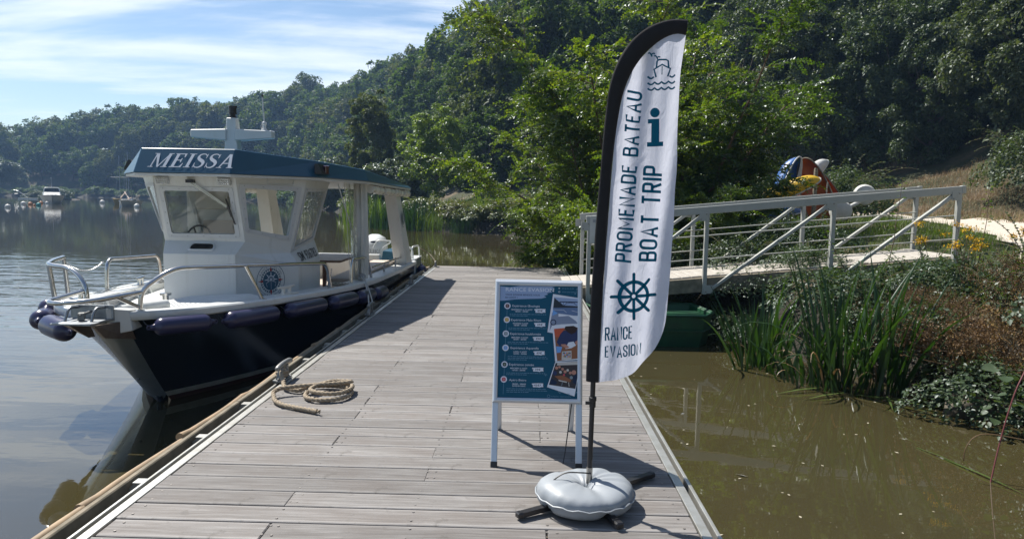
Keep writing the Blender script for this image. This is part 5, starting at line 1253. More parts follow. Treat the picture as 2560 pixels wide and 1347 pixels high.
    pg([(1190, 335), (1680, 405), (1680, 960), (1190, 1112), (1086, 1095)], 'white'); pg([(1215, 400), (1680, 425), (1680, 600), (1195, 600)], 'pale_blue'); pg([(1215, 410), (1300, 480), (1400, 560), (1680, 570), (1680, 600), (1195, 612)], 'hill')
    pg([(1320, 480), (1680, 480), (1680, 500), (1320, 500)], 'dark'); ln([(1410, 560), (1450, 525), (1520, 505), (1600, 512), (1660, 550)], 9, 'dark')
    for k in range(6): ln([(1345 + 55 * k, 500), (1345 + 55 * k, 560 if k in (0, 1) else 515)], 7, 'dark')
    pg([(1195, 612), (1680, 600), (1680, 760), (1180, 760)], 'lake'); pg([(1180, 700), (1300, 725), (1300, 780), (1500, 760), (1640, 860), (1680, 915), (1360, 935), (1180, 960), (1130, 1065), (1150, 860)], 'hull'); pg([(1300, 725), (1440, 740), (1600, 760), (1680, 830), (1640, 860), (1500, 765), (1300, 785)], 'white'); pg([(1190, 650), (1290, 720), (1180, 770)], 'sky'); ds(1200, 900, 60, 'dark'); ds(1200, 900, 42, 'hull'); ln([(1190, 650), (1400, 650), (1460, 700)], 6, 'white'); ln([(1560, 660), (1680, 690)], 6, 'white')
    pg([(1180, 970), (1680, 935), (1680, 355 + BY), (1245, 395 + BY)], 'white'); pg([(1215, 1030), (1680, 990), (1680, 330 + BY), (1285, 385 + BY)], 'table'); pg([(1215, 1030), (1420, 1005), (1360, 1180), (1240, 1190)], 'flame'); pg([(1400, 1060), (1680, 1030), (1680, 1230), (1600, 60 + BY), (1330, 100 + BY), (1270, 1290), (1340, 1130)], 'jacket'); pg([(1440, 975), (1600, 960), (1680, 1000), (1640, 1090), (1560, 1130), (1470, 1080), (1420, 1020)], 'hair'); pg([(1500, 20 + BY), (1600, 0 + BY), (1650, 75 + BY), (1560, 130 + BY), (1440, 150 + BY)], 'white'); pg([(1350, 60 + BY), (1440, 55 + BY), (1520, 110 + BY), (1470, 140 + BY), (1370, 90 + BY)], 'skin'); pg([(1630, 0 + BY), (1680, -20 + BY), (1680, 60 + BY), (1650, 70 + BY)], 'skin'); pg([(1260, 100 + BY), (1380, 110 + BY), (1350, 220 + BY), (1275, 230 + BY)], 'sky'); pg([(1375, 200 + BY), (1560, 180 + BY), (1565, 355 + BY), (1370, 365 + BY)], 'cream')
    for i in range(7):
        for j in range(3): pg([(1395 + i * 22, 215 + j * 34 + BY), (1412 + i * 22, 213 + j * 34 + BY), (1412 + i * 22, 240 + j * 34 + BY), (1395 + i * 22, 242 + j * 34 + BY)], ['dark', 'pine', 'sky', 'rose', 'ochre'][(i + 2 * j) % 5])
    pg([(1250, 400), (1680, 375), (1680, 760), (1625, 1058), (1092, 890)], 'white', BY); pg([(1255, 425), (1680, 385), (1680, 700), (1640, 912), (1128, 845)], 'smoke', BY); pg([(1290, 425), (1680, 390), (1680, 450), (1280, 470)], 'cream', BY)
    for x, y, r, c in ((1275, 520, 30, 'skin'), (1330, 500, 24, 'skin'), (1390, 540, 26, 'skin'), (1440, 590, 30, 'skin'), (1490, 560, 24, 'cream'), (1540, 610, 28, 'skin'), (1610, 600, 44, 'skin'), (1350, 600, 26, 'cream'), (1420, 650, 20, 'rose'), (1560, 700, 30, 'slate'), (1240, 620, 40, 'jacket')): ds(x, y, r, c, BY)
    pg([(1230, 680), (1400, 660), (1560, 740), (1540, 790), (1320, 740)], 'table', BY); pg([(1310, 745), (1480, 780), (1470, 800), (1320, 770)], 'cream', BY); ln([(1390, 790), (1375, 860)], 10, 'slate', BY); ln([(1510, 790), (1520, 870)], 12, 'cream', BY)
    pg([(1180, 720), (1290, 790), (1260, 840), (1150, 830)], 'dark', BY); pg([(1600, 660), (1680, 620), (1660, 830), (1590, 800)], 'dark', BY)
    for (x, y) in ((1660, 240), (1640, 330), (1650, 985), (1500, 1020), (1330, 990), (1060, 660)): 
        for k in range(5): a = rg.uniform(0, 6); yy = y + (BY if y > 600 else 0); ln([(x, yy), (min(1680, x + 34 * math.cos(a)), yy + 30 * math.sin(a))], 5, 'faint')
    b.build('poster', mats, t, fix=False)
stand()

# ------------------------------------------------------------------ gangway to the bank
def gangway():
    x0, x1, yn, yf = .93, 6.62, 11.0, 12.55; zf = lambda x: .16 + .1 * (x - .93); wp = M['whitepaint']
    t = thing('gangway', (.95, 11.8, 0), 'grey white metal gangway with handrails rising from the dock to the bank', 'gangway')
    sl = math.atan(.1); Ry = Matrix.Rotation(-sl, 3, 'Y'); L = (x1 - x0 + .5) / math.cos(sl)
    n = int(L / .152); rg = random.Random(2); first = None
    for i in range(n):
        x = x0 - .28 + (i + .5) * .152 * math.cos(sl)
        if first is None: b = B(); b.box((0, 0, 0), (.143, 1.44, .03)); first = b.build('gangway_board', M['whitewood'], bevel=.004); first.parent = t; o = first
        else: o = first.copy(); col.objects.link(o); o.parent = t
        o.location = V((x, 11.775 + rg.uniform(-.006, .006), zf(x) + rg.uniform(-.002, .002))) - V(t.location); o.rotation_euler = (rg.uniform(-.004, .004), -sl, rg.uniform(-.004, .004))
    for y in (yn, yf):
        b = B(); b.beam((x0 - .25, y, zf(x0 - .25) - .12), (x1 + .2, y, zf(x1 + .2) - .12), .07, .22); b.build('side_beam', M['oldwood'], t, bevel=.006)
        ps = (1.00, 2.79, 4.70, 6.57) if y == yn else (1.03, 2.97, 4.88, 6.82)
        for x in ps: b = B(); b.beam((x, y - (.045 if y == yn else -.045), zf(x) - .26), (x, y - (.045 if y == yn else -.045), zf(x) + 1.0), .06, .075, (0, 1, 0)); b.build('rail_post', wp, t, bevel=.004)
        yo = y - (.045 if y == yn else -.045)
        for a, c in zip(ps[:-1], ps[1:]): b = B(); b.beam((a + .05, yo, zf(a) - .22), (c - .05, yo, zf(c) + .97), .045, .07, (0, 1, 0)); b.build('rail_brace', wp, t, bevel=.004)
        sgn = -1 if y == yn else 1
        for x in ps:
            for dz, dx in ((-.18, .06), (.93, -.06)):
                b = B(); q = V((x + dx, yo + sgn * .041, zf(x) + dz)); b.box(q, (.13, .006, .13)); pl = b.build('joint_plate', wp, t, bevel=.002)
                for u in (-.04, .04): b = B(); b.lathe([(.011, 0), (.011, .007), (.0, .008)], q + V((u, sgn * .003, u)), (0, sgn, 0), 6); b.build('bolt', M['screw'], pl)
        b = B(); b.beam((ps[0] - .05, yo, zf(ps[0]) + 1.03), (ps[-1] + .05, yo, zf(ps[-1]) + 1.03), .07, .115); b.build('hand_rail', wp, t, bevel=.006)
        for h in (.28, .64): b = B(); b.tube([(ps[0], y, zf(ps[0]) + h), (ps[-1], y, zf(ps[-1]) + h)], .010, 6); b.build('guard_wire', wp, t, smooth=60)
        b = B(); b.beam((ps[-1] + .02, yo - .001, zf(ps[-1]) + 1.03), (ps[-1] + .08, yo - .001, zf(ps[-1]) + 1.036), .08, .12); b.build('rail_cap', wp, t, bevel=.006)
    b = B(); b.hexa([(.46, 11.1, .008), (.98, 11.1, .10), (.98, 12.45, .10), (.46, 12.45, .008), (.46, 11.1, .016), (.98, 11.1, .125), (.98, 12.45, .125), (.46, 12.45, .016)]); b.build('landing_flap', M['whitewood'], t)
    # notice on the first post
    b = B(); b.box((1.10, 10.91, 1.05), (.19, .012, .42)); s = b.build('notice_plate', M['hullwhite'], t, bevel=.003)
    b = B(); f = plane_frame((1.015, 10.902, .86), (1, 0, 0), (0, 0, 1)); poly2(b, [(.03, .30), (.075, .30), (.075, .345), (.03, .345)], f, .002, 1)
    for k in range(5): poly2(b, [(.03, .24 - .035 * k), (.12 - .02 * (k % 2), .24 - .035 * k), (.12 - .02 * (k % 2), .245 - .035 * k), (.03, .245 - .035 * k)], f, .002, 0)
    b.build('notice_print', [M['framegrey'], M['grey']], s, fix=False)
gangway()
# ------------------------------------------------------------------ plants
LM = {
    'hill': leaf_mat('hillside_leaves', [(.034, .066, .013), (.052, .090, .017), (.074, .112, .022), (.100, .130, .026)], .44, .025, .5),
    'hill2': leaf_mat('hillside_leaves_olive', [(.050, .070, .020), (.072, .092, .026), (.090, .108, .034), (.110, .112, .038)], .42, .025, .5),
    'pale': leaf_mat('grey_green_leaves', [(.075, .10, .055), (.095, .12, .065), (.11, .135, .08)], .3, .07, .4),
    'lime': leaf_mat('yellow_green_leaves', [(.10, .16, .02), (.13, .19, .025), (.16, .21, .03)], .48, .05),
    'wall': leaf_mat('shady_bank_leaves', [(.032, .056, .020), (.052, .078, .028), (.074, .098, .040), (.10, .118, .056)], .34, .045, .45),
    'elm': leaf_mat('elm_leaves', [(.034, .068, .014), (.052, .094, .016), (.078, .124, .018), (.115, .160, .020), (.165, .195, .022)], .50, .06, .38),
    'bramble': leaf_mat('bramble_leaves', [(.030, .058, .022), (.046, .078, .030), (.066, .096, .046), (.085, .110, .060)], .34, .05, .42),
    'mixed': leaf_mat('autumn_bank_leaves', [(.06, .095, .026), (.095, .125, .034), (.14, .15, .042), (.17, .13, .045)], .36, .07),
    'iris': leaf_mat('iris_blades', [(.014, .042, .012), (.024, .058, .015), (.042, .085, .020)], .34, .05, .35),
    'reed': leaf_mat('reed_blades', [(.060, .105, .022), (.085, .135, .028), (.115, .155, .034)], .42, .06),
    'grass': leaf_mat('grass_blades', [(.060, .105, .020), (.085, .130, .026), (.12, .155, .036)], .45, .04),
    'dry': leaf_mat('dry_grass_blades', [(.26, .19, .11), (.34, .26, .16), (.20, .135, .08), (.15, .12, .06)], .25, .03, .5, (1, .9, .7)),
    'brown': leaf_mat('brown_seed_heads', [(.085, .052, .030), (.13, .080, .040), (.19, .115, .048), (.30, .20, .06)], .2, .03, .5, (1, .8, .5)),
    'yellow': leaf_mat('yellow_flowers', [(.62, .36, .015), (.72, .46, .02)], .3, .02, .5, (1, .9, .5)),
    'deadreed': leaf_mat('withered_blades', [(.30, .22, .12), (.22, .15, .08), (.16, .10, .05)], .25, .05, .4, (1, .9, .6)),
}
RS = np.random.RandomState(11)
def unit(v): return v / np.maximum(np.linalg.norm(v, axis=1, keepdims=True), 1e-9)
def cards(Pp, A, N, L, Wr=.62, fold=.14, bend=.12):
    """one leaf per row: folded along the midrib, drooping tip"""
    A = unit(A); N = unit(N - A * (N * A).sum(1, keepdims=True)); S = np.cross(A, N); L = L[:, None]; W_ = L * Wr * .5
    base = Pp; l = Pp + A * L * .45 + S * W_ + N * W_ * fold; r = Pp + A * L * .45 - S * W_ + N * W_ * fold; tip = Pp + A * L - N * L * bend
    n = len(Pp); v = np.stack([base, r, tip, l], 1).reshape(-1, 3); i = (np.arange(n) * 4)[:, None]
    return v, np.concatenate([i + [[0, 1, 2]], i + [[0, 2, 3]]], 0)
def join(parts):
    vs, fs, o = [], [], 0
    for v, f in parts: vs.append(v); fs.append(f + o); o += len(v)
    return np.concatenate(vs), np.concatenate(fs)
def rdir(n, rs): return unit(rs.normal(size=(n, 3)))
def limb_mesh(name, limbs, mat, n=6):
    b = B()
    for pts, r0, r1 in limbs:
        k = len(pts); b.tube(pts, [r0 + (r1 - r0) * i / (k - 1) for i in range(k)], n, caps=False)
    o = b.build(name, mat, smooth=60, fix=False); me = o.data; D.objects.remove(o); return me
def crown(seed, rx, rz, cz, nclump, nleaf, cr, leaf, mat, up=.45, inner=.35, low=-.55, squash=.75, Wr=.62, holes=0):
    """uneven crown: clumps of leaves spread over and through a lopsided ellipsoid"""
    rs = np.random.RandomState(seed); d = rdir(nclump * 3, rs); d = d[d[:, 2] > low][:nclump]; n = len(d)
    lob = 1 + .20 * np.sin(3 * np.arctan2(d[:, 1], d[:, 0]) + seed) + .14 * np.sin(5 * np.arctan2(d[:, 1], d[:, 0]) + 2.1 * seed + 3 * d[:, 2])
    c = d * np.array([rx, rx, rz]) * ((1 - inner * rs.rand(n) ** 1.6) * lob)[:, None] + [0, 0, cz]
    sc_ = cr * (.55 + .8 * rs.rand(n)); m = n * nleaf; ci = np.repeat(np.arange(n), nleaf)
    u = unit(rdir(m, rs) + d[ci] * .45 + [0, 0, up * .6]); rad_ = (.45 + .62 * rs.rand(m) ** .6)
    p = c[ci] + u * (sc_[ci] * rad_)[:, None] * [1, 1, squash]
    nrm = unit(u * .55 + [0, 0, up] + rs.normal(size=(m, 3)) * .45); ax = unit(np.cross(nrm, rdir(m, rs)) + u * .35 - [0, 0, .25])
    return cards(p, ax, nrm, leaf * (.6 + .8 * rs.rand(m)), Wr), c
def make_tree(name, seed, rx, rz, cz, nclump, nleaf, cr, leaf, mat, trunk_r, **k):
    (v, f), c = crown(seed, rx, rz, cz, nclump, nleaf, cr, leaf, mat, **k); rs = np.random.RandomState(seed + 99)
    cm = mesh_np(name + '_crown', v, tris=f, mat=mat); top = V((rs.uniform(-.2, .2), rs.uniform(-.2, .2), cz + rz * .3))
    limbs = [(smooth_path([(0, 0, -.6), (.05, .03, cz * .4), (-.04, .05, cz * .8), top], 3), trunk_r, trunk_r * .35)]
    for i in rs.choice(len(c), min(len(c), 9), replace=False):
        q = V(c[i]); a = V((0, 0, max(.4, min(cz, q.z) * rs.uniform(.45, .8)))); limbs.append((smooth_path([a, a.lerp(q, .5) + V((0, 0, -.15)), q], 3), trunk_r * .42, trunk_r * .12))
    return cm, limb_mesh(name + '_trunk', limbs, M['bark'])
def put_tree(pro, x, y, s, rz, label, cat, group, name='tree', sz=None, z=None, mat=None):
    o = thing(name, (x, y, gz(x, y) - .05 if z is None else z), label, cat, group); o.scale = (s, s, sz or s); o.rotation_euler = (0, 0, rz)
    c = link('crown', pro[0], o); t = link('trunk', pro[1], o); return o

# ---- wooded hills
def woods():
    far = [make_tree('far', 20 + i, 3.7 + .3 * (i % 3), 4.3 + .5 * (i % 2), 5.0, 120, 58, .85, .50, LM['hill' if i % 3 else 'hill2'], .28, low=-.7) for i in range(5)]
    mid = [make_tree('mid', 40 + i, 3.3, 4.4, 4.8, 170, 120, .62, .27, LM['hill' if i % 2 else 'hill2'], .24, low=-.8) for i in range(4)]
    near = [make_tree('near', 60 + i, 2.9, 3.9, 3.9, 210, 190, .52, .145, LM['wall'], .2, low=-.95, inner=.3) for i in range(4)]
    rs = np.random.RandomState(5); pts = []
    def fill(step, ymin, ymax, fmax, fmin):
        xs = np.arange(-260, 70, step); ys = np.arange(12, 330, step)
        X, Y = np.meshgrid(xs, ys); Q = np.stack([X.ravel(), Y.ravel()], 1) + rs.uniform(-.38, .38, (X.size, 2)) * step
        f = sdist(Q, FOOT); dist = np.hypot(Q[:, 0], Q[:, 1]); px = Q[:, 0] / np.maximum(Q[:, 1], 1)
        k = (f > fmin) & (f < fmax) & (dist > ymin) & (dist <= ymax) & (px > -.80) & (px < .86) & (Q[:, 1] > 14); return Q[k], f[k]
    sets = ((fill(4.3, 0, 62, 28, 8.0), near), (fill(6.4, 62, 120, 56, 2.0), mid), (fill(9.6, 120, 400, 62, 2.5), far))
    lab = {0: 'dense dark leaved tree on the steep bank beyond the gravel path', 1: 'rounded green tree on the wooded slope behind the far bank', 2: 'dull green broadleaf tree on the distant wooded hillside across the river'}
    grp = {0: 'trees on the steep bank', 1: 'trees on the slope behind the far bank', 2: 'trees on the distant hillside'}
    cnt = 0
    for ti, ((Q, f), pro) in enumerate(sets):
        order = np.argsort(f)
        for j in order:
            x, y = Q[j]
            s = {0: rs.uniform(.85, 1.35), 1: rs.uniform(1.0, 1.45), 2: rs.uniform(1.0, 1.45)}[ti]
            if f[j] < 8 and ti: s *= .72
            p = pro[rs.randint(len(pro))]
            L_ = lab[ti]
            if ti == 0:      # the near ones can be told apart by where they stand along the bank
                q = x / y; zone = 'behind the elms' if q < .36 else 'above the upturned canoes' if q < .48 else 'above the dry grass slope' if q < .60 else 'at the right border'
                row = ('in the front row', 'in the second row', 'in the third row', 'high up')[min(3, int((f[j] - 8) / 5.01))]; L_ = f'dark leaved tree on the steep bank {zone}, {row}'
            o = put_tree(p, x, y, s, rs.uniform(0, 6.28), L_, 'tree', grp[ti], sz=s * rs.uniform(.9, 1.2)); cnt += 1
            o.rotation_euler[0] = rs.uniform(-.08, .08); o.rotation_euler[1] = rs.uniform(-.08, .08)
    print('trees', cnt, [len(s[0][0]) for s in sets])
    # trees that stand out
    lime = make_tree('lime', 81, 2.9, 4.6, 5.2, 150, 130, .6, .26, LM['lime'], .22, low=-.9)
    put_tree(lime, -6.6, 53.0, .66, .3, 'bright yellow green tree standing out on the slope behind the boat stern', 'tree', None, z=gz(-6.6, 53) + .6)
    pale = make_tree('pale', 82, 2.6, 2.0, 1.7, 120, 120, .55, .24, LM['pale'], .16, low=-.4)
    put_tree(pale, -10.5, 58, 1.0, 1.0, 'low grey green bush at the foot of the slope right of the boat roof', 'bush', None, name='bush', z=gz(-10.5, 58))
    put_tree(pale, -26, 96, 1.6, 2.0, 'pale grey green tree low on the slope above the cabin roof', 'tree', None)
    put_tree(pale, -160, 215, 2.2, 4.0, 'pale sunlit tree low at the far river bank behind the motor boat', 'tree', None, z=2)
    ivy = make_tree('ivy', 83, 2.3, 6.2, 6.2, 190, 150, .55, .24, LM['hill2'], .3, low=-.95)
    put_tree(ivy, -14.5, 68, .9, .7, 'tall ivy clad tree column between the boat mast and the yellow green tree', 'tree', None)
woods()

# ---- elms with long arching sprays behind the dock
def elm(seed, H, spread, nstem, lean=(0, 0), dens=1.0):
    rs = np.random.RandomState(seed); limbs = []; TP, TT, TN, TL_ = [], [], [], []
    for s in range(nstem):
        az = 2 * math.pi * (s + rs.rand() * .7) / nstem; tl = rs.uniform(.1, .62); L = H * rs.uniform(.75, 1.08) * (1 - .25 * tl)
        d = np.array([math.sin(az) * tl * spread + lean[0], math.cos(az) * tl * spread + lean[1], 1.0]); d /= np.linalg.norm(d)
        p = np.array([math.sin(az) * .25, math.cos(az) * .25, -.3]); pts = [p.copy()]; k = 12
        for i in range(k):
            d = d + np.array([d[0] * .05, d[1] * .05, -.028 - .02 * tl]) + rs.normal(size=3) * .045; d /= np.linalg.norm(d); p = p + d * L / k; pts.append(p.copy())
        limbs.append((pts, .055, .008)); pts = np.array(pts)
        nb = int(38 * dens)
        for j in range(nb):
            t = .06 + .94 * (j + rs.rand()) / nb; q = pts[min(k, int(t * k))] + (pts[min(k, int(t * k) + 1)] - pts[min(k, int(t * k))]) * (t * k % 1)
            a = rs.rand() * 6.28; out_ = np.array([math.cos(a), math.sin(a), rs.uniform(-.25, 1.1)]) + .6 * np.array([math.sin(az), math.cos(az), 0]); out_ /= np.linalg.norm(out_)
            bl = rs.uniform(.7, 1.75) * (1.05 - .45 * t) * (H / 6); bp = q.copy(); bd = out_.copy(); bpts = [bp.copy()]; m = 7
            for i in range(m):
                bd = bd + [0, 0, -.055] + rs.normal(size=3) * .09; bd /= np.linalg.norm(bd); bp = bp + bd * bl / m; bpts.append(bp.copy())
            limbs.append((bpts, .012, .003)); side = 1
            for i in range(1, m + 1):
                base = bpts[i]; bdir = unit((bpts[i] - bpts[i - 1])[None])[0]
                for r in range(2 if i < m else 1):
                    side = -side; sv = np.cross(bdir, [0, 0, 1.0]); sv /= max(np.linalg.norm(sv), 1e-3)
                    td = bdir * (.7 if i < m else 1) + sv * side * (.8 if i < m else .0) + [0, 0, rs.uniform(-.35, .6)] + rs.normal(size=3) * .22
                    TP.append(base + bdir * rs.uniform(-.04, .04)); TT.append(td / np.linalg.norm(td)); TL_.append(rs.uniform(.26, .62) * (1.15 if i == m else 1))
    TP, TT, TL_ = np.array(TP), np.array(TT), np.array(TL_); n = len(TP); K = 13; i = np.tile(np.arange(K), n); ti = np.repeat(np.arange(n), K)
    t = (i + .6) / K; s = t * TL_[ti]; drop = -.55 * s ** 2
    up = unit(np.array([[0, 0, 1.0]]) + .95 * rdir(n, rs)); S = unit(np.cross(TT, up)); N = unit(np.cross(S, TT))
    p = TP[ti] + TT[ti] * s[:, None] + np.stack([0 * s, 0 * s, drop], 1); sg = np.where(i % 2 == 0, 1.0, -1.0)[:, None]
    ax = TT[ti] * .55 + S[ti] * sg * .85 + rs.normal(size=(n * K, 3)) * .13 + np.stack([0 * s, 0 * s, -.9 * s], 1) * .4
    nr = N[ti] + rs.normal(size=(n * K, 3)) * .42; L = .086 * (.65 + .6 * rs.rand(n * K)) * (1.1 - .45 * t)
    v, f = cards(p, ax, nr, L, .80, .18, .10)
    return mesh_np('elm_crown', v, tris=f, mat=LM['elm']), limb_mesh('elm_trunk', limbs, M['twig'], 5)
def elms():
    a = elm(1, 6.5, 1.35, 9); c = elm(2, 6.8, 1.2, 8); d = elm(3, 4.0, 2.2, 7)
    for pro, x, y, s, rz, lab in ((a, 2.1, 17.6, .84, .2, 'bright elm thicket behind the far end of the dock, leftmost of the group'), (c, 2.9, 19.2, 1.1, 1.1, 'tall elm with upright yellow green sprays behind the flag'),
                                  (c, 4.0, 18.8, 1.0, 3.0, 'elm right of the flag with long sprays over the gangway'), (d, 2.0, 15.9, .72, .5, 'low elm bush overhanging the far right corner of the dock'),
                                  (d, 4.6, 17.8, .75, 2.2, 'low spreading elm between the gangway and the upturned canoes'), (a, 3.2, 21.0, 1.0, 4.0, 'elm in the second row, hidden mostly by the flag'), (d, 1.6, 16.7, .62, 3.6, 'low elm bush reaching out over the water left of the dock corner'), (d, 3.3, 14.6, .55, 1.9, 'shady low elm under the gangway rail behind the flag')):
        put_tree(pro, x, y, s, rz, lab, 'tree', 'elms behind the dock', name='elm_tree', z=gz(x, y) - .1)
elms()
# ---- bank plants: brambles, reeds, irises, grass
def mound(seed, rx, ry, h, n, leaf, mat, Wr=.7, spray=0.0):
    """low thicket: leaves on and in a lumpy dome, some on arching shoots"""
    rs = np.random.RandomState(seed); a = rs.rand(n) * 6.283; r = np.sqrt(rs.rand(n)); th = rs.rand(n)
    lump = 1 + .22 * np.sin(3 * a + seed) + .15 * np.sin(7 * a + 2 * seed) + .2 * np.sin(9 * r + 4 * a)
    x = rx * r * np.cos(a) * lump; y = ry * r * np.sin(a) * lump; top = h * np.sqrt(np.maximum(1 - r ** 2, .02)) * (.75 + .35 * lump)
    z = top * (1 - .75 * (1 - th ** .45)) - .05; p = np.stack([x, y, z], 1)
    out_ = unit(np.stack([x / rx ** 2, y / ry ** 2, z / h ** 2 + .15], 1)); nr = unit(out_ * .6 + [0, 0, .55] + rs.normal(size=(n, 3)) * .42); ax = unit(np.cross(nr, rdir(n, rs)) + out_ * .3 - [0, 0, .3])
    parts = [cards(p, ax, nr, leaf * (.55 + .9 * rs.rand(n)), Wr)]; limbs = []
    for k in range(int(spray)):
        az = rs.rand() * 6.28; q = np.array([rx * .5 * math.cos(az), ry * .5 * math.sin(az), h * .6]); d = np.array([math.cos(az) * .6, math.sin(az) * .6, 1.1]) + rs.normal(size=3) * .2; L = rs.uniform(.5, 1.0) * (h + .3); pts = [q]
        for i in range(9): d = d / np.linalg.norm(d) + [0, 0, -.16]; q = q + d / np.linalg.norm(d) * L / 9; pts.append(q)
        limbs.append((pts, .006, .002)); m = 22; t = (np.arange(m) + .5) / m * 8.99; i0 = t.astype(int); P_ = np.array(pts); pp = P_[i0] + (P_[i0 + 1] - P_[i0]) * (t - i0)[:, None]; T_ = unit(P_[i0 + 1] - P_[i0]); S = unit(np.cross(T_, [[0, 0, 1.0]])); sg = np.where(np.arange(m) % 2, 1.0, -1.0)[:, None]
        parts.append(cards(pp, T_ * .5 + S * sg * .8 + [0, 0, .1], np.tile([[0, 0, 1.0]], (m, 1)) + rs.normal(size=(m, 3)) * .3, leaf * (.8 + .4 * rs.rand(m)), Wr))
    v, f = join(parts); return mesh_np('foliage', v, tris=f, mat=mat), (limb_mesh('shoots', limbs, M['twig'], 4) if limbs else None)
def put_bush(pro, x, y, s, rz, label, group, name='bush', cat='bush', sz=None, dz=0.0):
    o = thing(name, (x, y, gz(x, y) + dz), label, cat, group); o.scale = (s, s, sz or s); o.rotation_euler = (0, 0, rz); link('foliage', pro[0], o)
    if pro[1]: tag(link('stem', pro[1], o), kind='stuff')
    return o
def blade_mesh(name, L, w_, bendx, mat, seg=7, twist=.4, fold=.25):
    vs, fs = [], []; p = V((0, 0, 0)); ang = 0.0
    for i in range(seg + 1):
        t = i / seg; ww = w_ * (1 - t ** 2.4) * (.75 + .5 * min(1, t * 3)) * .5 + .0008; a = twist * t; s = V((math.sin(a) * .3, math.cos(a), 0)); nrm = V((math.cos(ang), 0, -math.sin(ang)))
        vs += [p + s * ww, p - nrm * ww * fold, p - s * ww]
        ang += bendx * (t + .15) / seg * 1.6; p = p + V((math.sin(ang), 0, math.cos(ang))) * (L / seg)
    for i in range(seg):
        for k in (0, 1): fs.append((3 * i + k, 3 * i + k + 1, 3 * i + k + 4, 3 * i + k + 3))
    me = D.meshes.new(name); me.from_pydata([tuple(v) for v in vs], [], fs); me.materials.append(mat); me.shade_smooth(); return me

def blades_np(n, rs, P0, L, w_, lean, mat=None, seg=3):
    """many thin grass blades as numpy triangles strips; P0 (n,3)"""
    az = rs.rand(n) * 6.283; d = np.stack([np.cos(az), np.sin(az), 0 * az], 1); s = np.stack([-np.sin(az), np.cos(az), 0 * az], 1); ln = lean * rs.rand(n)[:, None]
    vs = []
    for i in range(seg):
        t = i / seg; c = P0 + d * ln * L[:, None] * t ** 1.8 + [0, 0, 1.0] * (L[:, None] * t * (1 - .35 * ln * t)); ww = (w_ * (1 - t * .8))[:, None] * .5; vs += [c + s * ww, c - s * ww]
    t = 1.0; vs.append(P0 + d * ln * L[:, None] + [0, 0, 1.0] * (L[:, None] * (1 - .35 * ln)))
    v = np.stack(vs, 1); k = v.shape[1]; i = (np.arange(n) * k)[:, None]; fs = []
    for q in range(seg - 1): fs += [i + [[2 * q, 2 * q + 1, 2 * q + 3]], i + [[2 * q, 2 * q + 3, 2 * q + 2]]]
    fs.append(i + [[2 * seg - 2, 2 * seg - 1, 2 * seg]]); return v.reshape(-1, 3), np.concatenate(fs)
def pathdist(Q):
    c = np.array([(6.6, -6), (7.2, 3), (8.4, 9), (11.0, 14.5), (14.0, 21.5), (16.9, 30), (15.6, 41), (10, 50)], float); d = np.full(len(Q), 1e9)
    for a, b in zip(c[:-1], c[1:]): ab = b - a; t = np.clip(((Q - a) @ ab) / (ab @ ab), 0, 1); d = np.minimum(d, np.hypot(*(Q - a - t[:, None] * ab).T))
    return d
def grass():
    rs = np.random.RandomState(21); parts = []
    for n, x0, x1, y0, y1, L, w_ in ((34000, 3, 12, 4, 17, .16, .009), (26000, 2, 22, 15, 36, .22, .016), (30000, -14, 8, 39, 60, .55, .045)):
        Q = np.stack([rs.uniform(x0, x1, n), rs.uniform(y0, y1, n)], 1); s = sdist(Q, SHORE); f = sdist(Q, FOOT); pd = pathdist(Q); k = (s > .9) & (f < 1.5) & (pd > 1.3 + .25 * rs.rand(n)) & ~((np.abs(Q[:, 1] - 11.8) < .85) & (Q[:, 0] < 7.0)); Q = Q[k]; m = len(Q)
        tuft = .55 + .9 * (.5 + .5 * np.sin(Q[:, 0] * 3.1 + 2 * np.sin(Q[:, 1] * 2.3)) * np.sin(Q[:, 1] * 2.7 + Q[:, 0])); P0 = np.column_stack([Q, ground(Q) - .02]); parts.append(blades_np(m, rs, P0, L * tuft * rs.uniform(.6, 1.3, m), np.full(m, w_), .9))
    v, f = join(parts); me = mesh_np('grass', v, tris=f, mat=LM['grass']); tag(link('grass', me), kind='stuff')
    parts = []; n = 125000
    Q = np.stack([rs.uniform(7, 30, n), rs.uniform(4, 48, n)], 1); f = sdist(Q, FOOT); pd = pathdist(Q); k = (pd > 1.35) & (f > -.6) & (f < 8 + 2.5 * np.sin(Q[:, 1] * .7)); Q = Q[k]; m = len(Q)
    P0 = np.column_stack([Q, ground(Q) - .03]); parts.append(blades_np(m, rs, P0, .46 * rs.uniform(.4, 1.2, m), np.full(m, .018), 2.0, seg=2))
    v, f = join(parts); me = mesh_np('dry_grass', v, tris=f, mat=LM['dry']); tag(link('dry_grass', me), kind='stuff')
grass()
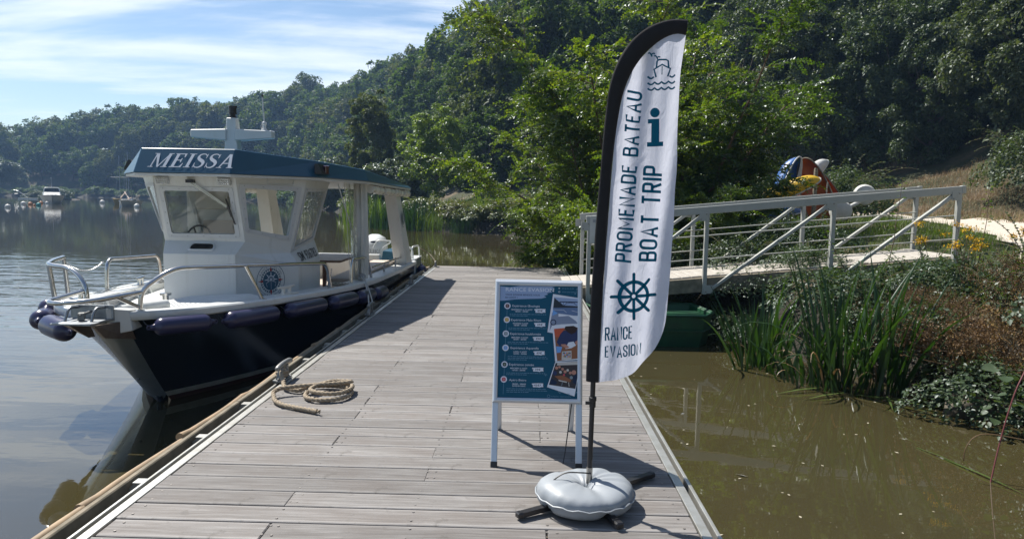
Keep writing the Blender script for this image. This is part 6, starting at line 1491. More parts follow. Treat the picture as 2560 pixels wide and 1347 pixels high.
def bushes():
    br = [mound(i, 1.0, .9, .62, 4600, .052, LM['bramble'], spray=14) for i in (1, 2, 3)]
    big = [mound(i, 1.7, 1.5, 1.35, 7000, .085, LM['wall'], spray=22) for i in (4, 5)]
    mix = [mound(i, 1.5, 1.3, .9, 4200, .12, LM['mixed'], spray=16) for i in (6, 7)]
    fars = [mound(i, 3.4, 2.4, 2.0, 2600, .36, LM['hill'], spray=0) for i in (8, 9)]
    rs = np.random.RandomState(3)
    near = [(5.4, 6.0, .85, 'low bramble thicket at the water edge nearest the right corner'), (4.75, 7.0, .85, 'bramble mound behind the wet rock at the water edge'), (4.6, 8.3, .8, 'bramble thicket behind the iris clump'), (4.3, 9.6, .95, 'dense green bramble in front of the gangway, right of the irises'),
            (5.3, 9.2, .75, 'bramble mound below the end of the gangway rail'), (6.5, 9.5, .5, 'bramble mound at the bank end of the gangway'), (3.4, 10.35, .55, 'small shaded bramble below the gangway beam'), (5.9, 7.6, 1.0, 'bramble mound under the yellow flowers'), (6.6, 8.2, .55, 'tall bramble beside the gravel path corner'), (5.7, 5.6, 1.0, 'bramble thicket at the right border above the red cane'), (2.75, 12.0, .75, 'dark bramble under the middle of the gangway'), (3.6, 11.4, .7, 'dark bramble behind the iris clumps under the gangway'), (2.3, 12.9, .7, 'dark bramble under the lower gangway end'), (4.6, 11.6, .7, 'dark bramble under the upper gangway boards'), (3.05, 11.0, .5, 'shaded bramble at the waterline right of the green boat'), (3.9, 12.6, .8, 'dark bramble under the gangway deck'), (5.3, 13.6, 1.0, 'leafy bramble behind the gangway rails'), (2.9, 13.5, .9, 'dark leafy bush right behind the flag below the gangway'), (6.4, 14.6, .45, 'bush behind the far gangway posts near the grass')]
    for k, (x, y, s, l) in enumerate(near): put_bush(br[k % 3], x, y, s, rs.uniform(0, 6), l, 'brambles on the bank', name='bramble', sz=s * rs.uniform(.85, 1.15))
    shade = [(12.8, 31, 1.3, 'dark thicket left of the upturned canoes'), (23.4, 27.5, 1.2, 'shrub above the dry slope behind the white pedal boat'), (14.6, 33.5, 1.5, 'tall dark shrub behind the orange canoe'), (22.6, 32.0, 1.4, 'tall shrub at the top of the dry slope'), (10.2, 29.0, 1.1, 'shady shrub behind the elms and yellow kayak'), (22.6, 18.0, 1.2, 'shrub above the gravel path at the right border'), (23.2, 22.5, 1.5, 'large shrub crowning the dry slope at the right')]
    for k, (x, y, s, l) in enumerate(shade): put_bush(big[k % 2], x, y, s, rs.uniform(0, 6), l, 'shrubs round the dry slope', name='shrub', cat='shrub', sz=s * rs.uniform(.9, 1.4))
    for k, (x, y, s, l) in enumerate([(-2.6, 41.9, .9, 'reddish green bramble bank behind the dock, right of the reeds'), (-.6, 41.0, 1.1, 'low green bush at the inlet, right end of the far bank'), (-4.2, 43.6, .8, 'mixed bramble behind the bright reeds'), (-1.2, 43.0, .8, 'bramble with brown tips on the far bank'), (1.2, 39.6, 1.3, 'leafy bank bush behind the elm spray tips'), (-6.6, 46.0, 1.0, 'low bramble left of the meadow behind the reeds'), (-10.9, 55, 1.2, 'bank bush seen through the boat side opening'), (-13.6, 66, 1.4, 'bank bush seen beside the white curtain'), (-18.5, 80, 1.7, 'green bank bush seen through the cabin'), (-24.8, 94, 1.9, 'rounded bank bush seen through the cabin windows'), (-31, 108, 2.2, 'farther bank bush seen through the cabin windows')]):
        put_bush(mix[k % 2], x, y, s, rs.uniform(0, 6), l, 'bushes along the far bank', sz=s * rs.uniform(.9, 1.2))
    pts = np.array([SHORE[i] for i in range(17, 25)]); L = np.concatenate([[0], np.cumsum(np.hypot(*np.diff(pts, axis=0).T))])
    for d in np.arange(30, 330, 6.5):
        x = np.interp(d, L, pts[:, 0]) + rs.uniform(-.8, .8); y = np.interp(d, L, pts[:, 1]) + rs.uniform(.8, 3.0)
        if x / y < -.80: continue
        put_bush(fars[rs.randint(2)], x, y, rs.uniform(.7, 1.15), rs.uniform(0, 6), 'low dark bush along the distant waterline', 'bushes along the distant waterline')
    sl_ = mound(31, 3.0, 1.6, 2.2, 2600, .30, LM['pale'])
    for x, y, s, l in ((-110.5, 160.5, .8, 'pale bush on the little islet, under the small hoist'), (-105.0, 160.0, 1.0, 'pale bush on the islet beside the white motor boat')): put_bush(sl_, x, y, s, 1.0, l, 'bushes on the islet', dz=WZ - gz(x, y))
    b = B(); b.lathe([(6.4, -.4), (5.8, .1), (4.0, .3), (0, .4)], (-107.5, 161.5, WZ), n=24); b.v = [(x, 161.5 + (y - 161.5) * .4, z) for x, y, z in b.v]; tag(b.build('islet', M['rock'], smooth=60), kind='structure')
bushes()
def iris():
    V_ = [blade_mesh('blade', L, w_, bd, LM['iris'], twist=tw) for L, w_, bd, tw in ((1.25, .034, .25, .4), (1.45, .038, .45, -.5), (1.05, .030, .15, .6), (1.3, .036, .8, .3), (.95, .030, 1.3, -.4), (1.15, .034, 1.9, .5))]
    W_ = [blade_mesh('blade', .8, .02, 2.4, LM['deadreed']), blade_mesh('blade', .65, .018, 1.8, LM['deadreed'], twist=1.2)]
    rs = np.random.RandomState(9)
    for x, y, n, sp, h, lab in ((3.52, 7.85, 70, .30, 1.22, 'tall dark green iris clump rising from the water in front of the gangway'), (3.98, 7.72, 46, .26, 1.12, 'narrower iris clump beside the brown seed heads'), (2.98, 8.75, 60, .34, .85, 'shorter iris clump nearest the green boat, with drooping blades'), (3.25, 8.15, 26, .3, .62, 'low bent over iris blades trailing on the water')):
        t = thing('iris_clump', (x, y, WZ - .02), lab, 'water plant', 'iris clumps at the water edge'); t.scale = (1, 1, 1)
        for i in range(n):
            old = rs.rand() < .13; me = W_[rs.randint(2)] if old else V_[rs.choice(6, p=(.26, .24, .2, .14, .09, .07) if h > .8 else (.12, .14, .2, .2, .18, .16))]
            o = link('blade', me, t); r = sp * math.sqrt(rs.rand()); a = rs.rand() * 6.28; o.location = (r * math.cos(a), r * math.sin(a) * .8, 0); s = h * rs.uniform(.7, 1.1)
            o.scale = (s, 1.0, s); o.rotation_euler = (rs.uniform(-.22, .22), rs.uniform(-.12, .42), a + rs.uniform(-.9, .9))
    b = B(); rg = random.Random(8)
    for a, c, w_ in (((3.6, 7.55, WZ + .02), (4.62, 6.95, WZ + .05), .03), ((3.7, 7.5, WZ + .015), (4.75, 6.72, WZ + .02), .026), ((3.3, 7.75, WZ + .04), (2.72, 7.55, WZ + .005), .03), ((3.5, 7.6, WZ + .03), (2.95, 7.35, WZ + .004), .028), ((3.85, 7.4, WZ + .05), (3.72, 7.0, WZ + .01), .026), ((3.46, 5.70, WZ + .004), (3.63, 4.93, WZ + .01), .022), ((3.38, 5.95, WZ + .004), (3.52, 5.5, WZ + .006), .012)):
        a, c = V(a), V(c); m = a.lerp(c, .5) + V((0, 0, .012)); d = (c - a).normalized(); s = V((-d.y, d.x, 0)); b = B(); b.add([a + s * w_ * .4, a - s * w_ * .4, m + s * w_ * .5, m - s * w_ * .5, c], [(0, 1, 3, 2), (2, 3, 4)]); tag(b.build('floating_reed', LM['reed'], fix=False), 'long green blade lying flat on the murky water by the irises', 'blade', 'reed blades floating on the water')
iris()
def reeds():
    rs = np.random.RandomState(12)
    def clump(n, sp, h, w_, mat, lean):
        P0 = np.column_stack([rs.normal(size=(n, 2)) * sp * .5, np.zeros(n)]); v, f = blades_np(n, rs, P0, h * rs.uniform(.6, 1.1, n), np.full(n, w_), lean, seg=4); return mesh_np('blades', v, tris=f, mat=mat)
    A = clump(230, 1.3, 1.9, .05, LM['reed'], .55); Bq = clump(90, 1.0, 2.0, .16, LM['reed'], .8); Cq = clump(260, 1.4, 1.9, .05, LM['iris'], .4)
    for k, (x, y, m, s, l) in enumerate(((-9.3, 46.2, Bq, 1.15, 'broad leaved bright water plant right of the boat stern pillar'), (-8.0, 45.0, Cq, 1.0, 'dark reed bed beside the broad leaved plant'), (-6.9, 44.2, Cq, 1.1, 'dense green reeds in the middle of the far bank'), (-5.6, 43.3, A, .75, 'short bright yellow green reeds at the waterline'), (-10.6, 47.6, A, 1.0, 'reeds seen between the stern pillar and the rolled screen'), (-11.8, 52, Bq, 1.1, 'broad leaved plant seen behind the stern pillar'), (-13.0, 58, Cq, 1.1, 'dark reeds seen beside the white curtain'), (-3.4, 41.7, Cq, .6, 'small reed tuft under the bramble bank'), (-16.5, 72, A, 1.3, 'reed bed behind the clear boat screen'), (-4.7, 43.0, A, .6, 'low reed tuft right of the bright reeds'))):
        t = thing('reed_clump', (x, y, WZ), l, 'water plant', 'reeds along the far bank'); t.scale = (s, s, s); t.rotation_euler = (0, 0, k); link('blades', m, t)
reeds()
def seedheads():
    rs = np.random.RandomState(17)
    def pro(seed, n, h):
        rs = np.random.RandomState(seed); limbs = []; P_, A_, N_ = [], [], []; Y_ = []
        for i in range(n):
            a = rs.rand() * 6.28; r = .55 * math.sqrt(rs.rand()); q = np.array([r * math.cos(a), r * math.sin(a), 0]); d = np.array([math.cos(a) * .5, math.sin(a) * .5, 1.0]) + rs.normal(size=3) * .35; d /= np.linalg.norm(d); L = h * rs.uniform(.5, 1.1); e = q + d * L; m_ = (q + e) / 2 + rs.normal(size=3) * .03; limbs.append(([q, m_, e], .004, .002))
            for j in range(rs.randint(5, 9)):
                t = rs.uniform(.55, 1); u = q + d * L * t; dd = d * .4 + rs.normal(size=3) * .6; dd /= np.linalg.norm(dd); w_ = u + dd * rs.uniform(.05, .16); limbs.append(([u, w_], .002, .0012)); m = 12; P_.append(w_ + rs.normal(size=(m, 3)) * .02); A_.append(rs.normal(size=(m, 3))); N_.append(rs.normal(size=(m, 3)))
        P_, A_, N_ = map(np.concatenate, (P_, A_, N_)); v, f = cards(P_, A_, N_, .018 * (.5 + rs.rand(len(P_))), .7); return mesh_np('heads', v, tris=f, mat=LM['brown']), limb_mesh('stalks', limbs, LM['brown'], 3)
    a, c = pro(1, 95, .62), pro(2, 80, .7)
    for k, (x, y, s, l) in enumerate(((4.85, 7.35, 1.0, 'brown dried seed heads above the wet rock'), (5.25, 6.7, 1.0, 'brown dried flower heads at the right border above the water'), (4.55, 8.0, .85, 'rusty seed heads just right of the iris clump'), (5.4, 7.5, .8, 'dense brown seed heads under the yellow flowers'), (4.8, 8.3, .6, 'brown seed stalks below the gangway end'), (5.7, 6.2, 1.0, 'dried stalks furthest right over the bramble'), (5.9, 8.0, .6, 'thin brown stalks between the yellow flowers'))):
        p = (a, c)[k % 2]; t = thing('seed_head_plant', (x, y, gz(x, y) + .22), l, 'plant', 'brown seed heads on the bank'); t.scale = (s, s, s * .95); t.rotation_euler = (rs.uniform(-.2, .1), rs.uniform(-.25, .1), k); link('flower_head', p[0], t); tag(link('stalk', p[1], t), kind='stuff')
    def flower(seed):
        rs = np.random.RandomState(seed); limbs = []; P_, A_, N_ = [], [], []; lp = []
        for i in range(7):
            a = rs.rand() * 6.28; q = np.array([.06 * math.cos(a), .06 * math.sin(a), 0]); e = q + np.array([math.cos(a) * .14, math.sin(a) * .14, rs.uniform(.45, .75)]); limbs.append(([q, (q + e) / 2 + rs.normal(size=3) * .02, e], .004, .0025)); m = 46
            P_.append(e + rs.normal(size=(m, 3)) * [.035, .035, .018]); A_.append(rs.normal(size=(m, 3)) + [0, 0, .4]); N_.append(rs.normal(size=(m, 3)) * .5 + [0, 0, 1]); k = 16; t = rs.rand(k)[:, None]; lp.append(q + (e - q) * t)
        P_, A_, N_ = map(np.concatenate, (P_, A_, N_)); v, f = cards(P_, A_, N_, .020 * (.6 + .7 * rs.rand(len(P_))), .9); lp = np.concatenate(lp); lv, lf = cards(lp, rs.normal(size=(len(lp), 3)) + [0, 0, .3], rs.normal(size=(len(lp), 3)) * .4 + [0, 0, 1], .06 * (.6 + .7 * rs.rand(len(lp))), .4)
        return mesh_np('petals', v, tris=f, mat=LM['yellow']), limb_mesh('stalks', limbs, M['twig'], 4), mesh_np('leaves', lv, tris=lf, mat=LM['bramble'])
    F = [flower(5), flower(6)]
    for k, (x, y, l) in enumerate(((5.75, 9.3, 'yellow flowers at the end of the gangway beside the post'), (6.1, 8.8, 'yellow flower clump right of the gangway end'), (5.35, 8.6, 'yellow flowers above the brown seed heads, left of the group'), (6.35, 8.0, 'yellow flowers near the right border, highest up the bank'), (5.8, 7.9, 'bright yellow flower clump in the middle of the bank'), (6.05, 7.2, 'yellow flowers at the right border over the brown stalks'), (5.5, 9.7, 'small yellow flowers by the gangway boards'))):
        p = F[k % 2]; t = thing('yellow_flower', (x, y, gz(x, y) + .18), l, 'flower', 'yellow flowers on the bank'); s = rs.uniform(.8, 1.15); t.scale = (s, s, s); t.rotation_euler = (0, 0, k * 1.3); link('flower_head', p[0], t); tag(link('stalk', p[1], t), kind='stuff'); link('leaves', p[2], t)
seedheads()
def shoots():
    # tall saplings in front of the gangway rails
    rs = np.random.RandomState(33)
    for x, y, h, lean, lab in ((5.15, 10.2, 1.5, .12, 'young leafy shoot climbing the last gangway brace'), (6.25, 9.9, 1.35, .18, 'leafy shoot standing beside the end post of the gangway'), (4.55, 9.9, 1.0, -.25, 'leafy shoot leaning left across the gangway wires'), (5.6, 10.0, .9, .3, 'short leafy shoot among the yellow flowers'), (5.0, 9.5, .8, .5, 'arching shoot below the gangway brace')):
        q = np.array([0, 0, 0.0]); d = np.array([lean, -.05, 1.0]); pts = [q]; 
        for i in range(12): d = d + rs.normal(size=3) * .06 + [lean * .06, 0, -.02]; d /= np.linalg.norm(d); q = q + d * h / 12; pts.append(q)
        t = thing('leafy_shoot', (x, y, gz(x, y)), lab, 'plant', 'young shoots at the gangway'); me = limb_mesh('stem', [(pts, .008, .002)], M['twig'], 5); link('stem', me, t)
        m = int(34 * h); u = np.linspace(.15, .999, m) * 12; i0 = u.astype(int); P_ = np.array(pts); pp = P_[i0] + (P_[i0 + 1] - P_[i0]) * (u - i0)[:, None]; a = np.arange(m) * 2.4; ax = np.stack([np.cos(a), np.sin(a), .1 + 0 * a], 1); v, f = cards(pp + ax * .015, ax, np.tile([[0, 0, 1.0]], (m, 1)) + rs.normal(size=(m, 3)) * .35, .062 * (.6 + .7 * rs.rand(m)), .75); link('leaves', mesh_np('leaves', v, tris=f, mat=LM['elm']), t)
    # red bramble cane hooked into the water, big leaves at the right corner
    t = thing('bramble_cane', (3.6, 5.3, WZ), 'thin reddish bramble cane dipping into the water at the right corner', 'plant'); b = B(); p = smooth_path([(3.53, 5.22, WZ - .03), (3.60, 5.26, -.28), (3.66, 5.27, .0), (3.73, 5.28, .22), (3.90, 5.34, .45), (4.3, 5.5, .55), (4.9, 5.6, .30)], 6); b.tube(p, [.006] * (len(p) - 1) + [.004], 6)
    for q in p[::2]: b.tube([q, q + V((.012, -.004, .008))], [.0025, .0004], 4)
    b.build('cane', simple('red_cane', (.16, .045, .045), .5), t, smooth=50)
    b = B(); b.tube(smooth_path([(4.9, 5.5, -.30), (4.2, 5.36, -.30), (3.85, 5.30, -.25), (3.55, 5.28, -.20), (3.42, 5.27, -.22), (3.36, 5.27, -.31), (3.35, 5.27, -.41)], 5), [.005] * 30 + [.002], 5); tag(b.build('dry_stem', LM['deadreed'], smooth=60), 'pale withered stem arching over the water beside the red cane', 'plant stem')
    lf = []
    rs = np.random.RandomState(4)
    def bleaf(L):
        b = B(); n = 9; vs = []; pr = [0, .30, .44, .40, .46, .36, .30, .16, 0]
        for i in range(n): t_ = i / (n - 1); w_ = pr[i] * L * (1 + .1 * (i % 2)); z = -.12 * L * t_ ** 2; vs += [(t_ * L, w_, z + .10 * w_), (t_ * L, 0, z - .004), (t_ * L, -w_, z + .10 * w_)]
        fs = []
        for i in range(n - 1): fs += [(3 * i, 3 * i + 1, 3 * i + 4, 3 * i + 3), (3 * i + 1, 3 * i + 2, 3 * i + 5, 3 * i + 4)]
        me = D.meshes.new('leaf'); me.from_pydata(vs, [], fs); me.materials.append(LM['bramble']); me.shade_smooth(); return me
    me = bleaf(.095)
    for k, (x, y, z, lab) in enumerate(((3.86, 5.62, .22, 'large pale bramble leaves at the right border, upper spray'), (3.90, 5.60, -.02, 'large pale bramble leaves at the right border, lower spray'), (4.30, 6.35, -.34, 'bramble leaves hanging over the waterline left of the red cane'), (4.12, 6.75, -.30, 'pale bramble leaves beside the wet rock'))):
        t = thing('bramble_spray', (x, y, z), lab, 'leaves', 'large bramble leaves near the water')
        for i in range(9):
            o = link('leaf', me, t); a = i * 2.39; r = .035 * math.sqrt(i); o.location = (r * 1.6 * math.cos(a), r * math.sin(a) - .02, .05 * math.sin(i * 1.7)); o.rotation_euler = (rs.uniform(-.5, .3), rs.uniform(-.2, .6), a + rs.uniform(-.4, .4)); s = rs.uniform(.6, 1.15); o.scale = (s, s, s)
        b = B(); b.tube(smooth_path([(x, y, z), (x + .15, y + .06, z - .02), (x + .8, y + .2, z - .12)], 4), .003, 4); b.build('stem', M['twig'], t)
    rk = B(); rs = np.random.RandomState(2); g = []
    for i in range(13):
        row = []
        for k in range(21):
            th = math.pi * i / 12; ph = 2 * math.pi * k / 20; r = 1 + .16 * math.sin(3 * ph + 2 * th) + .10 * math.sin(5 * ph - 4 * th) + .06 * math.sin(9 * ph + 3 * i); row.append((4.45 + .24 * r * math.sin(th) * math.cos(ph), 6.98 + .18 * r * math.sin(th) * math.sin(ph), WZ + .03 + .16 * r * math.cos(th)))
        g.append(row)
    rk.sheet(g); tag(rk.build('wet_rock', M['rock'], smooth=60), 'brown wet rock half hidden by brambles at the water edge', 'rock')
    # specks of leaf litter and feathers on the water
    n = 420; Q = np.stack([rs.uniform(.98, 5, n), rs.uniform(2.6, 9.5, n)], 1); Q = Q[sdist(Q, SHORE) < -.05]; n = len(Q); P0 = np.column_stack([Q, np.full(n, WZ + .004)]); a = rs.rand(n) * 6.28
    v, f = cards(P0, np.stack([np.cos(a), np.sin(a), 0 * a], 1), np.tile([[0, 0, 1.0]], (n, 1)), .012 * (.3 + 3.4 * rs.rand(n) ** 5), .5, .1, 0); tag(link('floating_litter', mesh_np('floating_litter', v, tris=f, mat=simple('litter', (.40, .37, .28), .8))), kind='stuff')
    for x, y, a, s, lab in ((1.72, 5.2, 2.6, .10, 'white feather floating on the murky water beside the dock'), (1.55, 6.75, .5, .05, 'small white scrap floating near the dock edge')):
        b = B(); c = V((x, y, WZ + .006)); d = V((math.cos(a), math.sin(a), 0)); q = V((-d.y, d.x, 0)); b.add([c, c + d * s * .5 + q * s * .14 + V((0, 0, .008)), c + d * s, c + d * s * .5 - q * s * .10], [(0, 1, 2, 3)]); tag(b.build('floating_scrap', M['hullwhite'], fix=False), lab, 'litter')
shoots()
# ------------------------------------------------------------------ canoe stack on the bank
def shell(name, L, wd, h, mat, label, loc, axis, opening, cat='canoe', rim=None, deck=None):
    """open hull with rounded ends; axis runs along it, opening is the way its open side faces"""
    t = thing(name, loc, label, cat, 'small craft stored on the bank'); b = B(); g = []; rimp = [[], []]
    hh_ = lambda u: h * (1 + .30 * u * u) * max(0.02, 1 - abs(u) ** 7)
    for i in range(29):
        u = math.sin((i / 28 - .5) * math.pi); w_ = wd / 2 * math.sqrt(max(0, 1 - abs(u) ** 2.3)) + .006; row = []
        for k in range(13): a = math.pi * k / 12; row.append(V((u * L / 2, w_ * math.cos(a), hh_(u) * math.sin(a) ** .75)))
        rimp[0].append(row[0]); rimp[1].append(row[-1]); g.append(row)
    b.sheet(g); o = b.build('hull', mat, None, smooth=60); o.parent = t
    md = o.modifiers.new('thickness', 'SOLIDIFY'); md.thickness = .018
    for r in rimp:
        q = B(); q.tube(r, .026, 6); o = q.build('gunwale', rim or M['hullwhite'], None, smooth=60); o.parent = t
    if deck:
        q = B(); q.sheet([[p * .985 + V((0, 0, -.004)) for p in (r[0], r[0] * .72 + r[-1] * .28)] for r in g]); o = q.build('side_deck', deck, None); o.parent = t
        q = B(); q.tube([V((u * L / 2, 0, hh_(u) + .004)) for u in np.linspace(-.97, .97, 20)], .06, 6); o = q.build('keel_strip', deck, None, smooth=60); o.parent = t
    X = V(axis).normalized(); Z = -V(opening); Z = (Z - X * X.dot(Z)).normalized(); Y = Z.cross(X)
    t.rotation_euler = Matrix((X, Y, Z)).transposed().to_euler(); return t
def storage():
    z = lambda x, y: gz(x, y)
    gx, gy = 9.3, 24.0; g0 = z(gx, gy)
    b = B(); b.lathe([(.075, -.2), (.07, .5), (.065, 1.75), (.05, 1.80)], (9.48, 23.6, g0), n=12); tag(b.build('wooden_post', M['oldwood'], smooth=40), 'round weathered wooden post in front of the orange canoe', 'post')
    b = B(); b.beam((9.9, 23.9, g0 - .1), (9.92, 23.7, g0 + 1.35), .035, .035); tag(b.build('metal_stake', M['iron']), 'thin dark green stake beside the wooden post', 'stake')
    C = lambda *p: (p[0], p[1], g0 + p[2])
    shell('canoe', 3.3, .95, .42, M['orange'], 'orange canoe standing on end, leaning behind the wooden post', C(9.95, 24.3, .62), (-.34, .12, .93), (-.55, -.83, 0), rim=M['oldwood'])
    shell('canoe', 3.2, .90, .40, M['orange'], 'second orange canoe behind, partly hidden by branches', C(10.75, 25.2, .45), (-.46, .15, .87), (-.3, -.9, 0), rim=M['oldwood'])
    shell('dinghy', 3.3, 1.05, .50, M['kblue'], 'blue and white dinghy standing on end, tilted among the branches', C(8.75, 24.2, .62), (.30, .10, .95), (.70, -.70, 0), cat='dinghy', deck=M['hullwhite'])
    shell('kayak', 3.4, .60, .30, M['hullwhite'], 'white kayak poking up behind the orange canoe', C(9.9, 26.3, 1.15), (.72, .25, .64), (0, .3, -1), cat='kayak')
    shell('kayak', 3.0, .62, .28, M['kyellow'], 'yellow kayak glimpsed through the elm leaves', C(7.75, 22.6, .80), (.75, -.3, .35), (.1, .6, -.8), cat='kayak')
    shell('kayak', 3.0, .60, .26, M['kblue'], 'blue kayak low among the leaves below the yellow one', C(7.5, 22.6, .25), (.9, .3, .1), (0, .3, -1), cat='kayak')
    shell('kayak', 3.0, .62, .28, M['kyellow'], 'amber kayak standing among leaves left of the flag', (2.75, 25.3, 1.0), (.25, .2, .94), (-.3, .9, 0), cat='kayak')
    shell('kayak', 2.8, .62, .28, M['kblue'], 'blue kayak beside the amber one behind the elm', (3.4, 25.7, 1.15), (.35, .1, .92), (.1, .95, 0), cat='kayak')
    shell('kayak', 2.6, .60, .28, M['kpink'], 'faded red kayak behind the elm leaves', (2.35, 26.6, .85), (-.35, .2, .9), (-.2, .9, 0), cat='kayak')
    # white pedal boat: two drums and a beam
    t = thing('pedal_boat', (10.7, 23.2, g0), 'white pedal boat with two rounded floats on the grass slope', 'pedal boat', 'small craft stored on the bank')
    for (x, y, zz) in ((10.05, 22.9, .42), (11.0, 23.4, .95)):
        b = B(); b.lathe([(.16, -.30), (.30, -.26), (.33, -.12), (.31, -.10), (.34, -.06), (.34, .10), (.31, .12), (.33, .16), (.30, .27), (.14, .30)], (x, y, g0 + zz), (.35, 1, .05), 22); b.build('float', M['hullwhite'], t, smooth=45)
    b = B(); b.beam((9.75, 22.75, g0 + .30), (11.1, 23.3, g0 + .88), .12, .10); b.build('cross_beam', M['hullwhite'], t, bevel=.02)
storage()
def green_boat():
    t = thing('green_boat', (2.1, 10.3, WZ), 'small green flat ended boat moored under the gangway', 'boat'); b = B()
    gx = lambda u, v, z: V((2.02 + u * .98 - v * .16, 10.55 + v, z)); zt = -.09
    def ring(k, z, e=0): return [gx(-1 * k, -.62 * k - e, z), gx(.46 * k, -.62 * k - e, z), gx(.72 * k, -.25, z - .005), gx(.72 * k, .55 * k, z), gx(-1 * k, .62 * k, z)]
    R_ = [ring(.86, WZ - .12), ring(.95, WZ + .18), ring(1.0, zt), ring(.955, zt), ring(.86, WZ + .06)]
    n = 5
    for a, c in zip(R_[:-1], R_[1:]): b.add(a + c, [(i, (i + 1) % n, n + (i + 1) % n, n + i) for i in range(n)])
    b.add(R_[-1], [tuple(range(n))]); h = b.build('hull', M['greenboat'], t, bevel=.01)
    b = B(); q = ring(1.012, zt - .005); b.tube(q, .022, 8, True); b.build('rubbing_strake', M['greenboat'], t, smooth=50)
    b = B(); q = ring(.985, WZ + .24); b.tube(q, .014, 6, True); b.build('hull_rib', M['greenboat'], t, smooth=50)
    b = B(); b.prism([gx(-.9, -.15, -.16), gx(.62, -.15, -.16), gx(.62, .12, -.16), gx(-.9, .12, -.16)], (0, 0, .025)); b.build('thwart', M['greenboat'], t)
green_boat()

# ------------------------------------------------------------------ boats and buoys out on the river
def hullmesh(L, wd, fb, mat, stripe=None, ang=0.0, c=(0, 0)):
    b = B(); g = []; ca, sa = math.cos(ang), math.sin(ang); T = lambda x, y, z: V((c[0] + ca * x - sa * y, c[1] + sa * x + ca * y, WZ + z))
    for i in range(13):
        u = i / 12; w_ = wd / 2 * min(1, (1 - (1 - min(1, u / .55)) ** 2.2) + .02) * (1 if u < .8 else 1 - .12 * (u - .8) / .2); x = -L / 2 + u * L; f = fb * (1.18 - .25 * u); row = [T(x + .12 * L * (1 - u) * (1 - k), s * w_ * (.62 + .38 * k), -.25 + (f + .25) * k) for s, k in ((1, 1), (1, .55), (1, .2))] + [T(x + .12 * L * (1 - u), 0, -.35)] + [T(x + .12 * L * (1 - u) * (1 - k), s * w_ * (.62 + .38 * k), -.25 + (f + .25) * k) for s, k in ((-1, .2), (-1, .55), (-1, 1))]; g.append(row)
    b.sheet(g); b.add(g[-1], [tuple(range(7))])
    b.sheet([[r[0] + V((0, 0, -.02)), (r[0] + r[-1]) / 2 + V((0, 0, .04)), r[-1] + V((0, 0, -.02))] for r in g]); return b, T
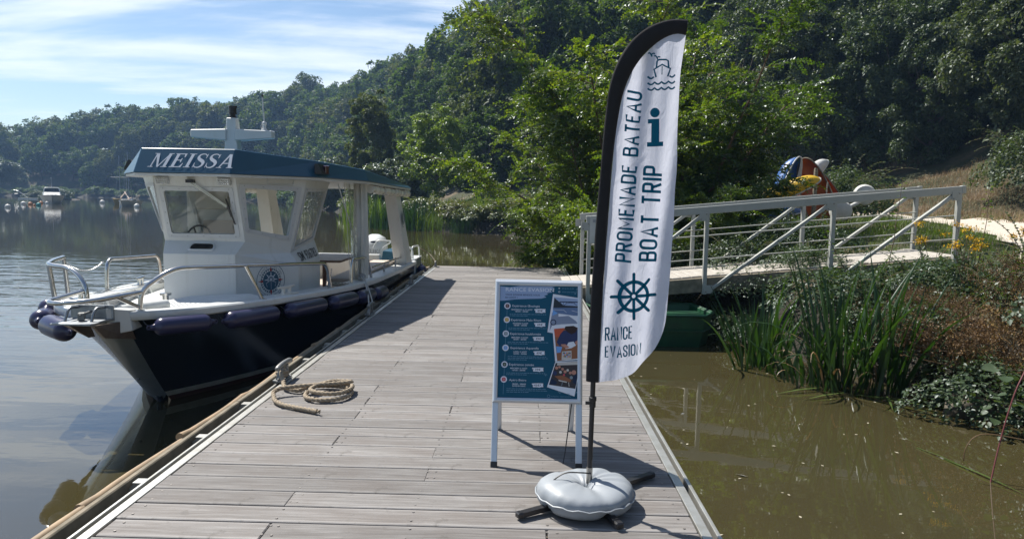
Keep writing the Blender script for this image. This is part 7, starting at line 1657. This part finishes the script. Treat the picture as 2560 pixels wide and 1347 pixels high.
def moored():
    t = thing('motor_boat', (-75.5, 113, WZ), 'white cabin motor boat moored on the river near the far bank', 'boat'); ang = rad(-58)+math.pi
    ang = math.atan2(113, -75.5)            # bow towards the dock
    b, T = hullmesh(7.5, 3.4, 1.15, None, ang=ang, c=(-75.5, 113)); b.build('hull', M['hullwhite'], t, smooth=40)
    w_ = M['white']
    b = B(); b.hexa([T(-1.3, -1.2, 1.1), T(-1.3, 1.2, 1.1), T(2.5, 1.3, 1.05), T(2.5, -1.3, 1.05), T(-.2, -1.05, 1.75), T(-.2, 1.05, 1.75), T(2.5, 1.15, 1.75), T(2.5, -1.15, 1.75)]); b.build('cabin', w_, t, bevel=.06)
    b = B(); b.hexa([T(-.12, -1.02, 1.77), T(-.12, 1.02, 1.77), T(1.3, 1.08, 1.77), T(1.3, -1.08, 1.77), T(.4, -.9, 2.35), T(.4, .9, 2.35), T(1.2, .95, 2.35), T(1.2, -.95, 2.35)]); b.build('windscreen', M['winblack'], t)
    b = B(); b.tube(fillet([T(.02, -1.1, 1.7), T(.42, -.98, 2.45), T(.42, .98, 2.45), T(.02, 1.1, 1.7)], .25, 4), .07, 6); b.build('screen_frame', w_, t, smooth=50)
    b = B(); b.tube(fillet([T(-3.0, 0, 1.15), T(-2.3, .85, 1.5), T(-.8, 1.3, 1.45)], .3, 4), .025, 5); b.tube(fillet([T(-3.0, 0, 1.15), T(-2.3, -.85, 1.5), T(-.8, -1.3, 1.45)], .3, 4), .025, 5); b.build('bow_rail', M['steel'], t, smooth=50)
    b = B(); b.tube([T(.7, 0, 2.4), T(.7, 0, 3.95)], .03, 5); b.box(T(.7, 0, 4.0), (.14, .14, .22)); b.build('aerial', M['mastm'], t)
    for k, (c, hm, lab, mast, sz, off) in enumerate((((-66.5, 117.0), 'dinghyy', 'ochre hulled sailing dinghy on the left of the moored trio', 7.4, 5.4, 0), ((-61.8, 110.5), 'dinghyb', 'blue sailing dinghy in the middle of the moored trio', 7.6, 5.0, 1), ((-56.2, 100.5), 'hullwhite', 'white sailing boat on the right of the moored trio', 6.2, 5.6, 2))):
        t = thing('sailing_boat', (c[0], c[1], WZ), lab, 'boat', 'small sailing boats moored together'); b, T = hullmesh(sz, 2.1, .75, None, ang=math.atan2(c[1], c[0]) + (-.5, .2, -.35)[k], c=c); b.build('hull', M[hm], t, smooth=40)
        b = B(); b.hexa([T(-.9, -.5, .6), T(-.9, .5, .6), T(.6, .55, .6), T(.6, -.55, .6), T(-.7, -.4, .85), T(-.7, .4, .85), T(.5, .45, .85), T(.5, -.45, .85)]); b.build('coach_roof', M['hullwhite'], t, bevel=.03)
        b = B(); m0 = T(-.5, 0, .5); m1 = T(-.45, .05, mast + .5); b.tube([m0, m1], [.05, .03], 6); ms = b.build('mast', M['mastm'], t, smooth=50)
        if k == 0: b = B(); b.tube([V(m0).lerp(V(m1), .52) + V((-1.15, -.55, 0)), V(m0).lerp(V(m1), .52) + V((1.15, .55, .03))], .025, 5); b.build('spreader', M['mastm'], ms)
        b = B(); b.tube([T(-.45, 0, .95), T(1.6, .2, 1.2 + .8 * (k < 2))], [.09, .06], 7); b.build('furled_sail', M['sail'], t, smooth=50)
        b = B(); b.tube([T(-2.1, 0, .75), V(m1) - V((0, 0, .6))], .010, 4); b.tube([T(2.1, 0, .7), V(m1) - V((0, 0, .2))], .010, 4); b.build('stay', M['mastm'], t)
    for x, y, r, m, lab in ((-58.8, 80.3, .30, 'buoywhite', 'whitish mooring buoy furthest left on the water'), (-70.4, 99.2, .33, 'buoywhite', 'pale mooring buoy, second from the left'), (-69.0, 98.6, .28, 'buoyor', 'brownish mooring buoy left of the green one'), (-64.7, 93.2, .16, 'buoyor', 'tiny orange float between two buoys'), (-64.4, 93.6, .29, 'buoygreen', 'green mooring buoy left of the motor boat'), (-74.6, 109.0, .27, 'buoyor', 'orange tinted buoy at the bow of the motor boat'), (-73.4, 108.6, .26, 'buoywhite', 'white buoy touching the motor boat hull'), (-72.5, 121.5, .42, 'buoywhite', 'white buoy with a tan base left of the ochre dinghy'), (-63.6, 111.6, .28, 'buoywhite', 'small white buoy between the ochre and blue dinghies'), (-51.6, 94.2, .36, 'buoywhite', 'white buoy at the bow of the white sailing boat')):
        t = thing('mooring_buoy', (x, y, WZ), lab, 'buoy', 'mooring buoys on the river'); b = B(); b.lathe([(.02, -r * .5)] + [(r * math.cos(a), r * math.sin(a) + r * .3) for a in np.linspace(-.9, 1.45, 9)] + [(.0, r * 1.31)], (x, y, WZ), n=14); b.build('float', M[m], t, smooth=60); b = B(); b.tube([(x + .06 * math.cos(a), y, WZ + r * 1.33 + .06 * math.sin(a)) for a in np.linspace(0, 6.28, 8, endpoint=False)], .018, 5, True); b.build('eye', M['iron'], t)
    t = thing('landing_hoist', (-111, 157, WZ), 'thin white hoist arm with a frame on a small landing by the islet', 'hoist'); b = B(); b.box((-110.0, 156.9, WZ + .12), (4.2, 1.2, .28)); b.build('landing', M['hullwhite'], t); b = B(); b.tube([(-110.4, 157, WZ + .3), (-112.5, 157, 1.25)], .07, 6); b.build('arm', M['hullwhite'], t)
    b = B(); b.tube([(-112.5, 157, 1.25), (-113.4, 157, 1.40), (-113.4, 157, .62), (-112.5, 157, .62)], .05, 5, True); b.build('frame', M['mastm'], t)
moored()

# ------------------------------------------------------------------ air
def air():
    b = B(); b.box((-40, 170, 32), (800, 520, 71)); b.box
    m = NT('river_haze'); pv = m.n('ShaderNodeVolumePrincipled'); pv.inputs['Color'].default_value = (.36, .60, 1.0, 1); pv.inputs['Density'].default_value = .00042; pv.inputs['Anisotropy'].default_value = .25; m.l(pv.outputs[0], m.out.inputs['Volume'])
    o = b.build('haze', m.m); tag(o, kind='stuff')
air()
